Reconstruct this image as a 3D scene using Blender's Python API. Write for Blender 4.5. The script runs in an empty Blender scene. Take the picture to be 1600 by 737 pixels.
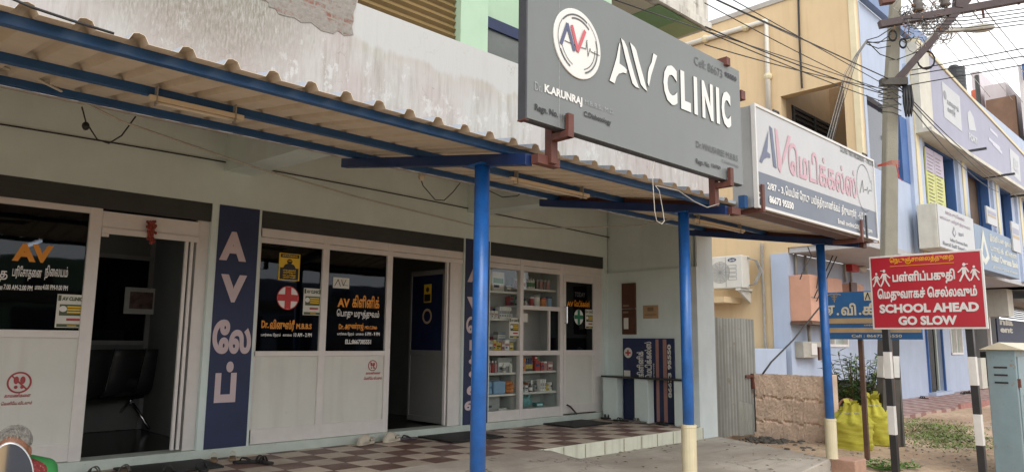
import bpy, bmesh, math, random
from mathutils import Vector, Matrix
from mathutils.geometry import delaunay_2d_cdt
random.seed(7)
R = math.radians
scene = bpy.context.scene
COL = scene.collection

# ------------------------------------------------------------------ camera
FOC, PITCH, ROLL, YAW = 1136.43, 0.1441016, 0.0096814, 0.7702537
CAM = Vector((0.0, 0.0, 1.5))
_fw = Vector((math.sin(YAW)*math.cos(PITCH), math.cos(YAW)*math.cos(PITCH), math.sin(PITCH)))
_r0 = Vector((math.cos(YAW), -math.sin(YAW), 0)); _u0 = _r0.cross(_fw)
_rt = _r0*math.cos(ROLL) + _u0*math.sin(ROLL); _up = _u0*math.cos(ROLL) - _r0*math.sin(ROLL)
cd = bpy.data.cameras.new('camera'); camera = bpy.data.objects.new('camera', cd); COL.objects.link(camera)
cd.sensor_width = 36; cd.lens = FOC/1600*36; cd.clip_start = 0.05; cd.clip_end = 600
M4 = Matrix((( _rt.x, _up.x, -_fw.x, CAM.x), (_rt.y, _up.y, -_fw.y, CAM.y), (_rt.z, _up.z, -_fw.z, CAM.z), (0, 0, 0, 1)))
camera.matrix_world = M4
scene.camera = camera
# ------------------------------------------------------------------ sky, sun, exposure
SUN_EL, SUN_AZ = 47.0, 205.0         # degrees; azimuth measured from +Y towards +X
world = bpy.data.worlds.new('World'); scene.world = world; world.use_nodes = True
wn = world.node_tree.nodes; wl = world.node_tree.links
bg = wn['Background']
sky = wn.new('ShaderNodeTexSky'); sky.sky_type = 'NISHITA'; sky.sun_disc = False
sky.sun_elevation = R(SUN_EL); sky.sun_rotation = R(SUN_AZ)
sky.air_density = 1.0; sky.dust_density = 4.0; sky.ozone_density = 1.0
hs = wn.new('ShaderNodeHueSaturation'); hs.inputs['Saturation'].default_value = 0.16; hs.inputs['Value'].default_value = 1.0
wl.new(sky.outputs[0], hs.inputs['Color'])
# thin even cloud deck of an overcast day
mx = wn.new('ShaderNodeMix'); mx.data_type = 'RGBA'; mx.inputs[0].default_value = 0.82
wl.new(hs.outputs[0], mx.inputs[6])
tc = wn.new('ShaderNodeTexCoord'); nz = wn.new('ShaderNodeTexNoise'); nz.inputs['Scale'].default_value = 2.2; nz.inputs['Detail'].default_value = 5
wl.new(tc.outputs['Generated'], nz.inputs['Vector'])
cr = wn.new('ShaderNodeValToRGB'); cr.color_ramp.elements[0].position = .3; cr.color_ramp.elements[1].position = .75
cr.color_ramp.elements[0].color = (5.2, 5.4, 5.7, 1); cr.color_ramp.elements[1].color = (7.0, 7.0, 7.0, 1)
wl.new(nz.outputs['Fac'], cr.inputs[0]); wl.new(cr.outputs[0], mx.inputs[7])
# bright hazy horizon, duller overhead
sxz = wn.new('ShaderNodeSeparateXYZ'); wl.new(tc.outputs['Generated'], sxz.inputs[0])
mr = wn.new('ShaderNodeMapRange'); mr.inputs[1].default_value = 0.0; mr.inputs[2].default_value = .8; mr.inputs[3].default_value = 1.5; mr.inputs[4].default_value = .55
wl.new(sxz.outputs[2], mr.inputs[0])
vm = wn.new('ShaderNodeVectorMath'); vm.operation = 'SCALE'; wl.new(mx.outputs[2], vm.inputs[0]); wl.new(mr.outputs[0], vm.inputs['Scale'])
wl.new(vm.outputs[0], bg.inputs['Color']); bg.inputs['Strength'].default_value = 0.13
sd = bpy.data.lights.new('sun', 'SUN'); sun = bpy.data.objects.new('sun', sd); COL.objects.link(sun)
sd.energy = 1.0; sd.angle = R(38); sd.color = (1.0, .96, .9)
_sv = Vector((math.sin(R(SUN_AZ))*math.cos(R(SUN_EL)), math.cos(R(SUN_AZ))*math.cos(R(SUN_EL)), math.sin(R(SUN_EL))))
sun.rotation_euler = _sv.to_track_quat('Z', 'Y').to_euler()
scene.view_settings.view_transform = 'Standard'; scene.view_settings.look = 'None'
scene.view_settings.exposure = 0.97; scene.view_settings.gamma = 1; scene.view_settings.use_curve_mapping = False
scene.render.engine = 'CYCLES'
scene.cycles.max_bounces = 7; scene.cycles.transparent_max_bounces = 12
scene.cycles.caustics_reflective = False; scene.cycles.caustics_refractive = False
scene.cycles.use_denoising = True

# ------------------------------------------------------------------ measuring helpers
def ray(px, py): return _fw + _rt*((px-800)/FOC) - _up*((py-368.5)/FOC)
def pY(px, py, Y): d = ray(px, py); return CAM + d*(Y/d.y)
def pX(px, py, X): d = ray(px, py); return CAM + d*(X/d.x)
def pZ(px, py, Z): d = ray(px, py); return CAM + d*((Z-CAM.z)/d.z)
def pD(px, py, D): d = ray(px, py); return CAM + d*D          # D metres along the optical axis

class Plane:
    """a vertical board or wall: 'Y' faces the street (-Y), 'X' faces -X; u runs to the right when seen from the front"""
    def __init__(s, kind, val): s.k, s.v = kind, val
    def uv(s, px, py):
        p = pY(px, py, s.v) if s.k == 'Y' else pX(px, py, s.v)
        return (p.x, p.z) if s.k == 'Y' else (-p.y, p.z)
    def at(s, u, v, off=0.0):
        return Vector((u, s.v-off, v)) if s.k == 'Y' else Vector((s.v-off, -u, v))

# ------------------------------------------------------------------ mesh building
ORG = {}
class MB:
    def __init__(s): s.v = []; s.f = []; s.mi = []; s.cur = 0
    def add(s, vs, fs):
        b = len(s.v); s.v += [Vector(v) for v in vs]; s.f += [[b+i for i in f] for f in fs]; s.mi += [s.cur]*len(fs); return s
    def box(s, x0, x1, y0, y1, z0, z1):
        return s.add([(x0,y0,z0),(x1,y0,z0),(x1,y1,z0),(x0,y1,z0),(x0,y0,z1),(x1,y0,z1),(x1,y1,z1),(x0,y1,z1)],
              [(0,3,2,1),(4,5,6,7),(0,1,5,4),(1,2,6,5),(2,3,7,6),(3,0,4,7)])
    def obox(s, c, ax, ay, az):
        c = Vector(c); ax, ay, az = Vector(ax), Vector(ay), Vector(az)
        P = [c+ax*i+ay*j+az*k for k in (-1,1) for (i,j) in ((-1,-1),(1,-1),(1,1),(-1,1))]
        return s.add(P, [(0,3,2,1),(4,5,6,7),(0,1,5,4),(1,2,6,5),(2,3,7,6),(3,0,4,7)])
    def beam(s, a, b, w, h, up=(0,0,1)):
        a, b = Vector(a), Vector(b); d = (b-a); l = d.length; d /= l
        sd_ = d.cross(Vector(up)); sd_.normalize(); u = sd_.cross(d)
        return s.obox((a+b)/2, d*l/2, sd_*w/2, u*h/2)
    def quad(s, a, b, c, d): return s.add([a,b,c,d], [(0,1,2,3)])
    def prism(s, pts, off):
        n = len(pts); off = Vector(off); P = [Vector(p) for p in pts]
        return s.add(P+[p+off for p in P], [tuple(range(n-1,-1,-1)), tuple(range(n,2*n))]+[(i,(i+1)%n,n+(i+1)%n,n+i) for i in range(n)])
    def tube(s, pts, r, n=8, cap=True):
        P = [Vector(p) for p in pts]; rs = r if isinstance(r, (list, tuple)) else [r]*len(P)
        vs = []; fs = []; ref = None
        for i, p in enumerate(P):
            t = (P[min(i+1, len(P)-1)]-P[max(i-1, 0)]).normalized()
            if ref is None: ref = t.orthogonal().normalized()
            ref = (ref - t*ref.dot(t)); ref = ref.normalized() if ref.length > 1e-6 else t.orthogonal().normalized()
            b = t.cross(ref)
            for k in range(n):
                a = 2*math.pi*k/n; vs.append(p+(ref*math.cos(a)+b*math.sin(a))*rs[i])
        for i in range(len(P)-1):
            for k in range(n): fs.append((i*n+k, i*n+(k+1)%n, (i+1)*n+(k+1)%n, (i+1)*n+k))
        if cap: fs += [tuple(range(n-1,-1,-1)), tuple(range((len(P)-1)*n, len(P)*n))]
        return s.add(vs, fs)
    def lathe(s, c, prof, n=14, ax=(1,0,0), ay=(0,1,0), az=(0,0,1)):
        c = Vector(c); ax, ay, az = Vector(ax), Vector(ay), Vector(az); vs = []; fs = []
        for r, z in prof:
            for k in range(n):
                a = 2*math.pi*k/n; vs.append(c+ax*r*math.cos(a)+ay*r*math.sin(a)+az*z)
        for i in range(len(prof)-1):
            for k in range(n): fs.append((i*n+k, i*n+(k+1)%n, (i+1)*n+(k+1)%n, (i+1)*n+k))
        fs += [tuple(range(n-1,-1,-1)), tuple(range((len(prof)-1)*n, len(prof)*n))]
        return s.add(vs, fs)
    def ball(s, c, rx, ry, rz, n=12, m=8, rot=None):
        c = Vector(c); vs = []; fs = []
        for i in range(m+1):
            t = math.pi*i/m
            for k in range(n):
                a = 2*math.pi*k/n; q = Vector((rx*math.sin(t)*math.cos(a), ry*math.sin(t)*math.sin(a), rz*math.cos(t)))
                if rot: q = rot @ q
                vs.append(c+q)
        for i in range(m):
            for k in range(n): fs.append((i*n+k, (i+1)*n+k, (i+1)*n+(k+1)%n, i*n+(k+1)%n))
        return s.add(vs, fs)
    def build(s, name, mats, parent=None, bevel=0.0, smooth=False, origin=None):
        me = bpy.data.meshes.new(name)
        if parent is None:
            if origin is None:
                xs = [v.x for v in s.v]; ys = [v.y for v in s.v]; zs = [v.z for v in s.v]
                origin = Vector(((min(xs)+max(xs))/2, (min(ys)+max(ys))/2, min(zs)))
        else: origin = ORG[parent]
        me.from_pydata([v-origin for v in s.v], [], s.f)
        if not isinstance(mats, (list, tuple)): mats = [mats]
        for m in mats: me.materials.append(m)
        for p, i in zip(me.polygons, s.mi): p.material_index = i
        bm = bmesh.new(); bm.from_mesh(me)
        if bevel: bmesh.ops.remove_doubles(bm, verts=bm.verts, dist=1e-5)
        bmesh.ops.recalc_face_normals(bm, faces=bm.faces); bm.to_mesh(me); bm.free()
        if smooth:
            for p in me.polygons: p.use_smooth = True
        o = bpy.data.objects.new(name, me); COL.objects.link(o)
        if parent is None: o.location = origin
        else: o.parent = parent
        ORG[o] = origin
        if bevel:
            b = o.modifiers.new('edge', 'BEVEL'); b.width = bevel; b.segments = 2; b.limit_method = 'ANGLE'; b.angle_limit = R(40)
        return o

def tag(o, label, cat, group=None):
    o['label'] = label; o['category'] = cat
    if group: o['group'] = group
    return o
def thing(name, loc, label, cat, group=None):
    o = bpy.data.objects.new(name, None); COL.objects.link(o); o.location = loc; o.empty_display_size = .1
    ORG[o] = Vector(loc); return tag(o, label, cat, group)
def kind(o, k='structure'): o['kind'] = k; return o
def copy_tree(o, parent=None, loc=None, rotz=None):
    c = o.copy(); COL.objects.link(c)
    if parent is not None: c.parent = parent
    if loc is not None: c.location = loc
    if rotz is not None: c.rotation_euler = (0, 0, rotz)
    for ch in [q for q in scene.objects if q.parent == o]: copy_tree(ch, c)
    return c

# ------------------------------------------------------------------ procedural materials
MATS = {}
def mat(name, c, rough=.6, var=.12, scale=5.0, bump=0.0, metal=0.0, spots=0.0, spot_c=(.1,.09,.08), streak=0.0, streak_c=(.2,.18,.15), fine=60.0, spec=.5, coat=0.0):
    """paint or material with uneven tone, optional vertical streaks, worn spots and surface relief; world-space pattern"""
    m = bpy.data.materials.new(name); m.use_nodes = True; nt = m.node_tree; N = nt.nodes; L = nt.links
    b = N['Principled BSDF']; b.inputs['Roughness'].default_value = rough; b.inputs['Metallic'].default_value = metal
    b.inputs['Specular IOR Level'].default_value = spec
    if coat: b.inputs['Coat Weight'].default_value = coat
    g = N.new('ShaderNodeTexCoord')
    n1 = N.new('ShaderNodeTexNoise'); n1.inputs['Scale'].default_value = scale; n1.inputs['Detail'].default_value = 6; n1.inputs['Roughness'].default_value = .62
    L.new(g.outputs['Object'], n1.inputs['Vector'])
    r1 = N.new('ShaderNodeValToRGB'); r1.color_ramp.elements[0].position = .3; r1.color_ramp.elements[1].position = .7
    r1.color_ramp.elements[0].color = (*[max(0, x*(1-var)) for x in c], 1); r1.color_ramp.elements[1].color = (*[min(1, x*(1+var)) for x in c], 1)
    L.new(n1.outputs['Fac'], r1.inputs[0]); out = r1.outputs[0]
    if streak:
        mp = N.new('ShaderNodeMapping'); mp.inputs['Scale'].default_value = (9, 9, .7); L.new(g.outputs['Object'], mp.inputs['Vector'])
        n2 = N.new('ShaderNodeTexNoise'); n2.inputs['Scale'].default_value = 1.0; n2.inputs['Detail'].default_value = 7; L.new(mp.outputs[0], n2.inputs['Vector'])
        r2 = N.new('ShaderNodeValToRGB'); r2.color_ramp.elements[0].position = .5; r2.color_ramp.elements[1].position = .78
        r2.color_ramp.elements[0].color = (0,0,0,1); r2.color_ramp.elements[1].color = (streak,streak,streak,1); L.new(n2.outputs['Fac'], r2.inputs[0])
        x = N.new('ShaderNodeMix'); x.data_type = 'RGBA'; L.new(r2.outputs[0], x.inputs[0]); L.new(out, x.inputs[6]); x.inputs[7].default_value = (*streak_c, 1); out = x.outputs[2]
    if spots:
        n3 = N.new('ShaderNodeTexNoise'); n3.inputs['Scale'].default_value = scale*2.7; n3.inputs['Detail'].default_value = 8; n3.inputs['Roughness'].default_value = .7
        L.new(g.outputs['Object'], n3.inputs['Vector'])
        r3 = N.new('ShaderNodeValToRGB'); r3.color_ramp.elements[0].position = 1-spots; r3.color_ramp.elements[1].position = min(1, 1-spots+.06)
        r3.color_ramp.elements[0].color = (0,0,0,1); r3.color_ramp.elements[1].color = (.85,.85,.85,1); L.new(n3.outputs['Fac'], r3.inputs[0])
        x = N.new('ShaderNodeMix'); x.data_type = 'RGBA'; L.new(r3.outputs[0], x.inputs[0]); L.new(out, x.inputs[6]); x.inputs[7].default_value = (*spot_c, 1); out = x.outputs[2]
    L.new(out, b.inputs['Base Color'])
    if bump:
        n4 = N.new('ShaderNodeTexNoise'); n4.inputs['Scale'].default_value = fine; n4.inputs['Detail'].default_value = 5; L.new(g.outputs['Object'], n4.inputs['Vector'])
        bp = N.new('ShaderNodeBump'); bp.inputs['Strength'].default_value = bump; bp.inputs['Distance'].default_value = .01
        L.new(n4.outputs['Fac'], bp.inputs['Height']); L.new(bp.outputs[0], b.inputs['Normal'])
    MATS[name] = m
    return m
def glass(name, tint, gloss=.026, rough=.02):
    m = bpy.data.materials.new(name); m.use_nodes = True; nt = m.node_tree; N = nt.nodes; L = nt.links
    N.remove(N['Principled BSDF']); out = N['Material Output']
    t = N.new('ShaderNodeBsdfTransparent'); t.inputs[0].default_value = (*tint, 1)
    g = N.new('ShaderNodeBsdfGlossy'); g.inputs['Roughness'].default_value = rough; g.inputs[0].default_value = (.9,.95,1,1)
    lw = N.new('ShaderNodeLayerWeight'); lw.inputs['Blend'].default_value = .5
    fr = N.new('ShaderNodeMath'); fr.operation = 'POWER'; fr.inputs[1].default_value = 4.0; L.new(lw.outputs['Facing'], fr.inputs[0])
    fm = N.new('ShaderNodeMath'); fm.operation = 'MULTIPLY_ADD'; fm.inputs[1].default_value = .8; fm.inputs[2].default_value = gloss; L.new(fr.outputs[0], fm.inputs[0]); fr = fm
    nn = N.new('ShaderNodeTexNoise'); nn.inputs['Scale'].default_value = 1.4
    tcd = N.new('ShaderNodeTexCoord'); L.new(tcd.outputs['Object'], nn.inputs['Vector'])
    bp = N.new('ShaderNodeBump'); bp.inputs['Strength'].default_value = .03; bp.inputs['Distance'].default_value = .05; L.new(nn.outputs['Fac'], bp.inputs['Height']); L.new(bp.outputs[0], g.inputs['Normal'])
    x = N.new('ShaderNodeMixShader'); L.new(fr.outputs[0], x.inputs[0]); L.new(t.outputs[0], x.inputs[1]); L.new(g.outputs[0], x.inputs[2]); L.new(x.outputs[0], out.inputs[0])
    return m
_TC={}
def shape(s):
    out=[]
    for ch in s:
        if ch in 'ெேை' and out:
            out.insert(len(out)-1,ch)
        elif ch in 'ொோ' and out:
            out.insert(len(out)-1,'ெ' if ch=='ொ' else 'ே'); out.append('ா')
        else: out.append(ch)
    return ''.join(out)
def text2d(s,bold=0.0):
    """-> (verts2d, tris) of the lettering, unit font size; outlines filled by winding number"""
    key=(s,bold)
    if key in _TC: return _TC[key]
    c=bpy.data.curves.new('lettering','FONT'); c.body=shape(s); c.size=1; c.resolution_u=3
    o=bpy.data.objects.new('lettering',c); bpy.context.scene.collection.objects.link(o)
    dg=bpy.context.evaluated_depsgraph_get()
    cc=o.evaluated_get(dg).to_curve(dg)
    polys=[]
    for sp in cc.splines:
        pts=[]
        if sp.type=='BEZIER':
            bp=sp.bezier_points;n=len(bp)
            for i in range(n):
                a=bp[i];b=bp[(i+1)%n]
                straight=(a.handle_right-a.co).length<1e-6 and (b.handle_left-b.co).length<1e-6
                k=1 if straight else 3
                for j in range(k):
                    t=j/k;u=1-t
                    p=a.co*u**3+a.handle_right*3*u*u*t+b.handle_left*3*u*t*t+b.co*t**3
                    pts.append((p.x,p.y))
        else:
            pts=[(p.co.x,p.co.y) for p in sp.points]
        q=[]
        for p in pts:
            if not q or abs(p[0]-q[-1][0])+abs(p[1]-q[-1][1])>1e-5: q.append(p)
        if len(q)>1 and abs(q[0][0]-q[-1][0])+abs(q[0][1]-q[-1][1])<1e-5: q.pop()
        if len(q)>2: polys.append(q)
    o.to_curve_clear(); bpy.data.objects.remove(o); bpy.data.curves.remove(c)
    # orientation: outer contours enclose; sign by the largest polygon
    def area(q): return sum(q[i][0]*q[(i+1)%len(q)][1]-q[(i+1)%len(q)][0]*q[i][1] for i in range(len(q)))/2
    sg=1 if area(max(polys,key=lambda q:abs(area(q))))>0 else -1
    if bold:
        np_=[]
        for q in polys:
            n=len(q);r=[]
            for i in range(n):
                a=Vector(q[i-1]);b=Vector(q[i]);d=Vector(q[(i+1)%n])
                e1=(b-a).normalized();e2=(d-b).normalized()
                nn=Vector((e1.y+e2.y,-(e1.x+e2.x)))
                l=nn.length
                if l<1e-4: nn=Vector((e1.y,-e1.x));l=1
                nn/=l
                cosh=max(.5,nn.dot(Vector((e1.y,-e1.x))))
                r.append(tuple(b+nn*sg*bold/cosh))
            np_.append(r)
        polys=np_
    vs=[];es=[]
    for q in polys:
        b=len(vs);n=len(q)
        vs+= [Vector(p) for p in q]; es+=[(b+i,b+(i+1)%n) for i in range(n)]
    V,E,F,_,_,_=delaunay_2d_cdt(vs,es,[],0,1e-6)
    bb=[(min(p[1] for p in q),max(p[1] for p in q),max(p[0] for p in q)) for q in polys]
    tris=[]
    for f in F:
        cx=sum(V[i].x for i in f)/len(f);cy=sum(V[i].y for i in f)/len(f)
        w=0
        for qi,q in enumerate(polys):
            n=len(q)
            if not(bb[qi][0]<=cy<=bb[qi][1]) or cx>bb[qi][2]: continue
            for i in range(n):
                x0,y0=q[i];x1,y1=q[(i+1)%n]
                if (y0<=cy)!=(y1<=cy):
                    t=(cy-y0)/(y1-y0)
                    if x0+t*(x1-x0)>cx: w+=1 if y1>y0 else -1
        if w*sg>0: tris.append(list(f))
    r=([(v.x,v.y) for v in V],tris)
    _TC[key]=r
    return r

class Ink:
    """lettering and flat marks laid on a board or wall plane; one mesh per colour"""
    def __init__(s, plane, off=.004): s.p = plane; s.off = off; s.mb = MB(); s.k = 0; s.words = []
    def _o(s): s.k += 1; return s.off + (s.k % 7)*.0003
    def rect(s, u0, v0, u1, v1):
        o = s._o(); s.mb.quad(s.p.at(u0,v0,o), s.p.at(u1,v0,o), s.p.at(u1,v1,o), s.p.at(u0,v1,o)); return s
    def poly(s, pts):
        o = s._o(); n = len(pts); s.mb.add([s.p.at(u,v,o) for u,v in pts], [tuple(range(n))]); return s
    def disc(s, u, v, ru, rv=None, n=28):
        rv = rv or ru; return s.poly([(u+ru*math.cos(2*math.pi*i/n), v+rv*math.sin(2*math.pi*i/n)) for i in range(n)])
    def ring(s, u, v, r0, r1, a0=0, a1=360, n=40, rz=1.0):
        o = s._o(); vs = []; fs = []
        for i in range(n+1):
            a = R(a0+(a1-a0)*i/n); c, q = math.cos(a), math.sin(a)
            vs += [s.p.at(u+r0*c, v+r0*q*rz, o), s.p.at(u+r1*c, v+r1*q*rz, o)]
        for i in range(n): fs.append((2*i, 2*i+1, 2*i+3, 2*i+2))
        s.mb.add(vs, fs); return s
    def line(s, pts, w):
        for (a, b) in zip(pts[:-1], pts[1:]):
            d = Vector((b[0]-a[0], b[1]-a[1]))
            if d.length < 1e-6: continue
            d.normalize(); n = Vector((-d.y, d.x))*w/2; e = d*w*.3
            a_ = Vector(a)-e; b_ = Vector(b)+e
            s.poly([tuple(a_-n), tuple(b_-n), tuple(b_+n), tuple(a_+n)])
        return s
    def text(s, st, u0, v0, u1, v1, bold=.02, slant=0.0):
        V, T = text2d(st, bold)
        if not T: return s
        used = {i for t in T for i in t}
        x0 = min(V[i][0] for i in used); x1 = max(V[i][0] for i in used); y0 = min(V[i][1] for i in used); y1 = max(V[i][1] for i in used)
        o = s._o()
        def mp(p):
            fy = (p[1]-y0)/(y1-y0); return s.p.at(u0+(p[0]-x0)/(x1-x0)*(u1-u0)+slant*fy*(v1-v0), v0+fy*(v1-v0), o)
        s.words.append(MB().add([mp(p) for p in V], T)); return s
    def textpx(s, st, bl, tr, bold=.02, slant=0.0):
        a = s.p.uv(*bl); b = s.p.uv(*tr); return s.text(st, a[0], a[1], b[0], b[1], bold, slant)
    def rot_text(s, st, u0, v0, u1, v1, bold=.02):
        """lettering turned 90 degrees, reading upwards"""
        V, T = text2d(st, bold); used = {i for t in T for i in t}
        x0 = min(V[i][0] for i in used); x1 = max(V[i][0] for i in used); y0 = min(V[i][1] for i in used); y1 = max(V[i][1] for i in used)
        o = s._o()
        s.words.append(MB()); s.words[-1].add([s.p.at(u1-(p[1]-y0)/(y1-y0)*(u1-u0), v0+(p[0]-x0)/(x1-x0)*(v1-v0), o) for p in V], T); return s
    def put(s, name, m, parent):
        r = s.mb.build(name if not s.words or not name.endswith('lettering') else name.replace('lettering', 'mark'), m, parent) if s.mb.v else None
        for w in s.words: q = w.build(name, m, parent); r = r or q
        return r
# ------------------------------------------------------------------ the place's materials
m_band = mat('mint_grey_wall_paint', (.64,.74,.71), .7, .06, 2.2, .12, streak=.14, streak_c=(.52,.56,.49), spots=.26, spot_c=(.54,.60,.52), fine=90)
m_post = mat('pale_blue_wall_paint', (.60,.66,.67), .7, .07, 2.5, .15, streak=.3, streak_c=(.38,.40,.38), spots=.3, spot_c=(.36,.38,.36))
m_soffit = mat('soffit_lime_wash', (.55,.45,.40), .85, .08, 3, .1)
m_step = mat('chipped_mint_step_paint', (.52,.59,.53), .6, .1, 5, .2, spots=.36, spot_c=(.24,.21,.17), fine=40)
m_stepface = mat('cream_painted_kerb', (.62,.63,.52), .6, .08, 4, .2, streak=.55, streak_c=(.34,.32,.24), spots=.33, spot_c=(.36,.35,.27))
m_slab = None
m_shutterbox = mat('dark_grey_steel', (.035,.037,.034), .5, .2, 4)
m_frame = mat('aluminium_frame_paint', (.68,.65,.62), .38, .06, 6, spots=.27, spot_c=(.42,.39,.36), spec=.6)
m_panel = mat('laminate_panel', (.64,.645,.59), .45, .05, 2.2, .05, streak=.35, streak_c=(.48,.46,.42), spots=.33, spot_c=(.46,.44,.39))
m_navy = mat('navy_blue_wall_paint', (.016,.027,.078), .6, .16, 4, .08, spots=.27, spot_c=(.045,.055,.10))
m_lav_letter = mat('pale_pink_letter_paint', (.56,.46,.48), .6, .06, 6)
m_orange = mat('orange_vinyl', (.72,.27,.012), .4, .08, 9)
m_white = mat('white_vinyl', (.72,.72,.70), .45, .05, 9)
m_black = mat('black_vinyl', (.014,.014,.015), .45, .2, 9)
m_red = mat('red_vinyl', (.48,.028,.03), .45, .08, 9)
m_footred = mat('dark_red_sticker', (.36,.045,.05), .5, .1, 9)
m_green = mat('green_vinyl', (.008,.16,.075), .45, .1, 9)
m_yellow = mat('yellow_vinyl', (.72,.47,.03), .45, .08, 9)
m_paper = mat('printed_paper', (.66,.66,.60), .7, .05, 8)
m_darkgreen = mat('dark_green_print', (.07,.10,.05), .6, .15, 9)
m_bluep = mat('blue_gloss_enamel', (.010,.105,.37), .36, .22, 7, .15, spots=.345, spot_c=(.15,.13,.13), streak=.3, streak_c=(.03,.14,.36), coat=.1, spec=.6)
m_bluebeam = mat('dark_blue_enamel', (.012,.035,.13), .4, .2, 5, spots=.3, spot_c=(.02,.05,.15), spec=.5)
m_bluepur = mat('mid_blue_enamel', (.014,.075,.21), .4, .14, 5, spots=.27, spot_c=(.05,.09,.16), spec=.5)
m_pvc = mat('cream_plastic_pipe', (.62,.56,.38), .5, .1, 5, streak=.4, streak_c=(.40,.34,.22), spots=.3, spot_c=(.44,.38,.26))
m_sheet = mat('roofing_sheet_coated', (.66,.565,.44), .5, .09, 3, streak=.15, streak_c=(.34,.28,.22), spec=.4)
m_rust = mat('red_oxide_steel', (.12,.042,.03), .65, .25, 7, .15, spots=.4, spot_c=(.06,.03,.025))
m_signgrey = mat('grey_composite_panel', (.165,.18,.178), .42, .05, 1.6, streak=.12, streak_c=(.13,.14,.138), spec=.5)
m_signdark = mat('dark_aluminium_edge', (.045,.047,.055), .45, .2, 5)
m_alum = mat('brushed_aluminium', (.40,.41,.41), .35, .1, 4, metal=.4)
m_logo_white = mat('white_acrylic', (.70,.70,.67), .35, .04, 4)
m_logo_blue = mat('slate_blue_acrylic', (.085,.095,.18), .4, .08, 6)
m_logo_red = mat('faded_red_acrylic', (.52,.10,.125), .4, .08, 6)
m_ghost = mat('peeled_letter_glue', (.30,.32,.32), .6, .3, 30)
m_ghostdark = mat('peeled_letter_dark', (.10,.11,.11), .6, .3, 30)  # dark tone of half-peeled and dark printed letters
m_flex = mat('flex_banner', (.45,.46,.47), .42, .05, 2, streak=.14, streak_c=(.38,.38,.39))
m_flexgrey = mat('slate_flex_print', (.115,.135,.175), .42, .08, 3, streak=.1, streak_c=(.15,.17,.2))
m_flexpink = mat('faded_pink_print', (.50,.31,.355), .5, .08, 8)
m_flexblue = mat('faded_slate_letters', (.12,.14,.21), .5, .08, 8)
m_signred = mat('reflective_red_sheeting', (.42,.020,.035), .35, .06, 3, spots=.24, spot_c=(.50,.05,.06))
m_signwhite = mat('reflective_white_sheeting', (.68,.68,.66), .4, .06, 5)
m_signyellow = mat('road_sign_yellow', (.78,.40,.015), .45, .08, 5)
m_pblack = mat('black_post_paint', (.022,.022,.023), .45, .2, 6, spots=.3, spot_c=(.06,.055,.05))
m_pwhite = mat('white_post_paint', (.66,.65,.62), .5, .1, 5, streak=.35, streak_c=(.45,.42,.36), spots=.28, spot_c=(.35,.32,.28))
m_conc = mat('pole_concrete', (.27,.255,.205), .85, .12, 3, .4, spots=.37, spot_c=(.19,.175,.14), fine=50)
m_concdark = mat('damp_concrete', (.085,.078,.068), .85, .2, 4, .4, spots=.4, spot_c=(.10,.09,.08), fine=50)
m_yell = mat('ochre_yellow_wall_paint', (.62,.47,.28), .75, .05, 1.2, .1, streak=.45, streak_c=(.50,.37,.22), spots=.22, spot_c=(.46,.33,.19))
m_cream = mat('cream_yellow_trim_paint', (.66,.59,.40), .7, .06, 3, .1)
m_lblue = mat('light_blue_wall_paint', (.42,.49,.62), .7, .06, 1.6, .1, streak=.5, streak_c=(.34,.40,.50), spots=.24, spot_c=(.38,.43,.50))
m_rblue = mat('royal_blue_wall_paint', (.045,.12,.32), .6, .12, 3)
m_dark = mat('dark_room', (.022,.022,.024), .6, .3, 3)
m_room = mat('grey_green_room_paint', (.20,.21,.195), .75, .1, 2)
m_floor = mat('dark_granite_floor', (.035,.033,.031), .18, .3, 14, spec=.6)
m_lav = mat('lavender_sheet', (.30,.30,.39), .5, .06, 1.5, streak=.15, streak_c=(.36,.36,.42))
m_pale = mat('pale_weathered_board', (.58,.56,.48), .6, .1, 3, streak=.5, streak_c=(.40,.38,.32))
m_peach = mat('peach_steel_paint', (.58,.31,.21), .55, .08, 3, spots=.25, spot_c=(.42,.22,.15))
m_pinkwall = mat('pale_pink_wall_paint', (.60,.55,.57), .75, .06, 1.2, streak=.2, streak_c=(.5,.46,.47))
m_brownwall = mat('brown_recess_paint', (.22,.13,.085), .75, .15, 2)
m_orangewall = mat('orange_red_wall_paint', (.55,.13,.07), .7, .1, 2)
m_tank = mat('black_plastic_tank', (.02,.022,.025), .4, .2, 5)
m_mint = mat('mint_green_wall_paint', (.40,.55,.40), .7, .06, 2, .1, streak=.15, streak_c=(.33,.45,.33))
m_mintdark = mat('leaf_green_ceiling_paint', (.16,.30,.15), .7, .08, 2)
m_ceil = mat('cream_grey_ceiling_paint', (.47,.46,.38), .75, .06, 2)
m_grit = mat('weathered_lime_slab', (.58,.56,.50), .9, .12, 3, .6, streak=.85, streak_c=(.18,.16,.13), spots=.4, spot_c=(.22,.2,.17), fine=30)
m_shutter = mat('brown_rolling_shutter', (.21,.14,.055), .45, .15, 3, streak=.2, streak_c=(.14,.09,.04))
m_wire = mat('black_cable', (.018,.018,.02), .5, .2, 9)
m_wiregrey = mat('grey_cable', (.30,.29,.27), .5, .2, 9)
m_wirewhite = mat('white_cable', (.50,.48,.42), .5, .15, 9)
m_copper = mat('bare_copper_wire', (.30,.14,.06), .5, .2, 9)
m_rubber = mat('black_rubber', (.016,.016,.017), .6, .25, 30, .6, fine=200)
m_foam = mat('cream_foam', (.60,.55,.44), .65, .06, 6)
m_leather = mat('tan_leather', (.22,.15,.09), .6, .15, 8)
m_blackleather = mat('black_leather', (.02,.019,.019), .45, .2, 8)
m_greyrubber = mat('grey_rubber', (.12,.11,.10), .6, .2, 8)
m_galv = mat('weathered_galvanised_sheet', (.36,.38,.35), .5, .14, 2.5, metal=.25, streak=.6, streak_c=(.24,.22,.19), spots=.27, spot_c=(.30,.22,.15))
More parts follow.
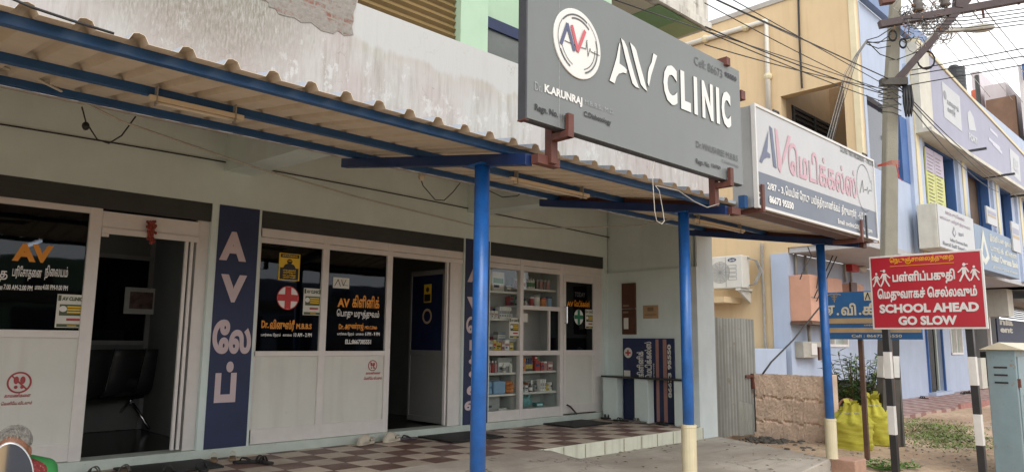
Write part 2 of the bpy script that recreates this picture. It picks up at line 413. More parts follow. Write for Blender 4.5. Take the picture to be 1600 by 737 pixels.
m_brickwall = mat('pinkish_block_wall', (.66,.50,.385), .9, .2, 2.5, .7, spots=.38, spot_c=(.46,.33,.25), fine=35)
m_sack = mat('yellow_woven_sack', (.50,.46,.055), .75, .14, 6, .5, fine=150, spots=.28, spot_c=(.48,.40,.03))
m_leaf = mat('green_leaf', (.055,.12,.028), .5, .5, 3)
m_leaf2 = mat('yellow_green_leaf', (.13,.20,.035), .5, .4, 3)
m_stem = mat('brown_stem', (.10,.075,.04), .8, .2, 6)
m_steelblue = mat('dusty_blue_steel', (.20,.28,.31), .5, .12, 3, streak=.4, streak_c=(.28,.27,.24), spots=.40, spot_c=(.25,.17,.11))
m_ac = mat('ac_plastic', (.62,.61,.56), .45, .06, 4, streak=.2, streak_c=(.5,.47,.4))
m_brownbox = mat('brown_plywood_board', (.085,.032,.02), .5, .2, 6)
m_greybox = mat('grey_meter_box', (.38,.36,.31), .5, .15, 6)
m_brownsteel = mat('brown_post_paint', (.11,.06,.04), .6, .25, 7, spots=.35, spot_c=(.16,.09,.05))
m_signblue = mat('blue_sign_enamel', (.025,.12,.31), .45, .12, 3, streak=.3, streak_c=(.07,.14,.25))
m_signtan = mat('tan_sign_band', (.44,.32,.19), .5, .15, 4)
m_signcream = mat('cream_sign_letters', (.60,.55,.42), .5, .1, 6)
m_tube = mat('tube_light_batten', (.66,.57,.43), .4, .05, 6)
m_toran = mat('dried_red_flowers', (.26,.05,.035), .9, .4, 30)
m_chrome = mat('chrome_steel', (.55,.55,.55), .15, .05, 6, metal=1.0)
m_skin = mat('brown_skin', (.27,.125,.075), .5, .14, 14, .15, fine=180)
m_hair = mat('grey_hair', (.27,.26,.235), .6, .35, 30, .5, fine=120)
m_cloth_red = mat('red_patterned_cotton', (.22,.03,.03), .8, .4, 40, spots=.42, spot_c=(.55,.42,.36))
m_cloth_green = mat('green_cotton', (.03,.22,.055), .8, .15, 10)
m_eyes = mat('eye', (.05,.04,.035), .2, .1, 10)
m_mirror = bpy.data.materials.new('mirror_glass'); m_mirror.use_nodes = True
_b = m_mirror.node_tree.nodes['Principled BSDF']; _b.inputs['Metallic'].default_value = 1; _b.inputs['Roughness'].default_value = .03; _b.inputs['Base Color'].default_value = (.8,.8,.8,1)
m_mirrorshell = mat('silver_mirror_shell', (.42,.42,.42), .3, .1, 8, metal=.5)
g_dark = glass('dark_tinted_glass', (.17,.18,.20))
g_clear = glass('clear_display_glass', (.95,.97,.96), .02)
g_mid = glass('smoked_glass', (.35,.37,.38))
m_frost = mat('frosted_green_pane', (.33,.37,.33), .3, .08, 4)
m_winglass = mat('dark_window_glass', (.018,.022,.04), .08, .3, 3, spec=.6)

def pos_nodes(name, rough=.8):
    m = bpy.data.materials.new(name); m.use_nodes = True; nt = m.node_tree
    return m, nt.nodes, nt.links, nt.nodes['Principled BSDF']
def nmath(N, L, op, a, b=None, c=None):
    n = N.new('ShaderNodeMath'); n.operation = op
    for i, v in enumerate((a, b, c)):
        if v is None: continue
        if isinstance(v, (int, float)): n.inputs[i].default_value = v
        else: L.new(v, n.inputs[i])
    return n.outputs[0]
def nmix(N, L, f, a, b):
    x = N.new('ShaderNodeMix'); x.data_type = 'RGBA'
    for i, v in ((0, f), (6, a), (7, b)):
        if isinstance(v, (int, float)): x.inputs[i].default_value = v
        elif isinstance(v, tuple): x.inputs[i].default_value = (*v, 1)
        else: L.new(v, x.inputs[i])
    return x.outputs[2]
def nnoise(N, L, vec, scale, detail=6, rough=.6):
    n = N.new('ShaderNodeTexNoise'); n.inputs['Scale'].default_value = scale; n.inputs['Detail'].default_value = detail; n.inputs['Roughness'].default_value = rough
    L.new(vec, n.inputs['Vector']); return n.outputs['Fac']
def nramp(N, L, f, p0, p1, lo=0.0, hi=1.0):
    n = N.new('ShaderNodeMapRange'); n.inputs[1].default_value = p0; n.inputs[2].default_value = p1; n.inputs[3].default_value = lo; n.inputs[4].default_value = hi
    L.new(f, n.inputs[0]); return n.outputs[0]
def nmap(N, L, vec, scale=(1,1,1), loc=(0,0,0)):
    n = N.new('ShaderNodeMapping'); n.inputs['Scale'].default_value = scale; n.inputs['Location'].default_value = loc; L.new(vec, n.inputs['Vector']); return n.outputs[0]

# corrugated gate: weathered zinc with rust patches; flute shading painted in as dark bands
def gate_mat():
    m, N, L, b = pos_nodes('weathered_zinc_painted_shade')
    g = N.new('ShaderNodeNewGeometry'); P = g.outputs['Position']; sx = N.new('ShaderNodeSeparateXYZ'); L.new(P, sx.inputs[0])
    a = nnoise(N, L, P, 2.2, 7, .65); st = nnoise(N, L, nmap(N, L, P, (12,12,.5)), 1.0, 7, .7)
    rib_shade = nramp(N, L, nmath(N, L, 'SINE', nmath(N, L, 'MULTIPLY', nmath(N, L, 'SUBTRACT', sx.outputs[0], 9.6), 6.2832/.094)), -.2, .9)  # painted shade of the ribs, one dark band per flute
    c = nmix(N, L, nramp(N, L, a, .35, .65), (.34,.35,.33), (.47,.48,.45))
    c = nmix(N, L, nmath(N, L, 'MULTIPLY', rib_shade, nramp(N, L, st, .25, .6, .25, .85)), c, (.19,.18,.16))
    c = nmix(N, L, nramp(N, L, nnoise(N, L, P, 5, 8, .7), .60, .68, 0, .8), c, (.27,.19,.125))
    L.new(c, b.inputs['Base Color']); b.inputs['Roughness'].default_value = .55; b.inputs['Metallic'].default_value = .2
    return m
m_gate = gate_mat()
# checkered floor tiles, 0.305 m
def tile_mat(name, ox, oy, s, ca, cb, grout=(.12,.10,.085), dirt=.35):
    m, N, L, b = pos_nodes(name)
    g = N.new('ShaderNodeNewGeometry'); v = nmap(N, L, g.outputs['Position'], (1/s,1/s,0), (-ox/s,-oy/s,.5))
    ck = N.new('ShaderNodeTexChecker'); ck.inputs['Scale'].default_value = 1; ck.inputs['Color1'].default_value = (*ca,1); ck.inputs['Color2'].default_value = (*cb,1); L.new(v, ck.inputs['Vector'])
    fl = N.new('ShaderNodeVectorMath'); fl.operation = 'FLOOR'; L.new(v, fl.inputs[0])
    wnz = N.new('ShaderNodeTexWhiteNoise'); L.new(fl.outputs[0], wnz.inputs['Vector'])
    hsv = N.new('ShaderNodeHueSaturation'); L.new(ck.outputs['Color'], hsv.inputs['Color']); L.new(nramp(N, L, wnz.outputs['Value'], 0, 1, .82, 1.14), hsv.inputs['Value'])
    n1 = nnoise(N, L, g.outputs['Position'], 3.0, 8, .7); c = nmix(N, L, nramp(N, L, n1, .5, .72, 0, dirt), hsv.outputs['Color'], (.17,.145,.12))
    n2 = nnoise(N, L, g.outputs['Position'], 45, 4, .6); c = nmix(N, L, nramp(N, L, n2, .55, .75, 0, .25), c, (.30,.25,.21))
    fr = N.new('ShaderNodeVectorMath'); fr.operation = 'FRACTION'; L.new(v, fr.inputs[0]); sx = N.new('ShaderNodeSeparateXYZ'); L.new(fr.outputs[0], sx.inputs[0])
    def edge(o): return nmath(N, L, 'ABSOLUTE', nmath(N, L, 'SUBTRACT', o, .5))
    e = nmath(N, L, 'GREATER_THAN', nmath(N, L, 'MAXIMUM', edge(sx.outputs[0]), edge(sx.outputs[1])), .492)
    L.new(nmix(N, L, e, c, grout), b.inputs['Base Color']); L.new(nramp(N, L, n1, .3, .7, .35, .7), b.inputs['Roughness'])
    return m
m_tiles = tile_mat('checkered_floor_tiles', 5.66, 5.56, .305, (.56,.475,.39), (.18,.10,.085))

# whitewashed upper wall: old stained wash, newer plaster above an uneven line
def upper_mat():
    m, N, L, b = pos_nodes('stained_whitewash')
    g = N.new('ShaderNodeNewGeometry'); P = g.outputs['Position']; sx = N.new('ShaderNodeSeparateXYZ'); L.new(P, sx.inputs[0]); X, Z = sx.outputs[0], sx.outputs[2]
    big = nnoise(N, L, P, 1.1, 6, .6)
    st = nnoise(N, L, nmap(N, L, P, (14,14,1.3)), 1.0, 8, .72); fine = nnoise(N, L, nmap(N, L, P, (60,60,14)), 1.0, 4, .7)
    c = nmix(N, L, nramp(N, L, big, .42, .62), (.49,.48,.455), (.46,.405,.385))
    c = nmix(N, L, nramp(N, L, st, .46, .70, 0, .62), c, (.27,.24,.20))
    fl = nnoise(N, L, nmap(N, L, P, (5,5,3)), 1.0, 9, .75)
    c = nmix(N, L, nramp(N, L, fl, .56, .60, 0, .8), c, (.56,.55,.53))
    # mossy soot patch and grey streaks near the left end
    d = nmath(N, L, 'ADD', nmath(N, L, 'POWER', nmath(N, L, 'DIVIDE', nmath(N, L, 'SUBTRACT', X, 2.0), .95), 2), nmath(N, L, 'POWER', nmath(N, L, 'DIVIDE', nmath(N, L, 'SUBTRACT', Z, 4.45), .75), 2))
    blob = nramp(N, L, nmath(N, L, 'ADD', d, nmath(N, L, 'MULTIPLY', nmath(N, L, 'SUBTRACT', st, .5), 2.2)), 1.5, .3, 0, 1)
    k = nmath(N, L, 'MULTIPLY', blob, nramp(N, L, fine, .34, .58, .2, .95)); c = nmix(N, L, k, c, (.22,.20,.155))
    # newer smooth lime plaster
    line = nmath(N, L, 'ADD', 4.22, nmath(N, L, 'MULTIPLY', nmath(N, L, 'SUBTRACT', nnoise(N, L, nmap(N, L, P, (1,1,.2)), 1.6, 6, .65), .5), .55))
    above = nramp(N, L, nmath(N, L, 'SUBTRACT', Z, line), -.02, .03)
    right = nramp(N, L, nmath(N, L, 'ADD', X, nmath(N, L, 'MULTIPLY', big, .2)), 3.42, 3.5)
    k = nmath(N, L, 'MULTIPLY', above, right)
    c = nmix(N, L, k, c, nmix(N, L, nramp(N, L, st, .5, .8, 0, .3), (.50,.495,.475), (.40,.38,.35)))
    # dirty tide line just under it
    lo = nramp(N, L, nmath(N, L, 'ABSOLUTE', nmath(N, L, 'ADD', nmath(N, L, 'SUBTRACT', Z, line), .05)), .07, .0, 0, .5)
    c = nmix(N, L, nmath(N, L, 'MULTIPLY', nmath(N, L, 'MULTIPLY', lo, right), nramp(N, L, st, .35, .6)), c, (.42,.39,.31))
    # hairline cracks
    vo = N.new('ShaderNodeTexVoronoi'); vo.feature = 'DISTANCE_TO_EDGE'; vo.inputs['Scale'].default_value = 1.5
    wv = N.new('ShaderNodeVectorMath'); wv.operation = 'ADD'; nv = N.new('ShaderNodeTexNoise'); nv.inputs['Scale'].default_value = 5; L.new(P, nv.inputs['Vector']); L.new(nmap(N, L, P, (1.6,1.6,.6)), wv.inputs[0]); L.new(nv.outputs['Color'], wv.inputs[1]); L.new(wv.outputs[0], vo.inputs['Vector'])
    c = nmix(N, L, nmath(N, L, 'MULTIPLY', nramp(N, L, vo.outputs['Distance'], .008, .0, 0, .6), nramp(N, L, big, .5, .6)), c, (.25,.22,.18))
    L.new(c, b.inputs['Base Color']); b.inputs['Roughness'].default_value = .9
    bp = N.new('ShaderNodeBump'); bp.inputs['Strength'].default_value = .35; bp.inputs['Distance'].default_value = .02
    L.new(nmath(N, L, 'ADD', nmath(N, L, 'MULTIPLY', st, .6), nmath(N, L, 'MULTIPLY', fine, .3)), bp.inputs['Height']); L.new(bp.outputs[0], b.inputs['Normal'])
    return m
m_upper = upper_mat()
# exposed brick with rough grey mortar
def brick_mat():
    m, N, L, b = pos_nodes('exposed_brick')
    g = N.new('ShaderNodeNewGeometry'); P = g.outputs['Position']; sx = N.new('ShaderNodeSeparateXYZ'); L.new(P, sx.inputs[0])
    cb = N.new('ShaderNodeCombineXYZ'); L.new(sx.outputs[0], cb.inputs[0]); L.new(sx.outputs[2], cb.inputs[1])
    bk = N.new('ShaderNodeTexBrick'); bk.inputs['Scale'].default_value = 4.3; bk.inputs['Mortar Size'].default_value = .035; bk.inputs['Color1'].default_value = (.25,.11,.075,1); bk.inputs['Color2'].default_value = (.22,.10,.075,1); bk.inputs['Mortar'].default_value = (.27,.25,.22,1)
    L.new(cb.outputs[0], bk.inputs['Vector'])
    n = nnoise(N, L, P, 7, 8, .7); c = nmix(N, L, nramp(N, L, n, .37, .49, 0, .95), bk.outputs['Color'], nmix(N, L, nnoise(N, L, P, 30, 5), (.19,.175,.15), (.37,.34,.30)))
    L.new(c, b.inputs['Base Color']); b.inputs['Roughness'].default_value = .95
    bp = N.new('ShaderNodeBump'); bp.inputs['Strength'].default_value = .8; bp.inputs['Distance'].default_value = .03; L.new(n, bp.inputs['Height']); L.new(bp.outputs[0], b.inputs['Normal'])
    return m
m_brick = brick_mat()
# trowelled cement worn by feet: blotches, brushed streaks, cracks and dust
def slab_mat():
    m, N, L, b = pos_nodes('worn_cement_slab')
    g = N.new('ShaderNodeNewGeometry'); P = g.outputs['Position']
    a = nnoise(N, L, P, .8, 8, .7); s = nnoise(N, L, nmap(N, L, P, (1.2,7,1)), 1.0, 8, .7); f = nnoise(N, L, P, 26, 6, .75)
    c = nmix(N, L, nramp(N, L, a, .36, .64), (.30,.265,.225), (.47,.435,.38))
    c = nmix(N, L, nramp(N, L, s, .48, .72, 0, .65), c, (.23,.20,.17))
    c = nmix(N, L, nramp(N, L, f, .56, .72, 0, .5), c, (.47,.43,.37))
    vo = N.new('ShaderNodeTexVoronoi'); vo.feature = 'DISTANCE_TO_EDGE'; vo.inputs['Scale'].default_value = .62
    wv = N.new('ShaderNodeVectorMath'); wv.operation = 'ADD'; nv = N.new('ShaderNodeTexNoise'); nv.inputs['Scale'].default_value = 3.5; nv.inputs['Detail'].default_value = 6; L.new(P, nv.inputs['Vector']); L.new(P, wv.inputs[0]); L.new(nv.outputs['Color'], wv.inputs[1]); L.new(wv.outputs[0], vo.inputs['Vector'])
    c = nmix(N, L, nmath(N, L, 'MULTIPLY', nramp(N, L, vo.outputs['Distance'], .012, .002, 0, .85), nramp(N, L, a, .42, .52)), c, (.09,.08,.07))
    L.new(c, b.inputs['Base Color']); L.new(nramp(N, L, a, .3, .7, .62, .9), b.inputs['Roughness'])
    bp = N.new('ShaderNodeBump'); bp.inputs['Strength'].default_value = .35; bp.inputs['Distance'].default_value = .01; L.new(nmath(N, L, 'ADD', f, s), bp.inputs['Height']); L.new(bp.outputs[0], b.inputs['Normal'])
    return m
m_slab = slab_mat()
# reddish roadside dirt with gravel, paler trodden parts, scraps
def dirt_mat():
    m, N, L, b = pos_nodes('roadside_dirt')
    g = N.new('ShaderNodeNewGeometry'); P = g.outputs['Position']
    a = nnoise(N, L, P, .55, 8, .65); f = nnoise(N, L, P, 9, 8, .75); h = nnoise(N, L, P, 55, 4, .7)
    c = nmix(N, L, nramp(N, L, a, .36, .62), (.38,.25,.165), (.60,.455,.32))
    c = nmix(N, L, nramp(N, L, f, .45, .7, 0, .7), c, (.20,.145,.105))
    c = nmix(N, L, nramp(N, L, h, .58, .68, 0, .6), c, (.46,.42,.36))
    vo = N.new('ShaderNodeTexVoronoi'); vo.inputs['Scale'].default_value = 16; L.new(P, vo.inputs['Vector'])
    c = nmix(N, L, nmath(N, L, 'MULTIPLY', nramp(N, L, vo.outputs['Distance'], .26, .2), nramp(N, L, f, .5, .55)), c, (.36,.33,.29))
    L.new(c, b.inputs['Base Color']); b.inputs['Roughness'].default_value = .95
    bp = N.new('ShaderNodeBump'); bp.inputs['Strength'].default_value = .7; bp.inputs['Distance'].default_value = .03
    L.new(nmath(N, L, 'ADD', f, nmath(N, L, 'MULTIPLY', h, .4)), bp.inputs['Height']); L.new(bp.outputs[0], b.inputs['Normal'])
    return m
m_dirt = dirt_mat()
# ------------------------------------------------------------------ ground
b = MB(); n = 60
def gz(x, y):
    z = .035*math.sin(x*1.3+.5)*math.sin(y*1.7)+.02*math.sin(x*3.1+y*2.3)
    if 9.9 < x < 14 and 3 < y < 6.2: z += .05*math.exp(-((x-11.6)**2+(y-4.6)**2)/1.2)
    return z-.035
xs = [-150,-60,-20,-8]+[-4+.28*i for i in range(108)]+[30,45,90,200,400]
ys = [-150,-60,-20,-8]+[-4+.28*i for i in range(52)]+[14,30,80,200,400]
b.add([(x, y, gz(x, y) if 0 < x < 27 and -3 < y < 10 else -.035) for y in ys for x in xs],
      [(j*len(xs)+i, j*len(xs)+i+1, (j+1)*len(xs)+i+1, (j+1)*len(xs)+i) for j in range(len(ys)-1) for i in range(len(xs)-1)])
kind(b.build('ground', m_dirt, smooth=True))
# cement slab in front of the steps
b = MB(); b.prism([(-7,3.46,-.1),(7.45,3.46,-.1),(8.74,3.66,-.1),(9.52,5.59,-.1),(9.52,5.9,-.1),(-7,5.9,-.1)], (0,0,.30))
kind(b.build('cement_slab', m_slab, bevel=.012))
# raised tiled platform with its painted front
b = MB(); b.prism([(-7,5.575,.05),(9.09,5.575,.05),(9.09,7.42,.05),(-7,7.42,.05)], (0,0,.306))
kind(b.build('platform_core', m_stepface))
b = MB(); b.quad((-7,5.57,.36),(9.09,5.57,.36),(9.09,7.2,.36),(-7,7.2,.36)); kind(b.build('tiled_platform', m_tiles))
b = MB(); b.prism([(5.9,5.555,.19),(9.09,5.555,.19),(9.09,5.574,.19),(5.9,5.574,.19)], (0,0,.168)); kind(b.build('platform_kerb', m_stepface))
b = MB(); random.seed(3)
for k in range(9): x = 6.22+k*.36+random.uniform(-.02,.02); b.box(x, x+.018, 5.5525, 5.5535, .203, .35)
kind(b.build('kerb_stain', mat('kerb_joint_dirt', (.33,.30,.20), .8, .3, 30)))
# cement ramp up to the platform
b = MB(); NX, NY = 34, 10
def rp(i, j):
    x = -2+8.5*i/NX; t = j/NY; y = 5.572-t*1.5
    edge = 1-max(0, min(1, (x-5.93)/.5)); h = .165*(1-t)**1.2*edge
    return (x, y, .2+max(-.004, h-.003)+.004*math.sin(x*9+y*7)*(1 if 0 < t < 1 else 0)*edge)
b.add([rp(i, j) for j in range(NY+1) for i in range(NX+1)], [(j*(NX+1)+i, j*(NX+1)+i+1, (j+1)*(NX+1)+i+1, (j+1)*(NX+1)+i) for j in range(NY) for i in range(NX)])
kind(b.build('cement_ramp', m_slab, smooth=True))
# threshold kerb along the shop line
b = MB(); b.box(-6, 9.05, 7.19, 7.44, .355, .45); kind(b.build('threshold', m_step, bevel=.008))
b = MB(); b.box(-6, 9.05, 7.44, 11.2, .3, .446); kind(b.build('indoor_floor', m_floor))

# ------------------------------------------------------------------ clinic building
clinic = thing('clinic_building', (2, 7.4, 0), 'weathered white clinic building with a row of three aluminium shopfronts under a tin awning', 'building')
b = MB()
b.box(-6, 9.1, 7.2, 7.42, 2.835, 3.56)                                   # lintel band
for x0, x1 in ((-5.2,-4.7), (-1.75,-1.25), (2.83,3.345), (6.125,6.59)): b.box(x0, x1, 7.203, 7.42, .45, 2.835)
b.box(9.02, 9.1, 7.203, 7.42, .36, 2.835); b.box(-6,-5.2,7.2,7.4,.45,2.835)
b.build('ground_floor_wall', m_band, clinic)
for x0, x1 in ((-1.25,2.83), (3.345,6.125), (6.59,9.02), (-4.7,-1.75)):
    b = MB(); b.box(x0, x1, 7.222, 7.40, 2.655, 2.835)
    for k in range(3): b.box(x0+.01, x1-.01, 7.219, 7.222, 2.675+k*.05, 2.70+k*.05)
    b.build('shutter_housing', m_shutterbox, clinic)
b = MB(); b.box(-6, 9.52, 5.645, 7.42, 3.56, 3.75); b.build('soffit', m_soffit, clinic)
for x in (-1.7, 2.92, 6.16):
    b = MB(); b.prism([(x,7.199,3.18),(x,5.645,3.12),(x,5.645,3.559),(x,7.199,3.559)], (.3,0,0)); b.build('bracket_beam', m_band, clinic)
# side wall at the right end with its front post
b = MB(); b.box(9.10, 9.50, 5.60, 7.43, -.05, 2.585); b.box(9.14, 9.50, 5.66, 7.43, 2.585, 3.56)
b.build('side_wall', m_band, clinic)
b = MB(); b.box(9.095, 9.515, 5.575, 5.60, -.05, 3.56); b.box(9.06, 9.52, 5.57, 5.74, -.05, 2.585); b.build('front_post', m_post, clinic)
b = MB(); b.box(-6, 9.57, 5.60, 5.64, 3.12, 3.3); b.box(-6, 9.57, 5.60, 5.80, 3.3, 4.60)
b.build('upper_wall', m_upper, clinic)
# exposed brickwork, ragged at the bottom
random.seed(5); b = MB(); lo = []
L0 = pY(408, 2, 5.6); L1 = pY(432, 18, 5.6); L2 = pY(500, 45, 5.6); L3 = pY(549, 57, 5.6); L4 = pY(556, 3, 5.6)
seg = [L0, L1, L2, L3, L4]; pts = []
for a, c in zip(seg[:-1], seg[1:]):
    for k in range(5):
        p = a.lerp(c, k/5); pts.append((p.x+random.uniform(-.02,.02), 5.594, p.z+random.uniform(-.025,.025)))
pts += [(3.40,5.594,4.75),(2.2,5.594,4.75)]
b.prism(pts, (0,.02,0)); b.build('exposed_brickwork', m_brick, clinic)
b = MB(); b.box(-6, 3.40, 5.598, 5.8, 4.602, 5.2); b.build('parapet_upstand', m_upper, clinic)
# upper floor: rolling shutter, mint wall and verandah opening
b = MB(); prof = []
z = 4.6
while z < 7.0:
    prof += [(5.76, z), (5.725, z+.03), (5.76, z+.075)]; z += .08
vs = []; fs = []
for (y, zz) in prof: vs += [(3.40, y, zz), (4.69, y, zz)]
for i in range(len(prof)-1): fs.append((2*i, 2*i+1, 2*i+3, 2*i+2))
b.add(vs, fs); b.build('rolling_shutter', m_shutter, clinic)
b = MB(); b.box(4.70, 5.09, 5.66, 5.95, 4.6, 7.3); b.box(5.09, 9.5, 5.66, 5.95, 6.75, 7.3); b.box(3.4, 4.7, 5.7, 5.95, 7.0, 7.3); b.box(5.92, 7.3, 5.66, 5.95, 4.6, 6.3)
b.build('mint_wall', m_mint, clinic)
b = MB(); b.box(5.09, 5.92, 5.78, 5.82, 5.0, 5.13); b.box(5.09, 5.13, 5.78, 5.82, 4.6, 5.0); w_ = b.build('window_frame', m_navy, clinic)
b = MB(); b.box(5.13, 5.92, 5.81, 5.815, 4.6, 5.0); b.build('window_glass', mat('grey_upper_glass', (.10,.11,.10), .15, .2, 3), w_)
b = MB(); b.box(5.09, 5.92, 5.85, 5.9, 5.13, 6.3); b.build('mint_wall_panel', m_mint, clinic)
b = MB(); b.box(-6, 9.62, 5.58, 9, 6.32, 6.95); b.box(-6, 9.66, 5.545, 5.58, 6.30, 6.42); b.build('roof_slab', m_grit, clinic)
b = MB(); b.box(7.3, 9.55, 5.7, 8.9, 6.305, 6.318); b.build('verandah_ceiling', m_ceil, clinic)
b = MB(); b.box(8.35, 9.0, 5.62, 8.9, 6.298, 6.304); b.build('ceiling_stripe', m_mintdark, clinic)
b = MB(); b.box(9.0, 9.5, 5.62, 8.9, 6.297, 6.303); b.build('pale_ceiling_stripe', mat('olive_green_paint', (.27,.36,.19), .7, .08, 2), clinic)
b = MB(); b.box(-6, 7.6, 8.9, 9.1, 3.75, 6.32); b.box(-6.2,-6, 5.6, 11.3, 0, 6.32); b.build('rear_wall', m_mint, clinic)
# room shells behind the shopfronts
b = MB()
b.box(-6, 9.1, 11.2, 11.35, .3, 3.56); b.box(-6, 9.1, 7.43, 11.2, 3.2, 3.26)
b.box(9.101, 9.25, 7.431, 11.2, -.05, 3.56)
for x in (-1.7, 3.0, 6.3): b.box(x, x+.15, 7.43, 11.2, .45, 3.2)
b.build('room_wall', m_room, clinic)
# painted pillars with their letters
pl = Plane('Y', 7.2)
def pillar(x0, x1, letters):
    b = MB(); b.box(x0, x1, 7.193, 7.203, .452, 2.833); p = b.build('painted_pillar', m_navy, clinic)
    k = Ink(Plane('Y', 7.193), .003)
    for st, bl, tr, bo in letters: k.textpx(st, bl, tr, bo)
    k.put('lettering', m_lav_letter, p); return p
F = Plane('Y', 7.193)
pillar(2.897, 3.315, [('A',(342,405.5),(387,364.5),.06), ('V',(342.5,471),(386,430.5),.06), ('லே',(330,552.5),(394,500),.05), ('ப்',(333.5,629),(371,564),.055)])
pillar(6.145, 6.563, [('A',(730,440),(758,414),.055), ('V',(729,491),(757.5,465),.055), ('மெ',(728,520),(757,495),.045), ('டி',(733,547),(757,524),.05),
   ('க்',(732,569),(757,549),.05), ('க',(732,590),(757,572),.05), ('ல்',(729,617),(757,595),.05), ('ஸ்',(725.5,641),(756,619),.045)])
# ------------------------------------------------------------------ shopfronts
def F2(px, py): p = pY(px, py, 7.2); return p.x, p.z
def rectpx(b, x0, y0, x1, y1, ya, yb):
    a = F2(x0, y0); c = F2(x1, y1); b.box(min(a[0],c[0]), max(a[0],c[0]), ya, yb, min(a[1],c[1]), max(a[1],c[1]))
def poster(pane, plane, tl, br, off=.006):
    """small printed clinic notice: heading, dark picture band, yellow lines, red strip, dark foot"""
    a = plane.uv(*tl); c = plane.uv(*br); u0, v1, u1, v0 = a[0], a[1], c[0], c[1]; W, H = u1-u0, v1-v0
    U = lambda t: u0+W*t; V = lambda t: v0+H*t
    k = Ink(plane, off); k.rect(u0, v0, u1, v1); p = k.put('notice_paper', m_paper, pane)
    k = Ink(plane, off+.0025); k.rect(U(.05),V(.02),U(.95),V(.11)); k.rect(U(.1),V(.36),U(.92),V(.70)); k.rect(U(.03),V(.80),U(.13),V(.97)); k.rect(U(.87),V(.80),U(.97),V(.97))
    k.text('AV CLINIC', U(.16), V(.81), U(.86), V(.93), .05); k.put('notice_picture', m_darkgreen, p)
    for t in (.60,.52,.44): k = Ink(plane, off+.005); k.rect(U(.36),V(t),U(.88),V(t+.05)); k.put('notice_line', m_yellow, p)
    k = Ink(plane, off+.005); k.rect(U(.4),V(.045),U(.72),V(.075)); k.put('notice_line', m_yellow, p)
    k = Ink(plane, off+.005); k.rect(U(.36),V(.21),U(.84),V(.28)); k.put('notice_strip', m_footred, p)
    k = Ink(plane, off+.005); k.disc(U(.22), V(.56), W*.13, H*.09); k.put('notice_emblem', m_white, p)
    return p
def nofoot(panel, plane, c, r, lines):
    u, v = plane.uv(*c); k = Ink(plane, .004); k.ring(u, v, r*.84, r)
    k.line([(u-r*.62, v+r*.62), (u+r*.62, v-r*.62)], r*.14)
    for sx in (-1, 1):
        k.disc(u+sx*r*.26, v+r*.22, r*.21, r*.36); k.disc(u+sx*r*.25, v-r*.42, r*.15, r*.16)
    for st, bl, tr in lines: k.textpx(st, bl, tr, .02, .1)
    k.put('footwear_sticker', m_footred, panel)

# ---- left shop: laboratory
shop = thing('shopfront', (1.0, 7.25, .45), 'aluminium and dark glass shopfront at the left with orange letters and an open doorway', 'shopfront')
FY0, FY1 = 7.235, 7.30
b = MB()
b.box(-1.25, 1.80, FY0, FY1, 2.60, 2.655); b.box(1.76, 1.86, FY0-.006, FY1, .45, 2.655); b.box(1.86, 2.72, FY0, FY1, 2.455, 2.655-.02)
b.box(2.715, 2.83, FY0+.02, FY1+.02, .45, 2.655); b.box(-1.25, 1.76, FY0, FY1, 1.495, 1.56); b.box(-1.25, 1.76, FY0, FY1, .455, .60); b.box(.1,.16,FY0-.001,FY1,.45,2.65)
fr1 = b.build('frame', m_frame, shop, bevel=.004)
b = MB(); b.box(1.86, 2.72, FY0-.02, FY0+.0, 2.43, 2.485); b.box(1.86,1.92,FY0-.025,FY0,2.40,2.43); b.build('door_track', m_frame, shop, bevel=.003)
for x0 in (2.60, 2.65):
    b = MB(); b.box(x0, x0+.028, FY0-.012, FY0+.02, .47, 2.43); b.build('sliding_door_stile', m_frame, shop)
GP = Plane('Y', 7.262)
b = MB(); b.box(-1.25, 1.76, 7.262, 7.267, 1.56, 2.60); pane = b.build('glass_pane', g_dark, shop)
b = MB(); b.box(-1.25, 1.76, 7.255, 7.27, .60, 1.495); pan = b.build('lower_panel', m_panel, shop)
k = Ink(GP, .003); k.textpx('AV', (18,407), (84,384), .055); k.put('orange_lettering', m_orange, pane)
k = Ink(GP, .003); k.textpx('இரத்த', (-44,437), (13,418), .02); k.textpx('பரிசோதனை', (18,437), (66,417), .02); k.textpx('நிலையம்', (69,437), (107,416), .02)
k.textpx('7.00 AM-2.00 PM', (5,452), (51,446), .03); k.textpx('மாலை', (54,452), (66,446), .03); k.textpx('4.00 PM-9.00 PM', (66,452), (106,446), .03); k.textpx('காலை', (-10,452), (4,446), .03)
k.put('white_lettering', m_white, pane)
poster(pane, GP, (90,459), (131,512))
nofoot(pan, Plane('Y', 7.255), (30,597), .088, [('காலணிகளை', (6,621), (48,613)), ('வெளியே விடவும்', (1,633), (50,625))])
# ---- middle shop: clinic
shop = thing('shopfront', (4.7, 7.25, .45), 'aluminium shopfront in the middle with a red cross on dark glass and an open door', 'shopfront')
b = MB(); X0, XM, XD, X1 = 3.345, 4.13, 5.03, 6.125
b.box(X0, X1, FY0, FY1, 2.56, 2.655-.001); b.box(X0, X1, FY0-.008, FY1, 2.50, 2.556); b.box(XM-.035, XM+.045, FY0-.004, FY1, .45, 2.65); b.box(XD-.075, XD+.0, FY0-.004, FY1, .45, 2.65)
b.box(X0, XD-.06, FY0, FY1, 1.325, 1.38); b.box(X0, XD-.06, FY0, FY1, .452, .60); b.box(5.93, X1, FY0+.01, FY1+.03, .45, 2.65); b.box(X0,X0+.03,FY0,FY1,.45,2.65)
b.build('frame', m_frame, shop, bevel=.004)
b = MB(); b.box(5.86, 5.885, FY0-.01, FY0+.03, .47, 2.50); b.build('sliding_door_stile', m_frame, shop)
GM = Plane('Y', 7.262)
b = MB(); b.box(X0, XM, 7.262, 7.267, 1.38, 2.50); paneA = b.build('glass_pane', g_dark, shop)
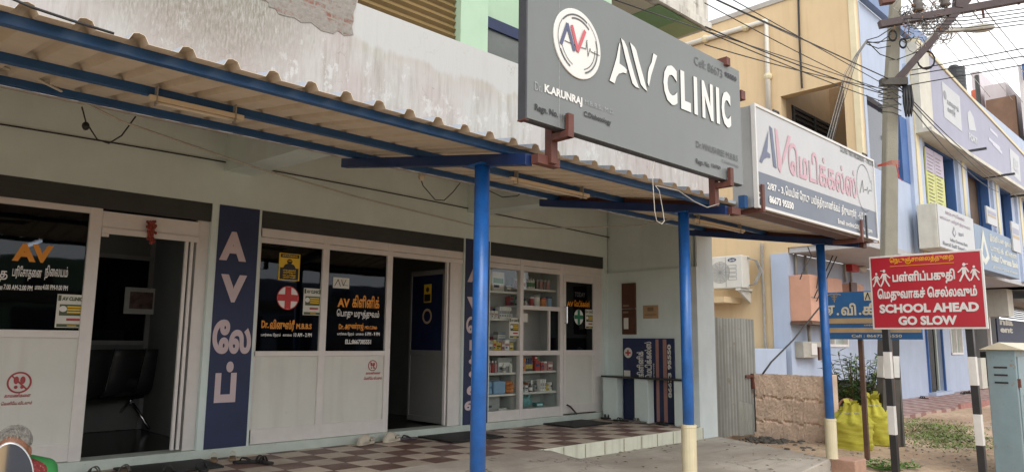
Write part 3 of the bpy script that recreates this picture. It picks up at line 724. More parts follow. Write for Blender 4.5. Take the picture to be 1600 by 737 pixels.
b = MB(); b.box(XM, XD-.05, 7.262, 7.267, 1.38, 2.50); paneB = b.build('glass_pane', g_dark, shop)
b = MB(); b.box(X0, XM, 7.255, 7.27, .60, 1.325); b.build('lower_panel', m_panel, shop)
b = MB(); b.box(XM, XD-.05, 7.255, 7.27, .60, 1.325); pB = b.build('lower_panel', m_panel, shop)
# caution poster
a = GM.uv(436.5,394.5); c = GM.uv(467,439); u0, v1, u1, v0 = a[0], a[1], c[0], c[1]; W, H = u1-u0, v1-v0; U = lambda t: u0+W*t; V = lambda t: v0+H*t
k = Ink(GM, .004); k.rect(u0,v0,u1,v1); cp = k.put('caution_poster', m_yellow, paneA)
k = Ink(GM, .0065); k.rect(U(.06),V(.03),U(.94),V(.46)); k.rect(U(.06),V(.84),U(.94),V(.97)); k.disc(U(.5),V(.70),W*.13,H*.09); k.poly([(U(.2),V(.46)),(U(.8),V(.46)),(U(.72),V(.58)),(U(.58),V(.62)),(U(.42),V(.62)),(U(.28),V(.58))]); k.put('poster_figure', m_black, cp)
k = Ink(GM, .009); k.text('எச்சரிக்கை', U(.14),V(.86),U(.86),V(.95),.03)
for t, s_ in ((.37,'முக கவசம்'), (.28,'அணிந்தால்'), (.19,'மட்டுமே'), (.10,'அனுமதி')): k.text(s_, U(.2),V(t-.03),U(.8),V(t+.045),.03)
k.rect(U(.42),V(.71),U(.58),V(.73)); k.put('poster_lettering', m_yellow, cp)
u, v = GM.uv(449.5,465); k = Ink(GM, .004); k.disc(u, v, .125, .125); rc = k.put('round_emblem', m_white, paneA)
k = Ink(GM, .0065); k.rect(u-.035, v-.115, u+.035, v+.115); k.rect(u-.115, v-.035, u+.115, v+.035); k.ring(u, v, .118, .127); k.put('red_cross', m_red, rc)
poster(paneA, GM, (474.5,449.5), (500,492.5))
k = Ink(GM, .003); k.textpx('Dr.', (408,512), (420,500.5), .035); k.textpx('வினுஸ்ரீ', (421,517), (460.5,499.5), .03); k.textpx('M.B.B.S', (462.5,513.5), (487,505.5), .04); k.put('orange_lettering', m_orange, paneA)
k = Ink(GM, .003); k.textpx('பார்வை நேரம் : காலை', (407.5,526), (456,520.5), .02); k.textpx('10 AM - 2 PM', (458.5,525.5), (487,520), .03); k.put('white_lettering', m_white, paneA)
k = Ink(GM, .003); k.textpx('AV', (527,479), (546.5,466.5), .04); k.textpx('கிளினிக்', (550,480), (593,462.5), .03); k.textpx('Dr.', (529,514), (537,506), .03); k.textpx('அருண்ராஜ்', (538,516), (568,504.5), .03); k.textpx('MD,C,Diab', (569.5,514.5), (589,509), .04); k.put('orange_lettering', m_orange, paneB)
k = Ink(GM, .003); k.textpx('பொது மருத்துவம்', (525.7,497.5), (592.5,485), .018); k.textpx('பார்வை நேரம் : மாலை', (526.7,524.5), (568,519), .02); k.textpx('6 PM - 9 PM', (570,524), (593,518.7), .03); k.textpx('ELL:8667385551', (539,537), (579.5,530), .03); k.put('white_lettering', m_white, paneB)
a = GM.uv(520.5,432.5); c = GM.uv(545,451); k = Ink(GM, .004); k.rect(a[0], c[1], c[0], a[1]); lp = k.put('logo_sticker', m_paper, paneB)
def av_mark(k, u0, v0, u1, v1, w):
    W, H = u1-u0, v1-v0
    k.line([(u0, v0), (u0+W*.28, v1)], w); k.line([(u0+W*.28, v1), (u0+W*.5, v0)], w)
k = Ink(GM, .0065); W = c[0]-a[0]; H = a[1]-c[1]; av_mark(k, a[0]+.1*W, c[1]+.2*H, a[0]+.8*W, a[1]-.2*H, .008); k.line([(a[0]+.5*W,a[1]-.2*H),(a[0]+.62*W,c[1]+.25*H),(a[0]+.78*W,a[1]-.2*H)], .007); k.line([(a[0]+.6*W,c[1]+.3*H),(a[0]+.92*W,c[1]+.3*H)], .004); k.put('logo_mark', m_black, lp)
nofoot(pB, Plane('Y', 7.255), (582,570.5), .062, [('காலணிகளை', (571,584.5), (594,579.5)), ('வெளியே விடவும்', (568,593), (596,587))])
# hinged inner leaf, swung inwards
b = MB(); b.box(5.90, 5.94, 7.32, 7.36, .47, 2.42); b.box(5.90,5.94,8.02,8.06,.47,2.42); b.box(5.90,5.94,7.36,8.02,2.36,2.42); b.box(5.90,5.94,7.36,8.02,1.31,1.38); b.box(5.90,5.94,7.36,8.02,.47,.54)
dl = b.build('hinged_door', mat('dark_door_frame', (.20,.20,.19), .4, .1, 5), shop, bevel=.003)
b = MB(); b.box(5.912, 5.926, 7.36, 8.02, 1.38, 2.36); b.build('blue_film_glass', mat('navy_door_film', (.012,.018,.05), .25, .2, 3), dl)
b = MB(); b.box(5.912, 5.926, 7.36, 8.02, .54, 1.31); b.build('lower_panel', mat('grey_door_panel', (.20,.20,.19), .5, .05, 3), dl)
D_ = Plane('X', 5.912); k = Ink(D_, .004); k.rect(-7.76, 2.0, -7.60, 2.24); k.put('door_poster', m_yellow, dl); k = Ink(D_, .007); k.rect(-7.745,2.015,-7.615,2.11); k.disc(-7.68,2.17,.035); k.put('door_poster_print', m_black, dl)
k = Ink(D_, .004); k.ring(-7.68, 1.82, .07, .10); k.put('round_sticker', m_signtan, dl)
# ---- pharmacy
pharm = thing('shopfront', (7.8, 7.25, .45), 'pharmacy shopfront with glazed display shelves of medicines and a dark glass door', 'shopfront')
X0, XA, XB, X1 = 6.59, 7.22, 8.05, 9.02
b = MB()
b.box(X0, X1, FY0, FY1, 2.565, 2.654); b.box(XB+.05, 8.86, FY0, FY1, 2.501, 2.565); b.box(X0, XB+.05, FY0-.004, FY1, 2.49, 2.56)
for x in (XA, XB): b.box(x-.032, x+.032, FY0-.008, FY1, .45, 2.65)
b.box(X0, XB, FY0, FY1, 1.315, 1.38); b.box(X0, XB, FY0, FY1, .452, .585); b.box(XA+.03, XB-.03, FY0, FY1, 1.95, 2.01)
b.box(8.86, X1, FY0+.015, FY1+.03, .45, 2.65); b.box(7.79,7.82,FY0+.005,FY1-.02,1.38,1.95); b.box(X0,X0+.03,FY0,FY1,.45,2.65)
b.build('frame', m_frame, pharm, bevel=.004)
GQ = Plane('Y', 7.262); panes = []
for x0, x1, z0, z1 in ((X0, XA, 1.38, 2.49), (X0, XA, .585, 1.315), (XA, XB, 2.01, 2.49), (XA, XB, .585, 1.315)):
    b = MB(); b.box(x0, x1, 7.262, 7.267, z0, z1); panes.append(b.build('glass_pane', g_clear, pharm))
b = MB(); b.box(7.82, XB, 7.27, 7.275, 1.38, 1.95); b.build('sliding_window_pane', glass('navy_tinted_glass', (.06,.07,.13)), pharm)
poster(panes[0], GQ, (795.5,466+30), (810.5,528)); 
a = GQ.uv(817.5,489); c = GQ.uv(824,503); k = Ink(GQ, .004); k.rect(a[0], c[1], c[0], a[1]); k.put('notice_paper', m_paper, panes[3])
m_shelf = mat('white_laminate_shelf', (.72,.71,.67), .4, .05, 4)
m_back = mat('display_back_panel', (.42,.44,.42), .6, .08, 3)
b = MB(); b.box(6.46, XB+.02, 7.66, 7.68, .46, 2.6); b.box(XB, XB+.02, 7.31, 7.66, .46, 2.6); b.box(XA-.01, XA+.01, 7.31, 7.66, .46, 1.5); b.build('display_back', m_back, pharm)
SH = {'L': [2.19, 1.812, 1.382, 1.08, .795, .575], 'R': [2.26, 2.012, 1.09, .80, .575]}
SHZ = {}
for side, x0, x1 in (('L', X0, XA-.02), ('R', XA+.02, XB-.02)):
    for z in SH[side]:
        b = MB(); b.box(x0, x1, 7.315, 7.655, z-.026, z); b.build('display_shelf', m_shelf, pharm)
# door
b = MB(); DX0, DX1 = XB+.045, 8.855
b.box(DX0, DX0+.06, FY0-.002, FY1-.02, .47, 2.5); b.box(DX1-.06, DX1, FY0-.002, FY1-.02, .47, 2.5); b.box(DX0+.06, DX1-.06, FY0-.001, FY1-.02, 2.40, 2.5); b.box(DX0+.06, DX1-.06, FY0-.001, FY1-.02, 1.305, 1.385); b.box(DX0+.06, DX1-.06, FY0-.001, FY1-.02, .47, .60)
door = b.build('door', m_frame, pharm, bevel=.003)
b = MB(); b.box(DX0+.05, DX1-.05, 7.262, 7.267, 1.375, 2.41); dg = b.build('door_glass', g_dark, door)
b = MB(); b.box(DX0+.05, DX1-.05, 7.257, 7.27, .59, 1.31); b.build('door_panel', m_panel, door)
b = MB(); b.tube([(DX0+.03,FY0-.002,1.78),(DX0+.03,FY0-.05,1.78),(DX0+.03,FY0-.05,2.02),(DX0+.03,FY0-.002,2.02)], .011); b.build('door_handle', m_chrome, door)
b = MB(); b.tube([(DX0+.06,FY0-.01,.60),(DX0+.1,FY0-.05,.57),(DX0+.19,FY0-.09,.465)], .013); b.build('door_stop', m_black, door)
k = Ink(GQ, .003); k.textpx('AV', (885.5,478), (895.5,471), .04); k.textpx('மெடிக்கல்ஸ்', (897,478.5), (921,470), .03); k.put('orange_lettering', m_orange, dg)
u, v = GQ.uv(904,495); k = Ink(GQ, .003); k.disc(u, v, .105, .115); dc = k.put('round_emblem', m_white, dg)
k = Ink(GQ, .0055); k.rect(u-.028, v-.112, u+.028, v+.112); k.rect(u-.102, v-.03, u+.102, v+.03); k.put('green_cross', m_green, dc)
poster(dg, GQ, (914,483), (926.5,513))
k = Ink(GQ, .003); k.textpx('TODAY', (898,463), (914,457), .01); k.put('faint_lettering', mat('worn_grey_print', (.10,.11,.13), .5, .2, 20), dg)

# ------------------------------------------------------------------ stock on the pharmacy shelves
random.seed(21)
C_ = {'white': mat('white_carton', (.78,.77,.73), .55, .06, 20), 'red': mat('red_carton', (.42,.04,.03), .5, .1, 20), 'orange': mat('orange_carton', (.60,.20,.04), .5, .1, 20),
      'yellow': mat('yellow_carton', (.62,.46,.06), .5, .1, 20), 'blue': mat('pale_blue_cloth_pack', (.24,.40,.60), .6, .06, 12), 'green': mat('green_pack', (.08,.26,.12), .5, .12, 16),
      'brown': mat('amber_bottle', (.11,.05,.02), .2, .1, 20), 'grey': mat('grey_carton', (.33,.33,.32), .55, .1, 20), 'pink': mat('pink_label_tin', (.46,.24,.24), .5, .1, 20), 'navy': mat('navy_carton', (.03,.05,.14), .5, .1, 20), 'lime': mat('lime_pouch', (.28,.38,.06), .45, .2, 14), 'teal': mat('teal_plastic_bag', (.10,.30,.30), .35, .3, 14)}
def carton(x, y, z, w, d, h, colr, band, label, group, ry=0.0):
    ry += random.uniform(-.16,.16); t = thing('medicine_carton', (x, y, z), label, 'carton', group); c, s_ = math.cos(ry), math.sin(ry)
    b = MB(); b.obox((x, y, z+h/2+.001), (w/2*c, w/2*s_, 0), (-d/2*s_, d/2*c, 0), (0,0,h/2)); b.build('box_body', C_[colr], t, bevel=.002)
    b = MB(); b.obox((x+d/2*s_+.0006*s_, y-d/2*c-.0006*c, z+h*.55), (w*.42*c, w*.42*s_, 0), (-.001*s_, .001*c, 0), (0,0,h*.13)); b.build('printed_band', C_[band], t)
    if h > .07:
        b = MB(); b.obox((x+d/2*s_+.0006*s_-w*.15*c, y-d/2*c-.0006*c-w*.15*s_, z+h*.27), (w*.22*c, w*.22*s_, 0), (-.001*s_, .001*c, 0), (0,0,h*.07)); b.build('printed_mark', C_['navy' if band != 'navy' else 'red'], t)
    return t
def bottle(x, y, z, r, h, colr, capc, lab, label, group):
    t = thing('medicine_bottle', (x, y, z), label, 'bottle', group)
    b = MB(); b.lathe((x,y,z+.001), [(r*.95,0),(r,.01),(r,h*.62),(r*.85,h*.7),(r*.42,h*.78),(r*.42,h*.84)], 10); b.build('bottle_body', C_[colr], t, smooth=True)
    b = MB(); b.lathe((x,y,z+h*.84), [(r*.5,0),(r*.5,h*.16)], 10); b.build('cap', C_[capc], t)
    b = MB(); b.lathe((x,y,z+h*.16), [(r*1.015,0),(r*1.015,h*.36)], 10); b.build('paper_label', C_[lab], t); return t
def tin(x, y, z, r, h, colr, lid, label, group):
    t = thing('medicine_jar', (x, y, z), label, 'jar', group)
    b = MB(); b.lathe((x,y,z+.001), [(r,0),(r,h*.82)], 12); b.build('jar_body', C_[colr], t, smooth=False)
    b = MB(); b.lathe((x,y,z+.001+h*.82), [(r*1.06,0),(r*1.06,h*.18)], 12); b.build('lid', C_[lid], t); return t
yf = 7.40
# left column, top shelf: large poster boxes
carton(6.70, 7.45, 2.19, .16, .1, .24, 'yellow', 'green', 'tall yellow and green carton at the left end of the top left shelf', None)
carton(6.93, 7.47, 2.19, .24, .12, .27, 'white', 'green', 'large white carton with a green band on the top left shelf', None)
carton(7.11, 7.43, 2.19, .1, .1, .09, 'grey', 'white', 'small grey carton beside the large white one on the top left shelf', None)
x = 6.655
for k in range(4): carton(x, 7.40, 1.812, .062, .08, .105, 'white', 'pink', 'small white carton with a pink print in the low row of the second left shelf', 'white cartons in the low row'); x += .066
x = 6.93
for k in range(6): carton(x, 7.40, 1.812, .034, .09, .165, 'white', 'grey', 'slim upright white carton in the tight row of the second left shelf', 'slim white cartons in a row'); x += .037
carton(6.69, 7.40, 1.917, .06, .08, .1, 'white', 'red', 'white carton stacked on top of the low row of cartons', None)
b = MB(); b.ball((7.0,7.56,1.90), .13,.05,.09, 10,6); tag(b.build('snack_pouch', C_['lime'], smooth=True), 'green pouch lying behind the slim white cartons', 'pouch')
bottle(7.165, 7.39, 1.812, .022, .15, 'grey', 'white', 'white', 'grey bottle at the right end of the second left shelf', None)
for k in range(4): carton(7.0, 7.45, 1.382+.047*k+.07, .14, .1, .045, 'grey' if k%2 else 'white', 'blue', 'flat carton in the pile on the third left shelf', 'flat cartons in a pile', .1*k-.1)
carton(7.0, 7.45, 1.382, .16, .12, .069, 'navy', 'white', 'navy carton under the pile of flat cartons', None)
for k, (cx, cc, bb) in enumerate(((6.66,'white','navy'),(6.74,'grey','white'),(6.81,'yellow','red'),(6.89,'yellow','navy'),(6.965,'pink','white'),(7.05,'white','pink'),(7.13,'yellow','white'))):
    carton(cx, 7.36, 1.382, .07, .05, .10+.02*(k%3), cc, bb, '%s carton with a %s band leaning at the front of the third left shelf' % (cc, bb), None, (.2,-.25,.12,-.1,.3,-.2,.1)[k])
# left column, below the rail
carton(6.66, 7.4, 1.08, .07, .08, .19, 'white', 'grey', 'tall white carton at the left end of the fourth left shelf', None)
for k, cc in enumerate(('pink','red','pink')): bottle(6.76+.055*k, 7.38, 1.08, .021, .16, cc, 'white', cc, '%s bottle on the fourth left shelf' % cc if cc == 'red' else 'pink bottle beside the red bottle on the fourth left shelf', 'pink bottles beside the red one' if cc == 'pink' else None)
carton(7.05, 7.46, 1.08, .26, .16, .2, 'grey', 'white', 'big grey carton on the fourth left shelf', None)
bottle(7.0, 7.35, 1.08, .022, .13, 'white', 'white', 'grey', 'white bottle in front of the big grey carton', None); bottle(7.13, 7.35, 1.08, .02, .15, 'white', 'green', 'white', 'white bottle with a green cap in front of the big grey carton', None)
for k, (cx, h) in enumerate(((6.68,.085),(6.68,.085),(6.93,.17))):
    b = MB(); zz = .795+(.09 if k == 1 else 0); b.obox((cx, 7.42, zz+h/2+.001), (.11,0,0), (0,.07,0), (0,0,h/2)); tag(b.build('cotton_pack', C_['blue'], bevel=.018), ('lower folded pale blue pack at the left of the fifth left shelf', 'upper folded pale blue pack at the left of the fifth left shelf', 'tall pale blue pack beside the orange packets')[k], 'pack')
for k in range(6):
    b = MB(); b.ball((7.09+.07*(k%2)-.0, 7.37+.02*(k//4), .828+.052*(k//2)), .048,.04,.03, 8,6); tag(b.build('sachet_bundle', C_['orange'], smooth=True), 'orange sachet bundle heaped on the fifth left shelf', 'sachets', 'orange sachet bundles in a heap')
carton(6.85, 7.5, .575, .3, .12, .2, 'grey', 'grey', 'dim grey carton on the bottom left shelf', None)
carton(6.99, 7.36, .575, .16, .07, .03, 'white', 'grey', 'flat white carton lying on the bottom left shelf', None, .4)
# right column
for k in range(3): tin(7.30+.06*k, 7.40, 2.385, .026, .095, 'white', 'white', 'white jar standing on other jars at the top of the right shelves', 'white jars stacked at the top')
for k, cc in enumerate(('pink','white','grey')): tin(7.28+.075*k, 7.40, 2.26, .034, .123, cc, 'white', '%s jar under the stacked white jars on the top right shelf' % cc, None)
bottle(7.36, 7.35, 2.26, .036, .14, 'white', 'white', 'pink', 'white bottle with a round pink label at the front of the top right shelf', None)
for k in range(3): bottle(7.50+.05*k, 7.38, 2.26, .024, .17, 'white', 'grey', 'green', 'white bottle with a green label on the top right shelf', 'white bottles with green labels')
for k in range(4): tin(7.70+.078*k, 7.40, 2.26, .033, .145, 'pink' if k%2 else 'brown', 'grey', ('brown' if k%2 == 0 else 'pink') + ' jar in the row at the right of the top right shelf', 'brown jars in the row' if k%2 == 0 else 'pink jars in the row')
for k in range(4): bottle(7.30+.055*k, 7.42, 2.012, .022, .16-.02*(k%2), 'navy', 'grey', 'grey', 'dark bottle at the left of the second right shelf', 'dark bottles in the second right shelf')
bottle(7.42, 7.35, 2.012, .022, .07, 'white', 'white', 'white', 'tiny white bottle before the dark bottles on the second right shelf', None)
tin(7.575, 7.39, 2.012, .035, .13, 'red', 'white', 'red jar on the second right shelf', None); tin(7.685, 7.40, 2.012, .055, .16, 'white', 'grey', 'large white jar on the second right shelf', None); tin(7.82, 7.39, 2.012, .05, .13, 'orange', 'red', 'orange jar on the second right shelf', None); tin(7.94, 7.39, 2.012, .048, .15, 'blue', 'navy', 'blue jar at the right end of the second right shelf', None)
carton(7.29, 7.40, 1.09, .06, .07, .15, 'orange', 'red', 'narrow orange carton at the left of the third right shelf', None); carton(7.40, 7.40, 1.09, .08, .07, .18, 'orange', 'pink', 'wide orange carton on the third right shelf', None)
for k in range(3): bottle(7.495+.045*k, 7.40, 1.09, .021, .18, 'navy', 'navy', 'yellow', 'black bottle with a yellow label on the third right shelf', 'black bottles with yellow labels')
carton(7.665, 7.38, 1.09, .09, .07, .15, 'red', 'navy', 'bright red carton on the third right shelf', None); carton(7.655, 7.40, 1.242, .06, .06, .06, 'red', 'white', 'small red carton on top of the bright red one', None); carton(7.75, 7.36, 1.09, .06, .06, .12, 'red', 'navy', 'small red carton right of the bright red one', None)
tin(7.83, 7.39, 1.09, .05, .13, 'pink', 'white', 'pink jar on the third right shelf', None); carton(7.94, 7.39, 1.09, .1, .08, .13, 'pink', 'white', 'square pink carton at the right end of the third right shelf', None)
for k, (cx, h, cc) in enumerate(((7.28,.15,'grey'),(7.34,.13,'white'),(7.40,.10,'grey'),(7.47,.09,'white'),(7.66,.09,'grey'))): carton(cx, 7.40, .80, .05, .06, h, cc, 'navy', ('tall grey carton at the left end of the fourth right shelf','white carton beside the tall grey one on the fourth right shelf','plain grey carton in the fourth right shelf, third from the left','low white carton in the fourth right shelf','low grey carton right of the dark bottle on the fourth right shelf')[k], None)
bottle(7.55, 7.38, .80, .026, .12, 'brown', 'navy', 'white', 'brown bottle with a white label on the fourth right shelf', None); carton(7.595, 7.42, .80, .03, .06, .15, 'white', 'grey', 'slim white carton behind the brown bottle', None)
for k in range(3): carton(7.76+.045*k, 7.40, .80, .04, .06, .165, 'white', 'grey', 'white carton in the close group at the right of the fourth right shelf', 'white cartons in a close group', .1)
carton(7.89, 7.38, .80, .03, .06, .10, 'yellow', 'white', 'yellow carton at the right of the fourth right shelf', None); carton(7.95, 7.38, .80, .05, .06, .12, 'white', 'navy', 'tilted white carton at the far right of the fourth right shelf', None, .3)
b = MB(); b.ball((7.5,7.45,.66), .14,.09,.075, 12,8); b.ball((7.43,7.42,.74), .05,.04,.05, 8,6); b.ball((7.57,7.43,.73), .035,.03,.06, 8,6); tag(b.build('plastic_bag', C_['teal'], smooth=True), 'teal plastic bag on the bottom right shelf', 'bag')
carton(7.33, 7.42, .575, .14, .1, .09, 'brown', 'brown', 'brown carton beside the teal bag', None)
carton(7.78, 7.45, .575, .12, .1, .06, 'teal', 'white', 'flat teal carton at the right of the bottom right shelf', None)

# back rows, packed close
random.seed(77)
RN = {2.19:'top',1.812:'second',1.382:'third',1.08:'fourth',.795:'fifth',2.26:'top',2.012:'second',1.09:'third',.80:'fourth'}
for side, x0, x1, zz in (('left',6.62,7.18,(1.812,1.382,1.08,.795)), ('right',7.27,8.0,(2.26,2.012,1.09,.80))):
    for z in zz:
        x = x0
        while x < x1-.05:
            w = random.uniform(.045,.095); hh = random.uniform(.09,.19) if z < 2.0 or side == 'left' else random.uniform(.10,.16)
            if side == 'right' and z == 2.26: hh = random.uniform(.11,.17)
            carton(x+w/2, 7.56+random.uniform(-.02,.02), z, w, .09, hh, random.choice(('white','white','grey','pink','yellow','orange','red','green','navy')), random.choice(('white','navy','red','green','grey')), 'carton packed in the back row of the %s %s shelf' % (RN[z], side), 'back row of the %s %s shelf' % (RN[z], side))
            x += w+random.uniform(.002,.012)
# ------------------------------------------------------------------ tin awning
aw = thing('awning', (3.25, 3.65, .2), 'long corrugated tin awning on blue steel posts over the clinic front', 'awning')
def shz(y): return 2.176+.16*y+.062         # underside of the sheets
XE = 9.40; XL = -5.0
# trapezoidal sheet, ribs every 0.2 m
b = MB(); prof = []; x = XL
while x < XE-.01:
    prof += [(x, 0), (x+.125, 0), (x+.142, .034), (x+.165, .040), (x+.188, .034)]; x += .2055
prof.append((x, 0)); NV = len(prof); ysq = [3.27, 3.9, 4.6, 5.3, 5.585]; vs = []; fs = []
for y in ysq:
    for (px_, h) in prof: vs.append((px_, y, shz(y)+h))
for j in range(len(ysq)-1):
    for i in range(NV-1): fs.append((j*NV+i, j*NV+i+1, (j+1)*NV+i+1, (j+1)*NV+i))
b.add(vs, fs); sh = b.build('roof_sheet', [mat('weathered_sheet_top', (.40,.44,.50), .45, .1, 3, streak=.3, streak_c=(.33,.34,.35)), m_sheet], aw)
sm = sh.modifiers.new('thick', 'SOLIDIFY'); sm.thickness = .0025; sm.offset = 1; sm.material_offset = 1; sm.material_offset_rim = 1
for y in (3.40, 4.37, 5.24):
    z = shz(y); b = MB(); b.box(XL, XE-.08, y-.022, y+.022, z-.052, z-.003); b.build('purlin', m_bluepur, aw, bevel=.003)
for i, x in enumerate((3.25, 5.74, 8.73)):
    b = MB(); y0, y1 = 3.2, 5.46; zz = lambda y: shz(y)-.052
    b.prism([(x-.03,y0,zz(y0)-.078),(x-.03,y1,zz(y1)-.078),(x-.03,y1,zz(y1)-.001),(x-.03,y0,zz(y0)-.001)], (.06,0,0)); bm_ = b.build('rafter_beam', m_bluebeam, aw, bevel=.003)
    if i:
        b = MB(); b.prism([(x+.034,3.5,zz(3.5)-.02),(x+.034,5.4,zz(5.4)-.02),(x+.034,5.4,zz(5.4)+.045),(x+.034,3.5,zz(3.5)+.045)], (.04,0,0)); b.build('brace_channel', m_rust, aw)
def post(x, y, ztop, zb, sleeve, dx=0):
    b = MB(); b.tube([(x+dx,y,zb),(x,y,ztop)], .052 if not sleeve else .05, 20); b.box(x-.075,x+.075,y-.075,y+.075,ztop-.008,ztop); p = b.build('post', m_bluep, aw, smooth=False)
    for f in p.data.polygons: f.use_smooth = len(f.vertices) == 4 and abs(f.normal.z) < .5 and f.area < .5 and f.area > .005
    if sleeve:
        b = MB(); b.lathe((x+dx*.9,y,.2), [(.068,0),(.066,.02),(.066,sleeve-.03),(.069,sleeve-.025),(.069,sleeve)], 18); b.build('pipe_sleeve', m_pvc, p, smooth=False)
post(3.25, 3.65, shz(3.65)-.125, .2, 0)
post(5.745, 3.65, shz(3.65)-.125, .2, .59)
post(8.72, 3.65, shz(3.65)-.125, .2, .45, .03)
# rivets and drilled plates
b = MB(); b.box(3.26, 3.47, 3.13, 3.19, shz(3.2)-.12, shz(3.2)-.06); b.build('bracket_stub', m_rust, aw)
b = MB(); b.box(5.75, 5.9, 3.16, 3.2, shz(3.2)-.12, shz(3.2)-.06); b.box(8.75,8.85,3.16,3.2,shz(3.2)-.13,shz(3.2)-.05); b.build('bracket_stub', m_rust, aw)
# tube light battens hung under the second purlin
TL = 'tube light battens under the awning'
for i, (xa, xb, lab) in enumerate(((pY(232,160,4.30).x, pY(380,188,4.30).x, 'cream tube light batten tied under the awning left of the nearest blue post'), (pY(797,285,4.30).x, pY(920,310,4.30).x, 'cream tube light batten under the awning between the first two blue posts'), (pY(1085,350,4.30).x, pY(1163,370,4.30).x, 'cream tube light batten under the awning near its far end'))):
    y = 4.30; z = shz(y)-.075
    t = thing('tube_light', ((xa+xb)/2, y, z), lab, 'tube light', TL)
    b = MB(); b.box(xa, xb, y-.016, y+.016, z-.012, z+.018); b.build('batten', m_tube, t, bevel=.003)
    b = MB(); b.tube([(xa+.04,y-.005,z-.022),(xb-.04,y-.005,z-.022)], .0105, 10); b.build('tube', mat('unlit_tube_glass_%d' % i, (.62,.56,.46), .2, .03, 4), t, smooth=True)
    for q in (.07, .9):
        b = MB(); xx = xa+(xb-xa)*q; b.box(xx-.003, xx+.003, y-.022, y+.022, z-.036, z+.075); b.build('tie_strap', m_wiregrey, t)

# ------------------------------------------------------------------ grey clinic signboard over the eave
SY = 3.0; S = Plane('Y', SY)
sg = thing('clinic_signboard', (4.34, 3.03, 1.34+1.5), 'large grey signboard with raised white letters and a round white logo', 'signboard')
x0, x1, z0, z1 = 3.022, 5.662, 2.842, 3.862
b = MB(); b.box(x0, x1, SY, SY+.012, z0, z1); bd = b.build('face_panel', m_signgrey, sg, bevel=.002)
b = MB(); b.box(x0+.002, x1-.002, SY+.0125, SY+.062, z0-.006, z1); b.box(x0-.012, x0+.001, SY-.004, SY+.062, z0-.008, z1); b.build('edge_frame', m_signdark, sg)
b = MB(); b.box(x0-.016, x0+.02, SY+.0, SY+.064, z0-.014, z0-.0065); b.build('bottom_channel', m_rust, sg)
# round logo: thick white disc with raised arcs and letters
u, v = S.uv(901.5, 69.5); ru = (S.uv(941.5,75)[0]-S.uv(862,66)[0])/2; b = MB()
ru = .237
b.lathe((u, SY-.001, v), [(ru,0),(ru,.007),(ru-.003,.009)], 48, (1,0,0), (0,0,1), (0,-1,0)); lg = b.build('logo_disc', m_logo_white, sg)
LP = Plane('Y', SY-.0105)
k = Ink(LP, .002); k.ring(u, v, ru*.80, ru*.845, 62, 140); k.ring(u, v, ru*.70, ru*.745, 50, 112); k.ring(u, v, ru*.83, ru*.85, 140, 230); k.ring(u, v, ru*.80, ru*.84, 205, 245); k.ring(u, v, ru*.70, ru*.72, 200, 250)
k.ring(u, v, ru*.80, ru*.845, -70, 22); k.ring(u, v, ru*.71, ru*.735, -70, 0); k.ring(u, v, ru*.845, ru*.86, 20, 60)
k.put('logo_arc', m_darkgreen if False else mat('dark_grey_acrylic', (.09,.095,.09), .4, .1, 6), lg)
def P2(px, py): return S.uv(px, py)
k = Ink(LP, .004); k.line([P2(874.5,68), P2(884,39.5), P2(894.5,79)], .028); k.put('logo_letter', m_logo_blue, lg)
k = Ink(LP, .006); k.line([P2(891,42.5), P2(900,80), P2(911,51)], .028); k.put('logo_letter', m_logo_red, lg)
k = Ink(LP, .003); k.line([P2(880,64.5), P2(891,69.5), P2(899,73), P2(904,75), P2(911,77), P2(913,78), P2(914.7,64), P2(916.5,89), P2(919.5,77), P2(921,82), P2(934,88)], .005); k.put('heartbeat_line', m_black, lg)
# swoosh AV and CLINIC, raised letters with a dark return edge
def raised(polys, name='raised_letter'):
    for pts in polys:
        uvp = [P2(*p) for p in pts]
        b = MB(); b.prism([(q[0], SY-.008, q[1]) for q in uvp], (0, .0078, 0)); o = b.build(name, [m_logo_white, m_signdark], sg)
        for f in o.data.polygons:
            if abs(f.normal.y) < .5: f.material_index = 1
raised([[(951,126.5),(957,108),(962,91),(966,70),(967,67),(968,72),(966.5,100),(975,106),(978,110),(977.5,115.5),(972,114),(965.5,116),(962,121),(960.5,126),(959,131)],
        [(969,60.5),(974,65),(978.5,75),(983,93),(990,118),(996,135.5),(998,139),(992,136.5),(987,131),(983,117),(976,91)],
        [(983,67),(990,74),(993,80),(997,96),(1003,117),(1010,143.5),(1005,139),(1000,132.5),(995,114),(989,91)],
        [(1019.5,84),(1025.5,88),(1020,106),(1016,119),(1012.5,136),(1010.5,130),(1011,115),(1013,106),(1017,98)]])
def raised_text(st, bl, tr, bold, name='raised_letter'):
    a = S.uv(*bl); c = S.uv(*tr)
    V, T = text2d(st, bold); used = {i for t in T for i in t}
    xa = min(V[i][0] for i in used); xb = max(V[i][0] for i in used); ya = min(V[i][1] for i in used); yb = max(V[i][1] for i in used)
    mp = lambda p, y: (a[0]+(p[0]-xa)/(xb-xa)*(c[0]-a[0]), y, a[1]+(p[1]-ya)/(yb-ya)*(c[1]-a[1]))
    me = MB(); n = len(V); me.add([mp(p, SY-.008) for p in V], T)
    ec = {}
    for t in T:
        for i in range(3):
            e = (t[i], t[(i+1)%3]); ec[frozenset(e)] = ec.get(frozenset(e), 0)+1
    me.cur = 1
    for e, q in ec.items():
        if q == 1:
            i, j = tuple(e); me.add([mp(V[i], SY-.008), mp(V[j], SY-.008), mp(V[j], SY-.0005), mp(V[i], SY-.0005)], [(0,1,2,3)])
    return me.build(name, [m_logo_white, m_signdark], sg)
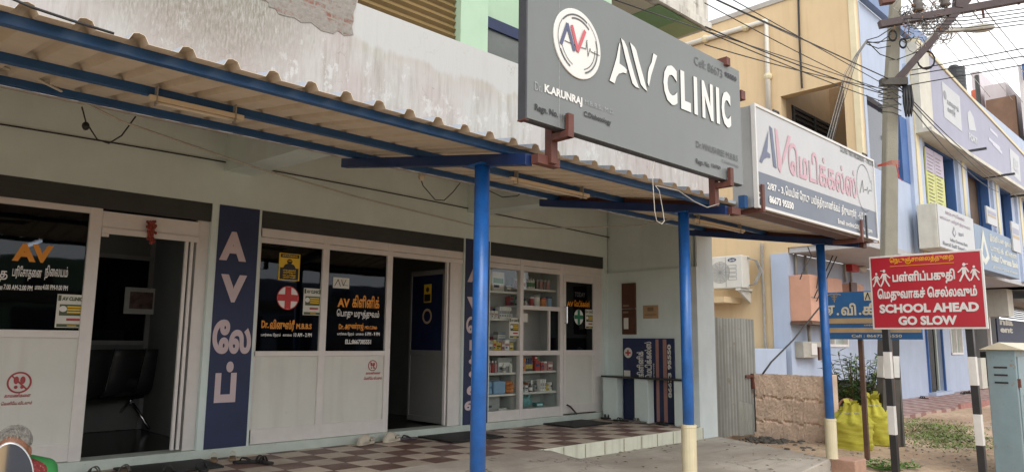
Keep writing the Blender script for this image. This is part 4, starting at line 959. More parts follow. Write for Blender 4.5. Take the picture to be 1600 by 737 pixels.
for st, bl, tr in (('C',(1036,158),(1056.5,106)), ('L',(1059.5,163.5),(1077,116)), ('I',(1079,173),(1084.5,124)), ('N',(1089,181),(1110,129.5)), ('I',(1112,186.5),(1117.5,139)), ('C',(1122.5,192),(1140,147))):
    pass
a = S.uv(1036,159); c = S.uv(1139.5,146.5)
W = c[0]-a[0]; zb, zt = a[1], c[1]
cells = [('C',.0,.185),('L',.235,.375),('I',.425,.475),('N',.545,.715),('I',.765,.815),('C',.85,1.0)]
for st, q0, q1 in cells:
    V, T = text2d(st, .05)
    def uvpx(uu, vv): return None
    aa = (a[0]+W*q0, zb); cc_ = (a[0]+W*q1, zt)
    _S = S
    class _Q:                                     # letter boxes are given in board coordinates here
        @staticmethod
        def uv(x, y): return (x, y)
    S = _Q; raised_text(st, aa, cc_, .05); S = _S
def smalltext(items, m, name):
    k = Ink(S, .0045)
    for st, bl, tr, bo in items: k.textpx(st, bl, tr, bo)
    k.put(name, m, sg)
smalltext([('K.ARUNRAJ', (850,148), (909,153), .045)], m_logo_white, 'white_lettering')
smalltext([('Dr.', (835,141), (846,131.5), .0), ('M.B.B.S., M.D.', (913,164), (959,172.5), .0)], m_ghost, 'peeled_lettering')
smalltext([('Cell: 86673', (1084.5,101), (1128,110), .0), ('Dr.VINUSHREE M.B.B.S', (1087.5,230), (1152,243.5), .01), ('119171', (874,189), (893,184), .0), ('C.Diabetology', (1127,254.5), (1153.5,258), .0)], m_ghostdark, 'peeled_lettering')
smalltext([('Regn. No.', (835,175.5), (871,174), .03), ('C.Diabetology', (911.5,184), (954,188), .03), ('95550', (1132,119.5), (1150,121), .05), ('Regn. No.', (1087,257.5), (1108,254.5), .03), ('126709', (1111,261), (1125,260), .03)], m_black, 'black_lettering')
b = MB(); uu = S.uv(873.5, 150)[0]; b.box(uu-.002, uu+.002, SY-.0015, SY+.001, z0+.004, z1-.01); b.build('panel_joint', m_ghost, sg)
# red oxide stand-off brackets
for X_, zc, top in ((3.385, z0, False), (5.40, z0, False)):
    b = MB(); b.box(X_-.03, X_+.03, 3.10, 3.16, shz(3.2)-.11, z0+.06); b.box(X_-.028, X_+.028, SY-.042, 3.10, z0-.055, z0-.01); b.box(X_-.026, X_+.026, SY-.044, SY-.014, z0-.055, z0+.10); b.build('standoff_bracket', m_rust, sg, bevel=.002)
b = MB(); X_ = 5.43; b.box(X_-.03, X_+.03, SY-.03, SY+.24, z1-.02, z1+.05); b.build('top_bracket', m_rust, sg)
b = MB(); b.box(5.69, 5.76, 3.0, 3.22, 3.62, 3.70); b.box(5.70,5.75,3.12,3.18,3.2,3.62); b.build('rear_bracket', m_rust, sg)

# ------------------------------------------------------------------ white pharmacy signboard
MY = 3.06; Q = Plane('Y', MY)
ms = thing('pharmacy_signboard', (7.6, 3.2, 2.75), 'white and slate pharmacy signboard with faded pink Tamil letters above the awning end', 'signboard')
BL, BR, TL_, TR_ = Q.uv(1175,318), Q.uv(1363,373), Q.uv(1187,167), Q.uv(1372,256)
x0 = (BL[0]+TL_[0])/2; x1 = (BR[0]+TR_[0])/2; z0 = (BL[1]+BR[1])/2; z1 = (TL_[1]+TR_[1])/2; zm = z0+.345*(z1-z0)
b = MB(); b.box(x0, x1, MY, MY+.02, zm, z1); f1 = b.build('banner_face', m_flex, ms)
b = MB(); b.box(x0, x1, MY, MY+.02, z0, zm-.0005); f2 = b.build('banner_strip', m_flexgrey, ms)
b = MB(); b.box(x0-.0, x1, MY+.021, MY+.24, z0, z1); b.build('box_body', m_alum, ms)
b = MB()
for (xa,xb,za,zb_) in ((x0-.012,x0+.012,z0-.012,z1+.012),(x1-.012,x1+.012,z0-.012,z1+.012)): b.box(xa,xb,MY-.01,MY+.03,za,zb_)
b.box(x0+.012,x1-.012,MY-.01,MY+.03,z0-.014,z0+.012); b.box(x0+.012,x1-.012,MY-.01,MY+.03,z1-.012,z1+.012); b.build('aluminium_frame', mat('white_aluminium_edge', (.60,.60,.58), .4, .05, 6), ms)
k = Ink(Q, .004)
k.poly([Q.uv(*p) for p in [(1186,252),(1190,240),(1195,222),(1200,204),(1199,230),(1198,237),(1203,241),(1203,247),(1198,246),(1193,249),(1190,255)]])
k.poly([Q.uv(*p) for p in [(1201.5,196.5),(1206,201),(1213,263.5),(1208,260)]]); k.put('slate_lettering', m_flexblue, f1)
k = Ink(Q, .004); k.poly([Q.uv(*p) for p in [(1210,200),(1214,203),(1221,258),(1219,271),(1215,262)]]); k.poly([Q.uv(*p) for p in [(1231,211.5),(1235.5,214),(1224,254),(1222,258),(1222,247)]])
k.textpx('மெடிக்கல்ஸ்', (1232.5,272), (1336,266), .018); k.put('pink_lettering', m_flexpink, f1)
k = Ink(Q, .004); u, v = Q.uv(1350,294); k.ring(u, v, .215, .222, 20, 300, 40, 1.25); k.line([Q.uv(1343.5,301), Q.uv(1347,282), Q.uv(1349,300)], .012); k.line([Q.uv(1350,296), Q.uv(1354,297), Q.uv(1355,292), Q.uv(1356,303), Q.uv(1358,297), Q.uv(1361,298)], .007); k.line([Q.uv(1361,282), Q.uv(1362,300)], .006)
k.textpx('D.L.No: TN/TVR/20/00301 - TN/21/00301', (1313,237), (1369,254.5), .02); k.put('dark_lettering', m_ghostdark, f1)
k = Ink(Q, .004); k.textpx('2/87 - 3,', (1198.5,297), (1225,293.5), .03); k.textpx('மெயின் ரோடு, பவித்திரமாணிக்கம், திருவாரூர்', (1227,310), (1337,327), .02); k.textpx('- 610 104', (1340,341), (1354,334), .02)
k.textpx('C', (1182.5,309.5), (1187,300), .05); k.textpx('N', (1190,312.5), (1194,304), .05); k.textpx('86673 95550', (1201.5,317), (1239,316.5), .05); k.textpx('Email: avclinic20@gmail.com', (1309,351), (1362,357), .02); k.put('white_lettering', m_signwhite, f2)
for px_, py_ in ((1189,316), (1344,366)):
    p = Q.uv(px_, py_); b = MB(); b.box(p[0]-.022, p[0]+.022, MY-.03, MY-.011, p[1]-.05, p[1]+.16); b.box(p[0]-.02, p[0]+.02, MY-.03, MY+.3, p[1]-.09, p[1]-.05); b.build('fixing_strap', m_rust, ms)
b = MB(); p = Q.uv(1351,350); b.box(p[0]-.012, p[0]+.012, MY-.028, MY-.011, z0-.02, z0+.24); b.build('fixing_strap', m_signdark, ms)
for X_ in (x0-.06, x1-.55):
    b = MB(); b.box(X_-.03, X_+.03, MY+.08, MY+.14, shz(3.3)-.06, z0+.1); b.build('support_post', m_bluepur if X_ < 7 else m_rust, ms)
b = MB(); b.box(x0+.05, x1-.05, MY+.03, MY+.2, z0-.04, z0-.015); b.build('bottom_rail', m_brownsteel, ms)
for q in (.16, .93):
    xx = x0+(x1-x0)*q; b = MB(); b.tube([(xx-.04,MY+.02,z1+.012),(xx-.04,MY+.02,z1+.05),(xx+.06,MY+.02,z1+.05),(xx+.06,MY+.02,z1-.0)], .012, 6); b.build('lifting_loop', m_signdark, ms)
# ------------------------------------------------------------------ road sign
RX = 9.6
X_ = Plane('X', RX)
rs = thing('road_sign', (RX+.03, 2.8, 0), 'red and white SCHOOL AHEAD GO SLOW road sign on two striped posts', 'road sign')
c = [X_.uv(*p) for p in ((1357,399.5),(1536,390.5),(1543,516),(1364,512))]
ul, ur = (c[0][0]+c[3][0])/2, (c[1][0]+c[2][0])/2; zt = (c[0][1]+c[1][1])/2; zb = (c[2][1]+c[3][1])/2; W = ur-ul; H = zt-zb
# the board is turned a few degrees and leans slightly
b = MB(); b.box(RX, RX+.025, -ur, -ul, zb, zt); bd = b.build('board', m_signwhite, rs, bevel=.004)
k = Ink(X_, .002); k.rect(ul+.022, zb+.022, ur-.022, zt-.022); rp_ = k.put('red_field', m_signred, bd)
U = lambda t: ul+W*t; V = lambda t: zb+H*t
def RT(k, st, px0, py0, px1, py1, bo): a = X_.uv(px0, py0); e = X_.uv(px1, py1); k.text(st, a[0], a[1], e[0], e[1], bo)
k = Ink(X_, .005); k.text('நெடுஞ்சாலைத்துறை', U(.20),V(.872),U(.765),V(.972),.018); k.rect(U(.20),V(.845),U(.765),V(.852)); k.put('yellow_lettering', m_signyellow, rp_)
k = Ink(X_, .005); k.text('பள்ளிப்பகுதி', U(.215),V(.59),U(.765),V(.775),.04); k.text('மெதுவாகச் செல்லவும்', U(.065),V(.365),U(.935),V(.555),.04)
k.text('SCHOOL AHEAD', U(.075),V(.218),U(.94),V(.338),.05); k.text('GO SLOW', U(.245),V(.055),U(.755),V(.175),.05); k.put('white_lettering', m_signwhite, rp_)
def walker(k, u, v, h, m, dress):
    """walking child: head, body, bag, swinging arms and legs"""
    s = h; k.disc(u, v+s*.90, s*.075, s*.09)
    body = [(-.10,.76),(.10,.76),(.15,.42),(-.12,.42)] if not dress else [(-.08,.76),(.08,.76),(.19,.34),(-.17,.34)]
    k.poly([(u+m*x*s*.8, v+y*s) for x, y in body]); k.line([(u+m*.08*s, v+.72*s), (u+m*.22*s, v+.56*s), (u+m*.30*s, v+.50*s)], s*.07); k.line([(u-m*.08*s, v+.72*s), (u-m*.2*s, v+.5*s)], s*.07)
    k.line([(u+m*.04*s, v+.42*s), (u+m*.14*s, v+.22*s), (u+m*.24*s, v+.02*s)], s*.085); k.line([(u-m*.04*s, v+.42*s), (u-m*.12*s, v+.2*s), (u-m*.22*s, v+.02*s)], s*.085)
    k.rect(u-m*.2*s, v+.9*s, u+m*.02*s, v+.94*s) if not dress else None
def child(*a): k = Ink(X_, .005); walker(k, *a); k.put('walking_child', m_signwhite, rp_)
child(U(.065), V(.585), H*.19, -1, True); child(U(.14), V(.58), H*.235, 1, False)
child(U(.845), V(.605), H*.235, -1, False); child(U(.925), V(.61), H*.19, 1, True)
for i, ((px0, py0), (px1, py1)) in enumerate((((1384,513),(1400,737)), ((1515,515),(1536,737)))):
    p1 = pX(px1, py1, RX+.06); p0 = pX(px0, py0, RX+.06)
    d = (p1-p0)/(p1.z-p0.z); at = lambda z: p0+d*(z-p0.z)
    zs = [0.0, .43, .77, 1.10, 1.42, 1.75, 2.3] if i == 0 else [-.05, .13+.27, .74, 1.06, 1.38, 1.75, 2.3]
    pr_ = None
    full = MB(); full.beam(at(-.1), at(2.3), .075, .075, (1,0,0)); pr_ = full.build('post', m_pblack, rs, bevel=.003)
    for j, (za, zb_) in enumerate(zip(zs[:-1], zs[1:])):
        if j % 2 == 1:
            b = MB(); b.beam(at(za), at(zb_), .079, .079, (1,0,0)); b.build('white_band', m_pwhite, pr_, bevel=.002)

# ------------------------------------------------------------------ concrete utility pole with its crossarm
pb = pZ(1387.5, 697, 0.0); D0 = (pb-CAM).dot(_fw)
def on_pole(py, pxs): return pD(pxs, py, D0*(1.0 + 0))      # keep the pole in a plane facing the camera's heading
top = None
up_pts = []
for px_, py_ in ((1387.5,697),(1388,540),(1389,380),(1391.5,150),(1399,0),(1402,-90)):
    d = ray(px_, py_); t = (pb.x*.72+pb.y*.69)/(d.x*.72+d.y*.69); up_pts.append(CAM+d*t)
pole = thing('utility_pole', pb, 'leaning concrete utility pole with a black and white base and a tangle of wires', 'utility pole')
rv = Vector((_rt.x, _rt.y, 0)).normalized(); fv = Vector((_rt.y*-1, _rt.x, 0)).normalized()
widths = [.128,.118,.105,.096,.076,.068]
b = MB(); vs = []; fs = []
for p, w in zip(up_pts, widths):
    vs += [p-rv*w-fv*w*.8, p+rv*w-fv*w*.8, p+rv*w+fv*w*.8, p-rv*w+fv*w*.8]
for i in range(len(up_pts)-1):
    for q in range(4): fs.append((i*4+q, i*4+(q+1)%4, i*4+4+(q+1)%4, i*4+4+q))
fs += [(3,2,1,0), tuple(range(len(vs)-4, len(vs)))]; b.add(vs, fs); b.build('concrete_shaft', m_conc, pole, bevel=.02)
def pole_at(z):
    for a, c in zip(up_pts[:-1], up_pts[1:]):
        if a.z <= z <= c.z: return a.lerp(c, (z-a.z)/(c.z-a.z))
    return up_pts[-1]
def collar(z0, z1, m, nm, g=.004):
    b = MB(); vs = []
    for z in (z0, z1):
        p = pole_at(z); w = .130-.0105*z+g
        vs += [p-rv*w-fv*w*.8, p+rv*w-fv*w*.8, p+rv*w+fv*w*.8, p-rv*w+fv*w*.8]
    b.add(vs, [(3,2,1,0),(4,5,6,7)]+[(q,(q+1)%4,4+(q+1)%4,4+q) for q in range(4)]); return b.build(nm, m, pole)
collar(.0, 1.02, m_concdark, 'painted_band', .003); collar(1.02, 1.34, m_pwhite, 'painted_band', .004); collar(1.34, 1.78, m_pblack, 'painted_band', .005)
collar(1.0, 1.02, m_black, 'steel_band', .012)
b = MB(); p = pole_at(.5); b.beam(p+rv*.19-Vector((0,0,.5)), p+rv*.19+Vector((0,0,1.4)), .05, .07, (1,0,0)); b.build('stub_angle', m_concdark, pole)
def polepx(px_, py_):
    d = ray(px_, py_); t = (pb.x*.72+pb.y*.69)/(d.x*.72+d.y*.69); return CAM+d*(t-.25)
m_arm = mat('dark_brown_channel', (.055,.036,.036), .6, .3, 6, spots=.35, spot_c=(.10,.05,.04))
A = polepx(1374,39); B_ = polepx(1496,12); C2 = polepx(1640,-9)
b = MB(); b.beam(A, C2, .10, .115); b.build('crossarm', m_arm, pole, bevel=.004)
b = MB(); b.beam(polepx(1401,126), polepx(1512,0), .095, .10); b.build('crossarm_strut', m_arm, pole, bevel=.004)
b = MB(); b.beam(polepx(1496,14), polepx(1500,-30), .12, .12); b.build('strut_post', m_arm, pole)
b = MB(); b.beam(polepx(1376,129), polepx(1416,128), .12, .11); b.build('pole_clamp', m_concdark, pole); b = MB(); b.beam(polepx(1376,3), polepx(1396,0), .12, .1); b.build('pole_clamp', m_rust, pole)
for px_, py_ in ((1435,19), (1477,11)):
    p = polepx(px_, py_); b = MB(); b.lathe(p, [(.05,0),(.085,.03),(.06,.08),(.09,.11),(.06,.16),(.075,.19),(.05,.25)], 12); b.build('insulator', mat('brown_grey_porcelain', (.13,.11,.10), .3, .15, 6), pole, smooth=True)
for px_, py_ in ((1561,-4), (1523,3), (1535,12), (1590,-8)):
    p = polepx(px_, py_); b = MB(); b.tube([p+Vector((0,0,-.05)), p+Vector((.03,0,-.16))], .018, 6); b.build('cross_bolt', m_rust, pole)
# street lamp on its curved arm
lp0 = polepx(1409,124)
lamp = thing('street_lamp', lp0, 'grey street lamp with a curved arm fixed to the utility pole', 'street lamp')
pts = [polepx(*q) for q in ((1409,126),(1420,108),(1440,78),(1450,64),(1460,55),(1472,50.5),(1488,48.5),(1508,46.5))]
b = MB(); b.tube(pts, .035, 8); b.build('curved_arm', m_greybox, lamp, smooth=True)
p0, p1 = polepx(1505,47), polepx(1554,42.5); ax = (p1-p0); l = ax.length; ax /= l; az = Vector((0,0,1)); az = (az-ax*az.dot(ax)).normalized(); ay = az.cross(ax)
b = MB(); b.lathe(p0, [(.02,0),(.05,.02),(.06,l*.2),(.085,l*.45),(.09,l*.7),(.06,l*.92),(.015,l)], 12, ay, az*.75, ax); b.build('lamp_head', m_greybox, lamp, smooth=True)
# service box / cable loop hanging on the pole
b = MB(); q = [polepx(1416,133), polepx(1417,160), polepx(1419.5,181), polepx(1422,160), polepx(1418,133)]
tk = thing('cable_coil', polepx(1419,182), 'thick black cable coil hanging from the clamp on the utility pole', 'cable')
for i in range(5):
    b = MB(); off = rv*(i-2)*.022+fv*(.02*(i%2)); b.tube([p_+off for p_ in q], .02, 6); b.build('cable_loop', m_wire, tk, smooth=True)

# ------------------------------------------------------------------ wires
WG = 'overhead wires along the street'
def wire(pts, r, m, label, group=WG, name='overhead_wire', sag=0.0, n=14):
    if len(pts) == 2 and sag:
        a, c = Vector(pts[0]), Vector(pts[1]); pts = [a.lerp(c, i/n)-Vector((0,0,sag*4*(i/n)*(1-i/n))) for i in range(n+1)]
    b = MB(); b.tube(pts, r, 5); return tag(b.build(name, m, smooth=True), label, 'wire', group)
pc = polepx(1393,125)
def ext(a, c, f): a, c = Vector(a), Vector(c); return a+(c-a)*f
AB = 'black service wire running from the utility pole across the yellow wall'
for (q0, q1, r_, sg_) in (((1120,0),(1390,124),.009,.0),((1145,0),(1392,138),.006,.0),((1101,5),(1388,150),.006,.03),((1102,42),(1390,150),.008,.05),((1100,48),(1388,162),.007,.03),((1101,70),(1386,140),.007,.04),((1118,0),(1252,63),.006,0)):
    far = polepx(*q1); near = pX(q0[0], q0[1], 6.8)
    wire([ext(near, far, -.25), near, far] if sg_ == 0 else [near.lerp(far, i/12)-Vector((0,0,sg_*4*(i/12)*(1-i/12))) for i in range(13)], r_, m_wire, AB, 'service wires across the yellow wall')
far = polepx(1388,143); near = pX(960,0,4.6); wire([near, pX(1035,26,5.5), pX(1100,47.5,6.8), far], .006, m_wire, 'thin black wire passing over the grey signboard to the pole', None)
for (a, c_) in (((1474,65),(1547,152)),((1502,60),(1582,156)),((1517,60),(1598,160)),((1555,60),(1640,160)),((1575,60),(1640,140))):
    sl = (c_[1]-a[1])/(c_[0]-a[0]); na = (a[0]-(a[1]-5)/sl, 5); wire([pX(a[0]-(a[1]+40)/sl,-40,12.5), pX(na[0],na[1],14), pX(c_[0],c_[1],34)], .011, m_wiregrey, 'grey power line in the sky right of the utility pole', 'power lines in the sky')
for (a, c_) in (((1424,110),(1600,75.5)),((1422,117.5),(1600,88)),((1424,132.5),(1600,101.5))):
    wire([polepx(*a), pD(*c_, D0*.85), pD(c_[0]+60, c_[1]-13, D0*.8)], .008, m_wire, 'black wire from the pole rising to the right across the sky', 'wires crossing the sky')
random.seed(11)
for i in range(5):
    a = (1410+6*i, 30+5*i); c_ = (1600, 14+6*i); wire([polepx(*a), pD((a[0]+c_[0])/2, (a[1]+c_[1])/2+5, D0*.93), pD(*c_, D0*.86), pD(1660,c_[1]-4,D0*.84)], .007, m_wire, 'wire sagging under the crossarm to the right', 'wires under the crossarm')
# bundle climbing from the signboard to the pole
for i in range(6):
    dx = (i-2.5)*1.5; wire([pD(1289+dx*1.5, 248, 10.2), pD(1307+dx*1.3, 180, 10.7), pD(1325+dx*1.2, 112+i*2, 11.2), pD(1340+dx*.6, 84, 11.35), pD(1355+dx*.4, 63, 11.5)], .0045, m_wire if i%2 else m_wiregrey, 'grey wire in the steep bundle between signboard and utility pole', 'steep wire bundle')
for i in range(4): wire([pD(1354,63+2*i,11.5), pD(1372,58+4*i+6*(i%2),11.7), polepx(1392,45+9*i)], .008, m_wire, 'slack wire from the steep bundle round the pole', 'slack wires at the pole')
wire([pD(1356,66,11.5), pD(1375,85,11.6), pD(1400,94,11.7), polepx(1432,82), polepx(1450,70)], .008, m_wire, 'slack wire hanging low round the pole under the clamp', None)
# tangle round the crossarm
tg = thing('wire_tangle', polepx(1440,40), 'rusty tangle of loose wire ends round the crossarm of the utility pole', 'wires')
random.seed(4)
for i in range(88):
    cx, cy = random.gauss(1448,26), random.gauss(32,17); cx = min(max(cx,1408),1505); p = []
    ph = random.uniform(0,6); rr = random.uniform(4,15); tt = random.uniform(.5,1.6)*6.28; dr = random.uniform(-10,10)
    for j in range(13):
        a = ph+tt*j/12; p.append(polepx(cx+rr*math.cos(a)+dr*j/12, cy+rr*.9*math.sin(a)+random.uniform(-.8,.8))+fv*random.uniform(-.06,.06))
    b = MB(); b.tube(p, random.choice((.004,.005,.007)), 4); b.build('loose_wire', random.choice((m_wire,m_wire,m_wiregrey,m_copper,m_wiregrey)), tg)
for (cx, cy, r_) in ((1395,56,7),(1411,68,6),(1447,94,13)):
    b = MB()
    for q in range(3): b.tube([polepx(cx+(r_+q*.6)*math.cos(.5*j)*(.8 if r_<10 else 1), cy+(r_+q)*math.sin(.5*j)) for j in range(14)], .008, 4)
    b.build('loose_wire', m_wire, tg)
for i in range(9):
    y = 135+5*i; b = MB(); b.tube([polepx(1372,y+random.uniform(-4,4)), polepx(1388,y+random.uniform(-3,5))-fv*.12, polepx(1408,y+random.uniform(-3,9))], .008, 4); b.build('wrapped_wire', m_wire, tg)
b = MB(); m_redrope = mat('red_twine', (.5,.08,.05), .7, .2, 20)
rope = thing('red_twine', polepx(1385,258), 'red twine tied round the utility pole beside the pharmacy signboard', 'twine')
for i in range(5):
    b = MB(); b.tube([polepx(1371,258+i*.6), polepx(1385,255+i*1.4)-fv*.16, polepx(1403,252+i*2.5)-fv*.05], .0042, 5); b.build('twine_wrap', m_redrope, rope)
for i in range(3):
    b = MB(); b.tube([polepx(1400,256), polepx(1404,268+4*i), polepx(1402+4*i,277+3*i)], .005, 5); b.build('twine_end', m_redrope, rope)
# long thin wires down to the far boards
for (a, c_) in (((1405,135),(1600,300)),((1408,142),(1600,312)),((1410,150),(1560,300))):
    wire([polepx(*a), pY(c_[0], c_[1], 4.9)], .009, m_wire, 'black wire dropping from the pole along the lavender board', 'wires along the lavender board', sag=.25)
# ------------------------------------------------------------------ yellow and blue building next door
nb = thing('corner_building', (15.6, 7.4, 0), 'ochre yellow and light blue two-storey building behind the utility pole', 'building')
XY = 15.52
b = MB()
b.box(XY, XY+.25, 7.22, 30, 0, 9.35)                                     # long yellow flank
b.box(XY, XY+.25, 5.52, 5.82, 3.62, 8.95); b.box(XY, XY+.25, 5.82, 7.22, 3.62, 4.7); b.box(XY, XY+.25, 5.82, 7.22, 7.10, 8.95); b.box(XY,XY+.25,5.52,7.22,8.95,9.35)
b.build('yellow_wall', m_yell, nb)
b = MB(); b.box(XY-.02, XY+.1, 5.50, 5.62, 3.62, 8.95); b.build('corner_strip', m_cream, nb)
b = MB(); b.box(XY-.03, XY+.3, 5.6, 30, 9.35, 9.47); b.build('coping', mat('grey_coping', (.40,.38,.35), .8, .1, 3), nb)
b = MB(); b.box(XY+.25, 30, 7.25, 7.4, 3.62, 8.95); b.box(18.35, 18.45, 5.71, 7.25, 3.7, 8.0); b.build('balcony_wall', mat('brownish_balcony_paint', (.40,.27,.15), .75, .1, 2), nb)
g0, g1 = pY(1256,182,7.2), pY(1301,215,7.2); b = MB(); 
for k in range(9): z = 6.0+.12*k; b.box(XY+.6, XY+3.0, 7.21, 7.235, z, z+.035)
for k in range(3): b.box(XY+.6+1.15*k, XY+.68+1.15*k, 7.20, 7.24, 5.3, 7.02)
b.build('window_grille', m_shutterbox, nb); b = MB(); b.box(XY+.6, XY+3.0, 7.238, 7.249, 5.3, 7.05); b.build('window_pane', m_winglass, nb)
# blue street front of the upper floor, with real openings
def wall_open(b, x0, x1, z0, z1, ya, yb, holes):
    xs = sorted({x0, x1, *[h[0] for h in holes], *[h[1] for h in holes]}); zs = sorted({z0, z1, *[h[2] for h in holes], *[h[3] for h in holes]})
    for xa, xb in zip(xs[:-1], xs[1:]):
        for za, zb_ in zip(zs[:-1], zs[1:]):
            mx_, mz_ = (xa+xb)/2, (za+zb_)/2
            if not any(h[0] < mx_ < h[1] and h[2] < mz_ < h[3] for h in holes): b.box(xa, xb, ya, yb, za, zb_)
U5 = lambda px, py: pY(px, py, 5.5)
holes = [(U5(1357,200)[0], U5(1422,200)[0], 5.25, 6.82), (U5(1446,250)[0], U5(1489,250)[0], 4.2, 6.55), (U5(1507,250)[0], U5(1540,250)[0], 4.2, 6.55), (U5(1553,300)[0], U5(1578,300)[0], 4.2, 6.55), (U5(1588,300)[0], 31.5, 4.2, 6.55)]
b = MB(); wall_open(b, XY+.25, 33, 3.62, 8.92, 5.5, 5.7, holes); b.build('blue_front_wall', m_lblue, nb)
b = MB()
for h in holes[1:]:
    b.box(h[1]-.02, h[1]+.05, 5.706, 5.79, h[2]-.1, h[3]); b.box(h[0]-.05, h[0]+.02, 5.706, 5.79, h[2]-.1, h[3]); b.box(h[0]-.05, h[1]+.05, 5.706, 5.79, h[3], h[3]+.05)
    b.box(h[1]-.06, h[1]-.001, 5.49, 5.705, h[2], h[3]); b.box(h[0], h[1]-.06, 5.52, 5.7, h[3]-.06, h[3]-.001)
h = holes[0]; b.box(h[1]-.75, h[1]-.001, 5.49, 5.72, h[2], h[3])
b.build('window_reveal', m_rblue, nb)
for i, h in enumerate(holes):
    yb = 5.62 if i == 0 else 5.80
    b = MB(); b.box(h[0]-(.05 if i else 0), h[1]+(.05 if i else -.75), yb, yb+.05, h[2]-(.1 if i else 0), h[3]+(.05 if i else 0)); w_ = b.build('window', m_winglass if i == 0 else mat('brown_room_%d' % i, (.13,.085,.055), .7, .2, 2), nb)
    if i == 0: continue
    b = MB(); b.box((h[0]+h[1])/2-.03-.5*(i==0), (h[0]+h[1])/2+.03-.5*(i==0), yb-.05, yb-.002, h[2], h[3]); b.build('window_bar', m_rblue, w_)
for px_ in (1428, 1497, 1547, 1582):
    x = U5(px_, 240)[0] if px_ > 1340 else XY+.45
    b = MB(); b.box(x-.42, x-.15, 5.42, 5.5, 3.62, 8.2); b.box(x+.15, x+.42, 5.42, 5.5, 3.62, 8.2); p = b.build('pilaster', m_lblue, nb)
    if px_ > 1340:
        b = MB(); b.box(x-.12, x+.12, 5.40, 5.5, 3.62, 8.2); b.build('cream_strip', m_cream, p)
b = MB(); b.box(XY+.25, 20.3, 5.35, 5.5, 8.93, 9.34); b.build('blue_cornice', mat('slate_blue_cornice', (.17,.24,.40), .6, .1, 2), nb)
b = MB(); b.box(XY+.03, 31, 5.5, 7.2, 3.5, 3.62); b.build('balcony_soffit', mat('grey_soffit_paint', (.44,.44,.45), .8, .08, 2, streak=.2), nb)
# ground floor
gh = [(U5(1,1)[0], 0, 0, 0)]
N7 = lambda px, py: pY(px, py, 7.2)
gholes = [(24.55, 26.0, .12, 2.75), (27.0, 28.3, 1.22, 2.2), (XY+1.45, XY+3.05, 1.45, 2.35)]
b = MB(); wall_open(b, XY+.25, 29.4, -.05, 3.5, 7.22, 7.4, gholes); b.build('ground_floor_wall', m_lblue, nb)
b = MB(); b.box(XY-.05, XY+.249, 7.215, 7.6, -.05, 3.5); b.build('corner_pier', m_lblue, nb)
b = MB(); b.box(24.4, 26.15, 7.0, 7.22, -.02, .115); b.build('door_step', m_lblue, nb)
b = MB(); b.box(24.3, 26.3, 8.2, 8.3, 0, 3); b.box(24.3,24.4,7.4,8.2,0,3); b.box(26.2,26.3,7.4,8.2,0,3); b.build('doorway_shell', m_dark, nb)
b = MB()
for k in range(7): b.box(24.58+.07*k, 24.61+.07*k, 7.17, 7.2, .13, 2.7)
b.box(24.55,25.1,7.19,7.2,.12,2.75); dd = b.build('folding_gate', mat('dark_steel_gate', (.07,.07,.07), .5, .2, 5), nb)
b = MB(); b.box(25.15, 25.3, 7.25, 7.3, .13, 2.7); b.box(25.6,25.72,7.25,7.3,.13,2.7); b.build('door_leaf', m_frost, nb); b = MB(); b.box(24.5, 24.56, 7.16, 7.22, .1, 2.8); b.box(25.99,26.06,7.16,7.22,.1,2.8); b.build('door_frame', m_rblue, nb)
for h in gholes[1:]:
    b = MB(); b.box(h[0], h[1], 7.30, 7.32, h[2], h[3]); w_ = b.build('frosted_window', m_frost, nb)
    b = MB(); t_ = .05
    b.box(h[0],h[0]+t_,7.19,7.3,h[2],h[3]); b.box(h[1]-t_,h[1],7.19,7.3,h[2],h[3]); b.box(h[0],h[1],7.188,7.3,h[2],h[2]+t_*1.3); b.box(h[0],h[1],7.188,7.3,h[3]-t_,h[3]); b.box((h[0]+h[1])/2-.02,(h[0]+h[1])/2+.02,7.2,7.3,h[2],h[3]); b.build('window_frame', m_frame, w_)
# pipe on the yellow wall
b = MB(); P = [pX(1020,86,XY-.06), pX(1197.5,33,XY-.06), pX(1201,180,XY-.06)]; b.tube(P, .07, 8); pp = b.build('drain_pipe', mat('white_drain_pipe', (.62,.60,.54), .5, .08, 4), nb, smooth=True)
for q in ((1102,61),(1165,43),(1200,120)): 
    b = MB(); p = pX(*q, XY-.06); b.ball(p, .1,.1,.1, 8,6); b.build('pipe_joint', m_pvc, pp)
b = MB(); b.tube([pX(1247,-10,XY-.04), pX(1249,62,XY-.04), pX(1253,138,XY-.04)], .022, 6); b.build('wall_cable', m_wire, nb)
b = MB(); b.tube([pX(1190,380,XY-.04), pX(1191,425,XY-.05), pX(1193,450,XY-.03), pX(1195,520,XY-.04), pX(1198,560,XY-.03)], .03, 6); b.build('wall_cable', m_wiregrey, nb)
b = MB(); a = pX(1110,452,XY); c_ = pX(1157,455,XY); b.box(XY-.75, XY, c_.y, a.y+.4, 2.42, 2.55); b.build('sun_shade', m_yell, nb)
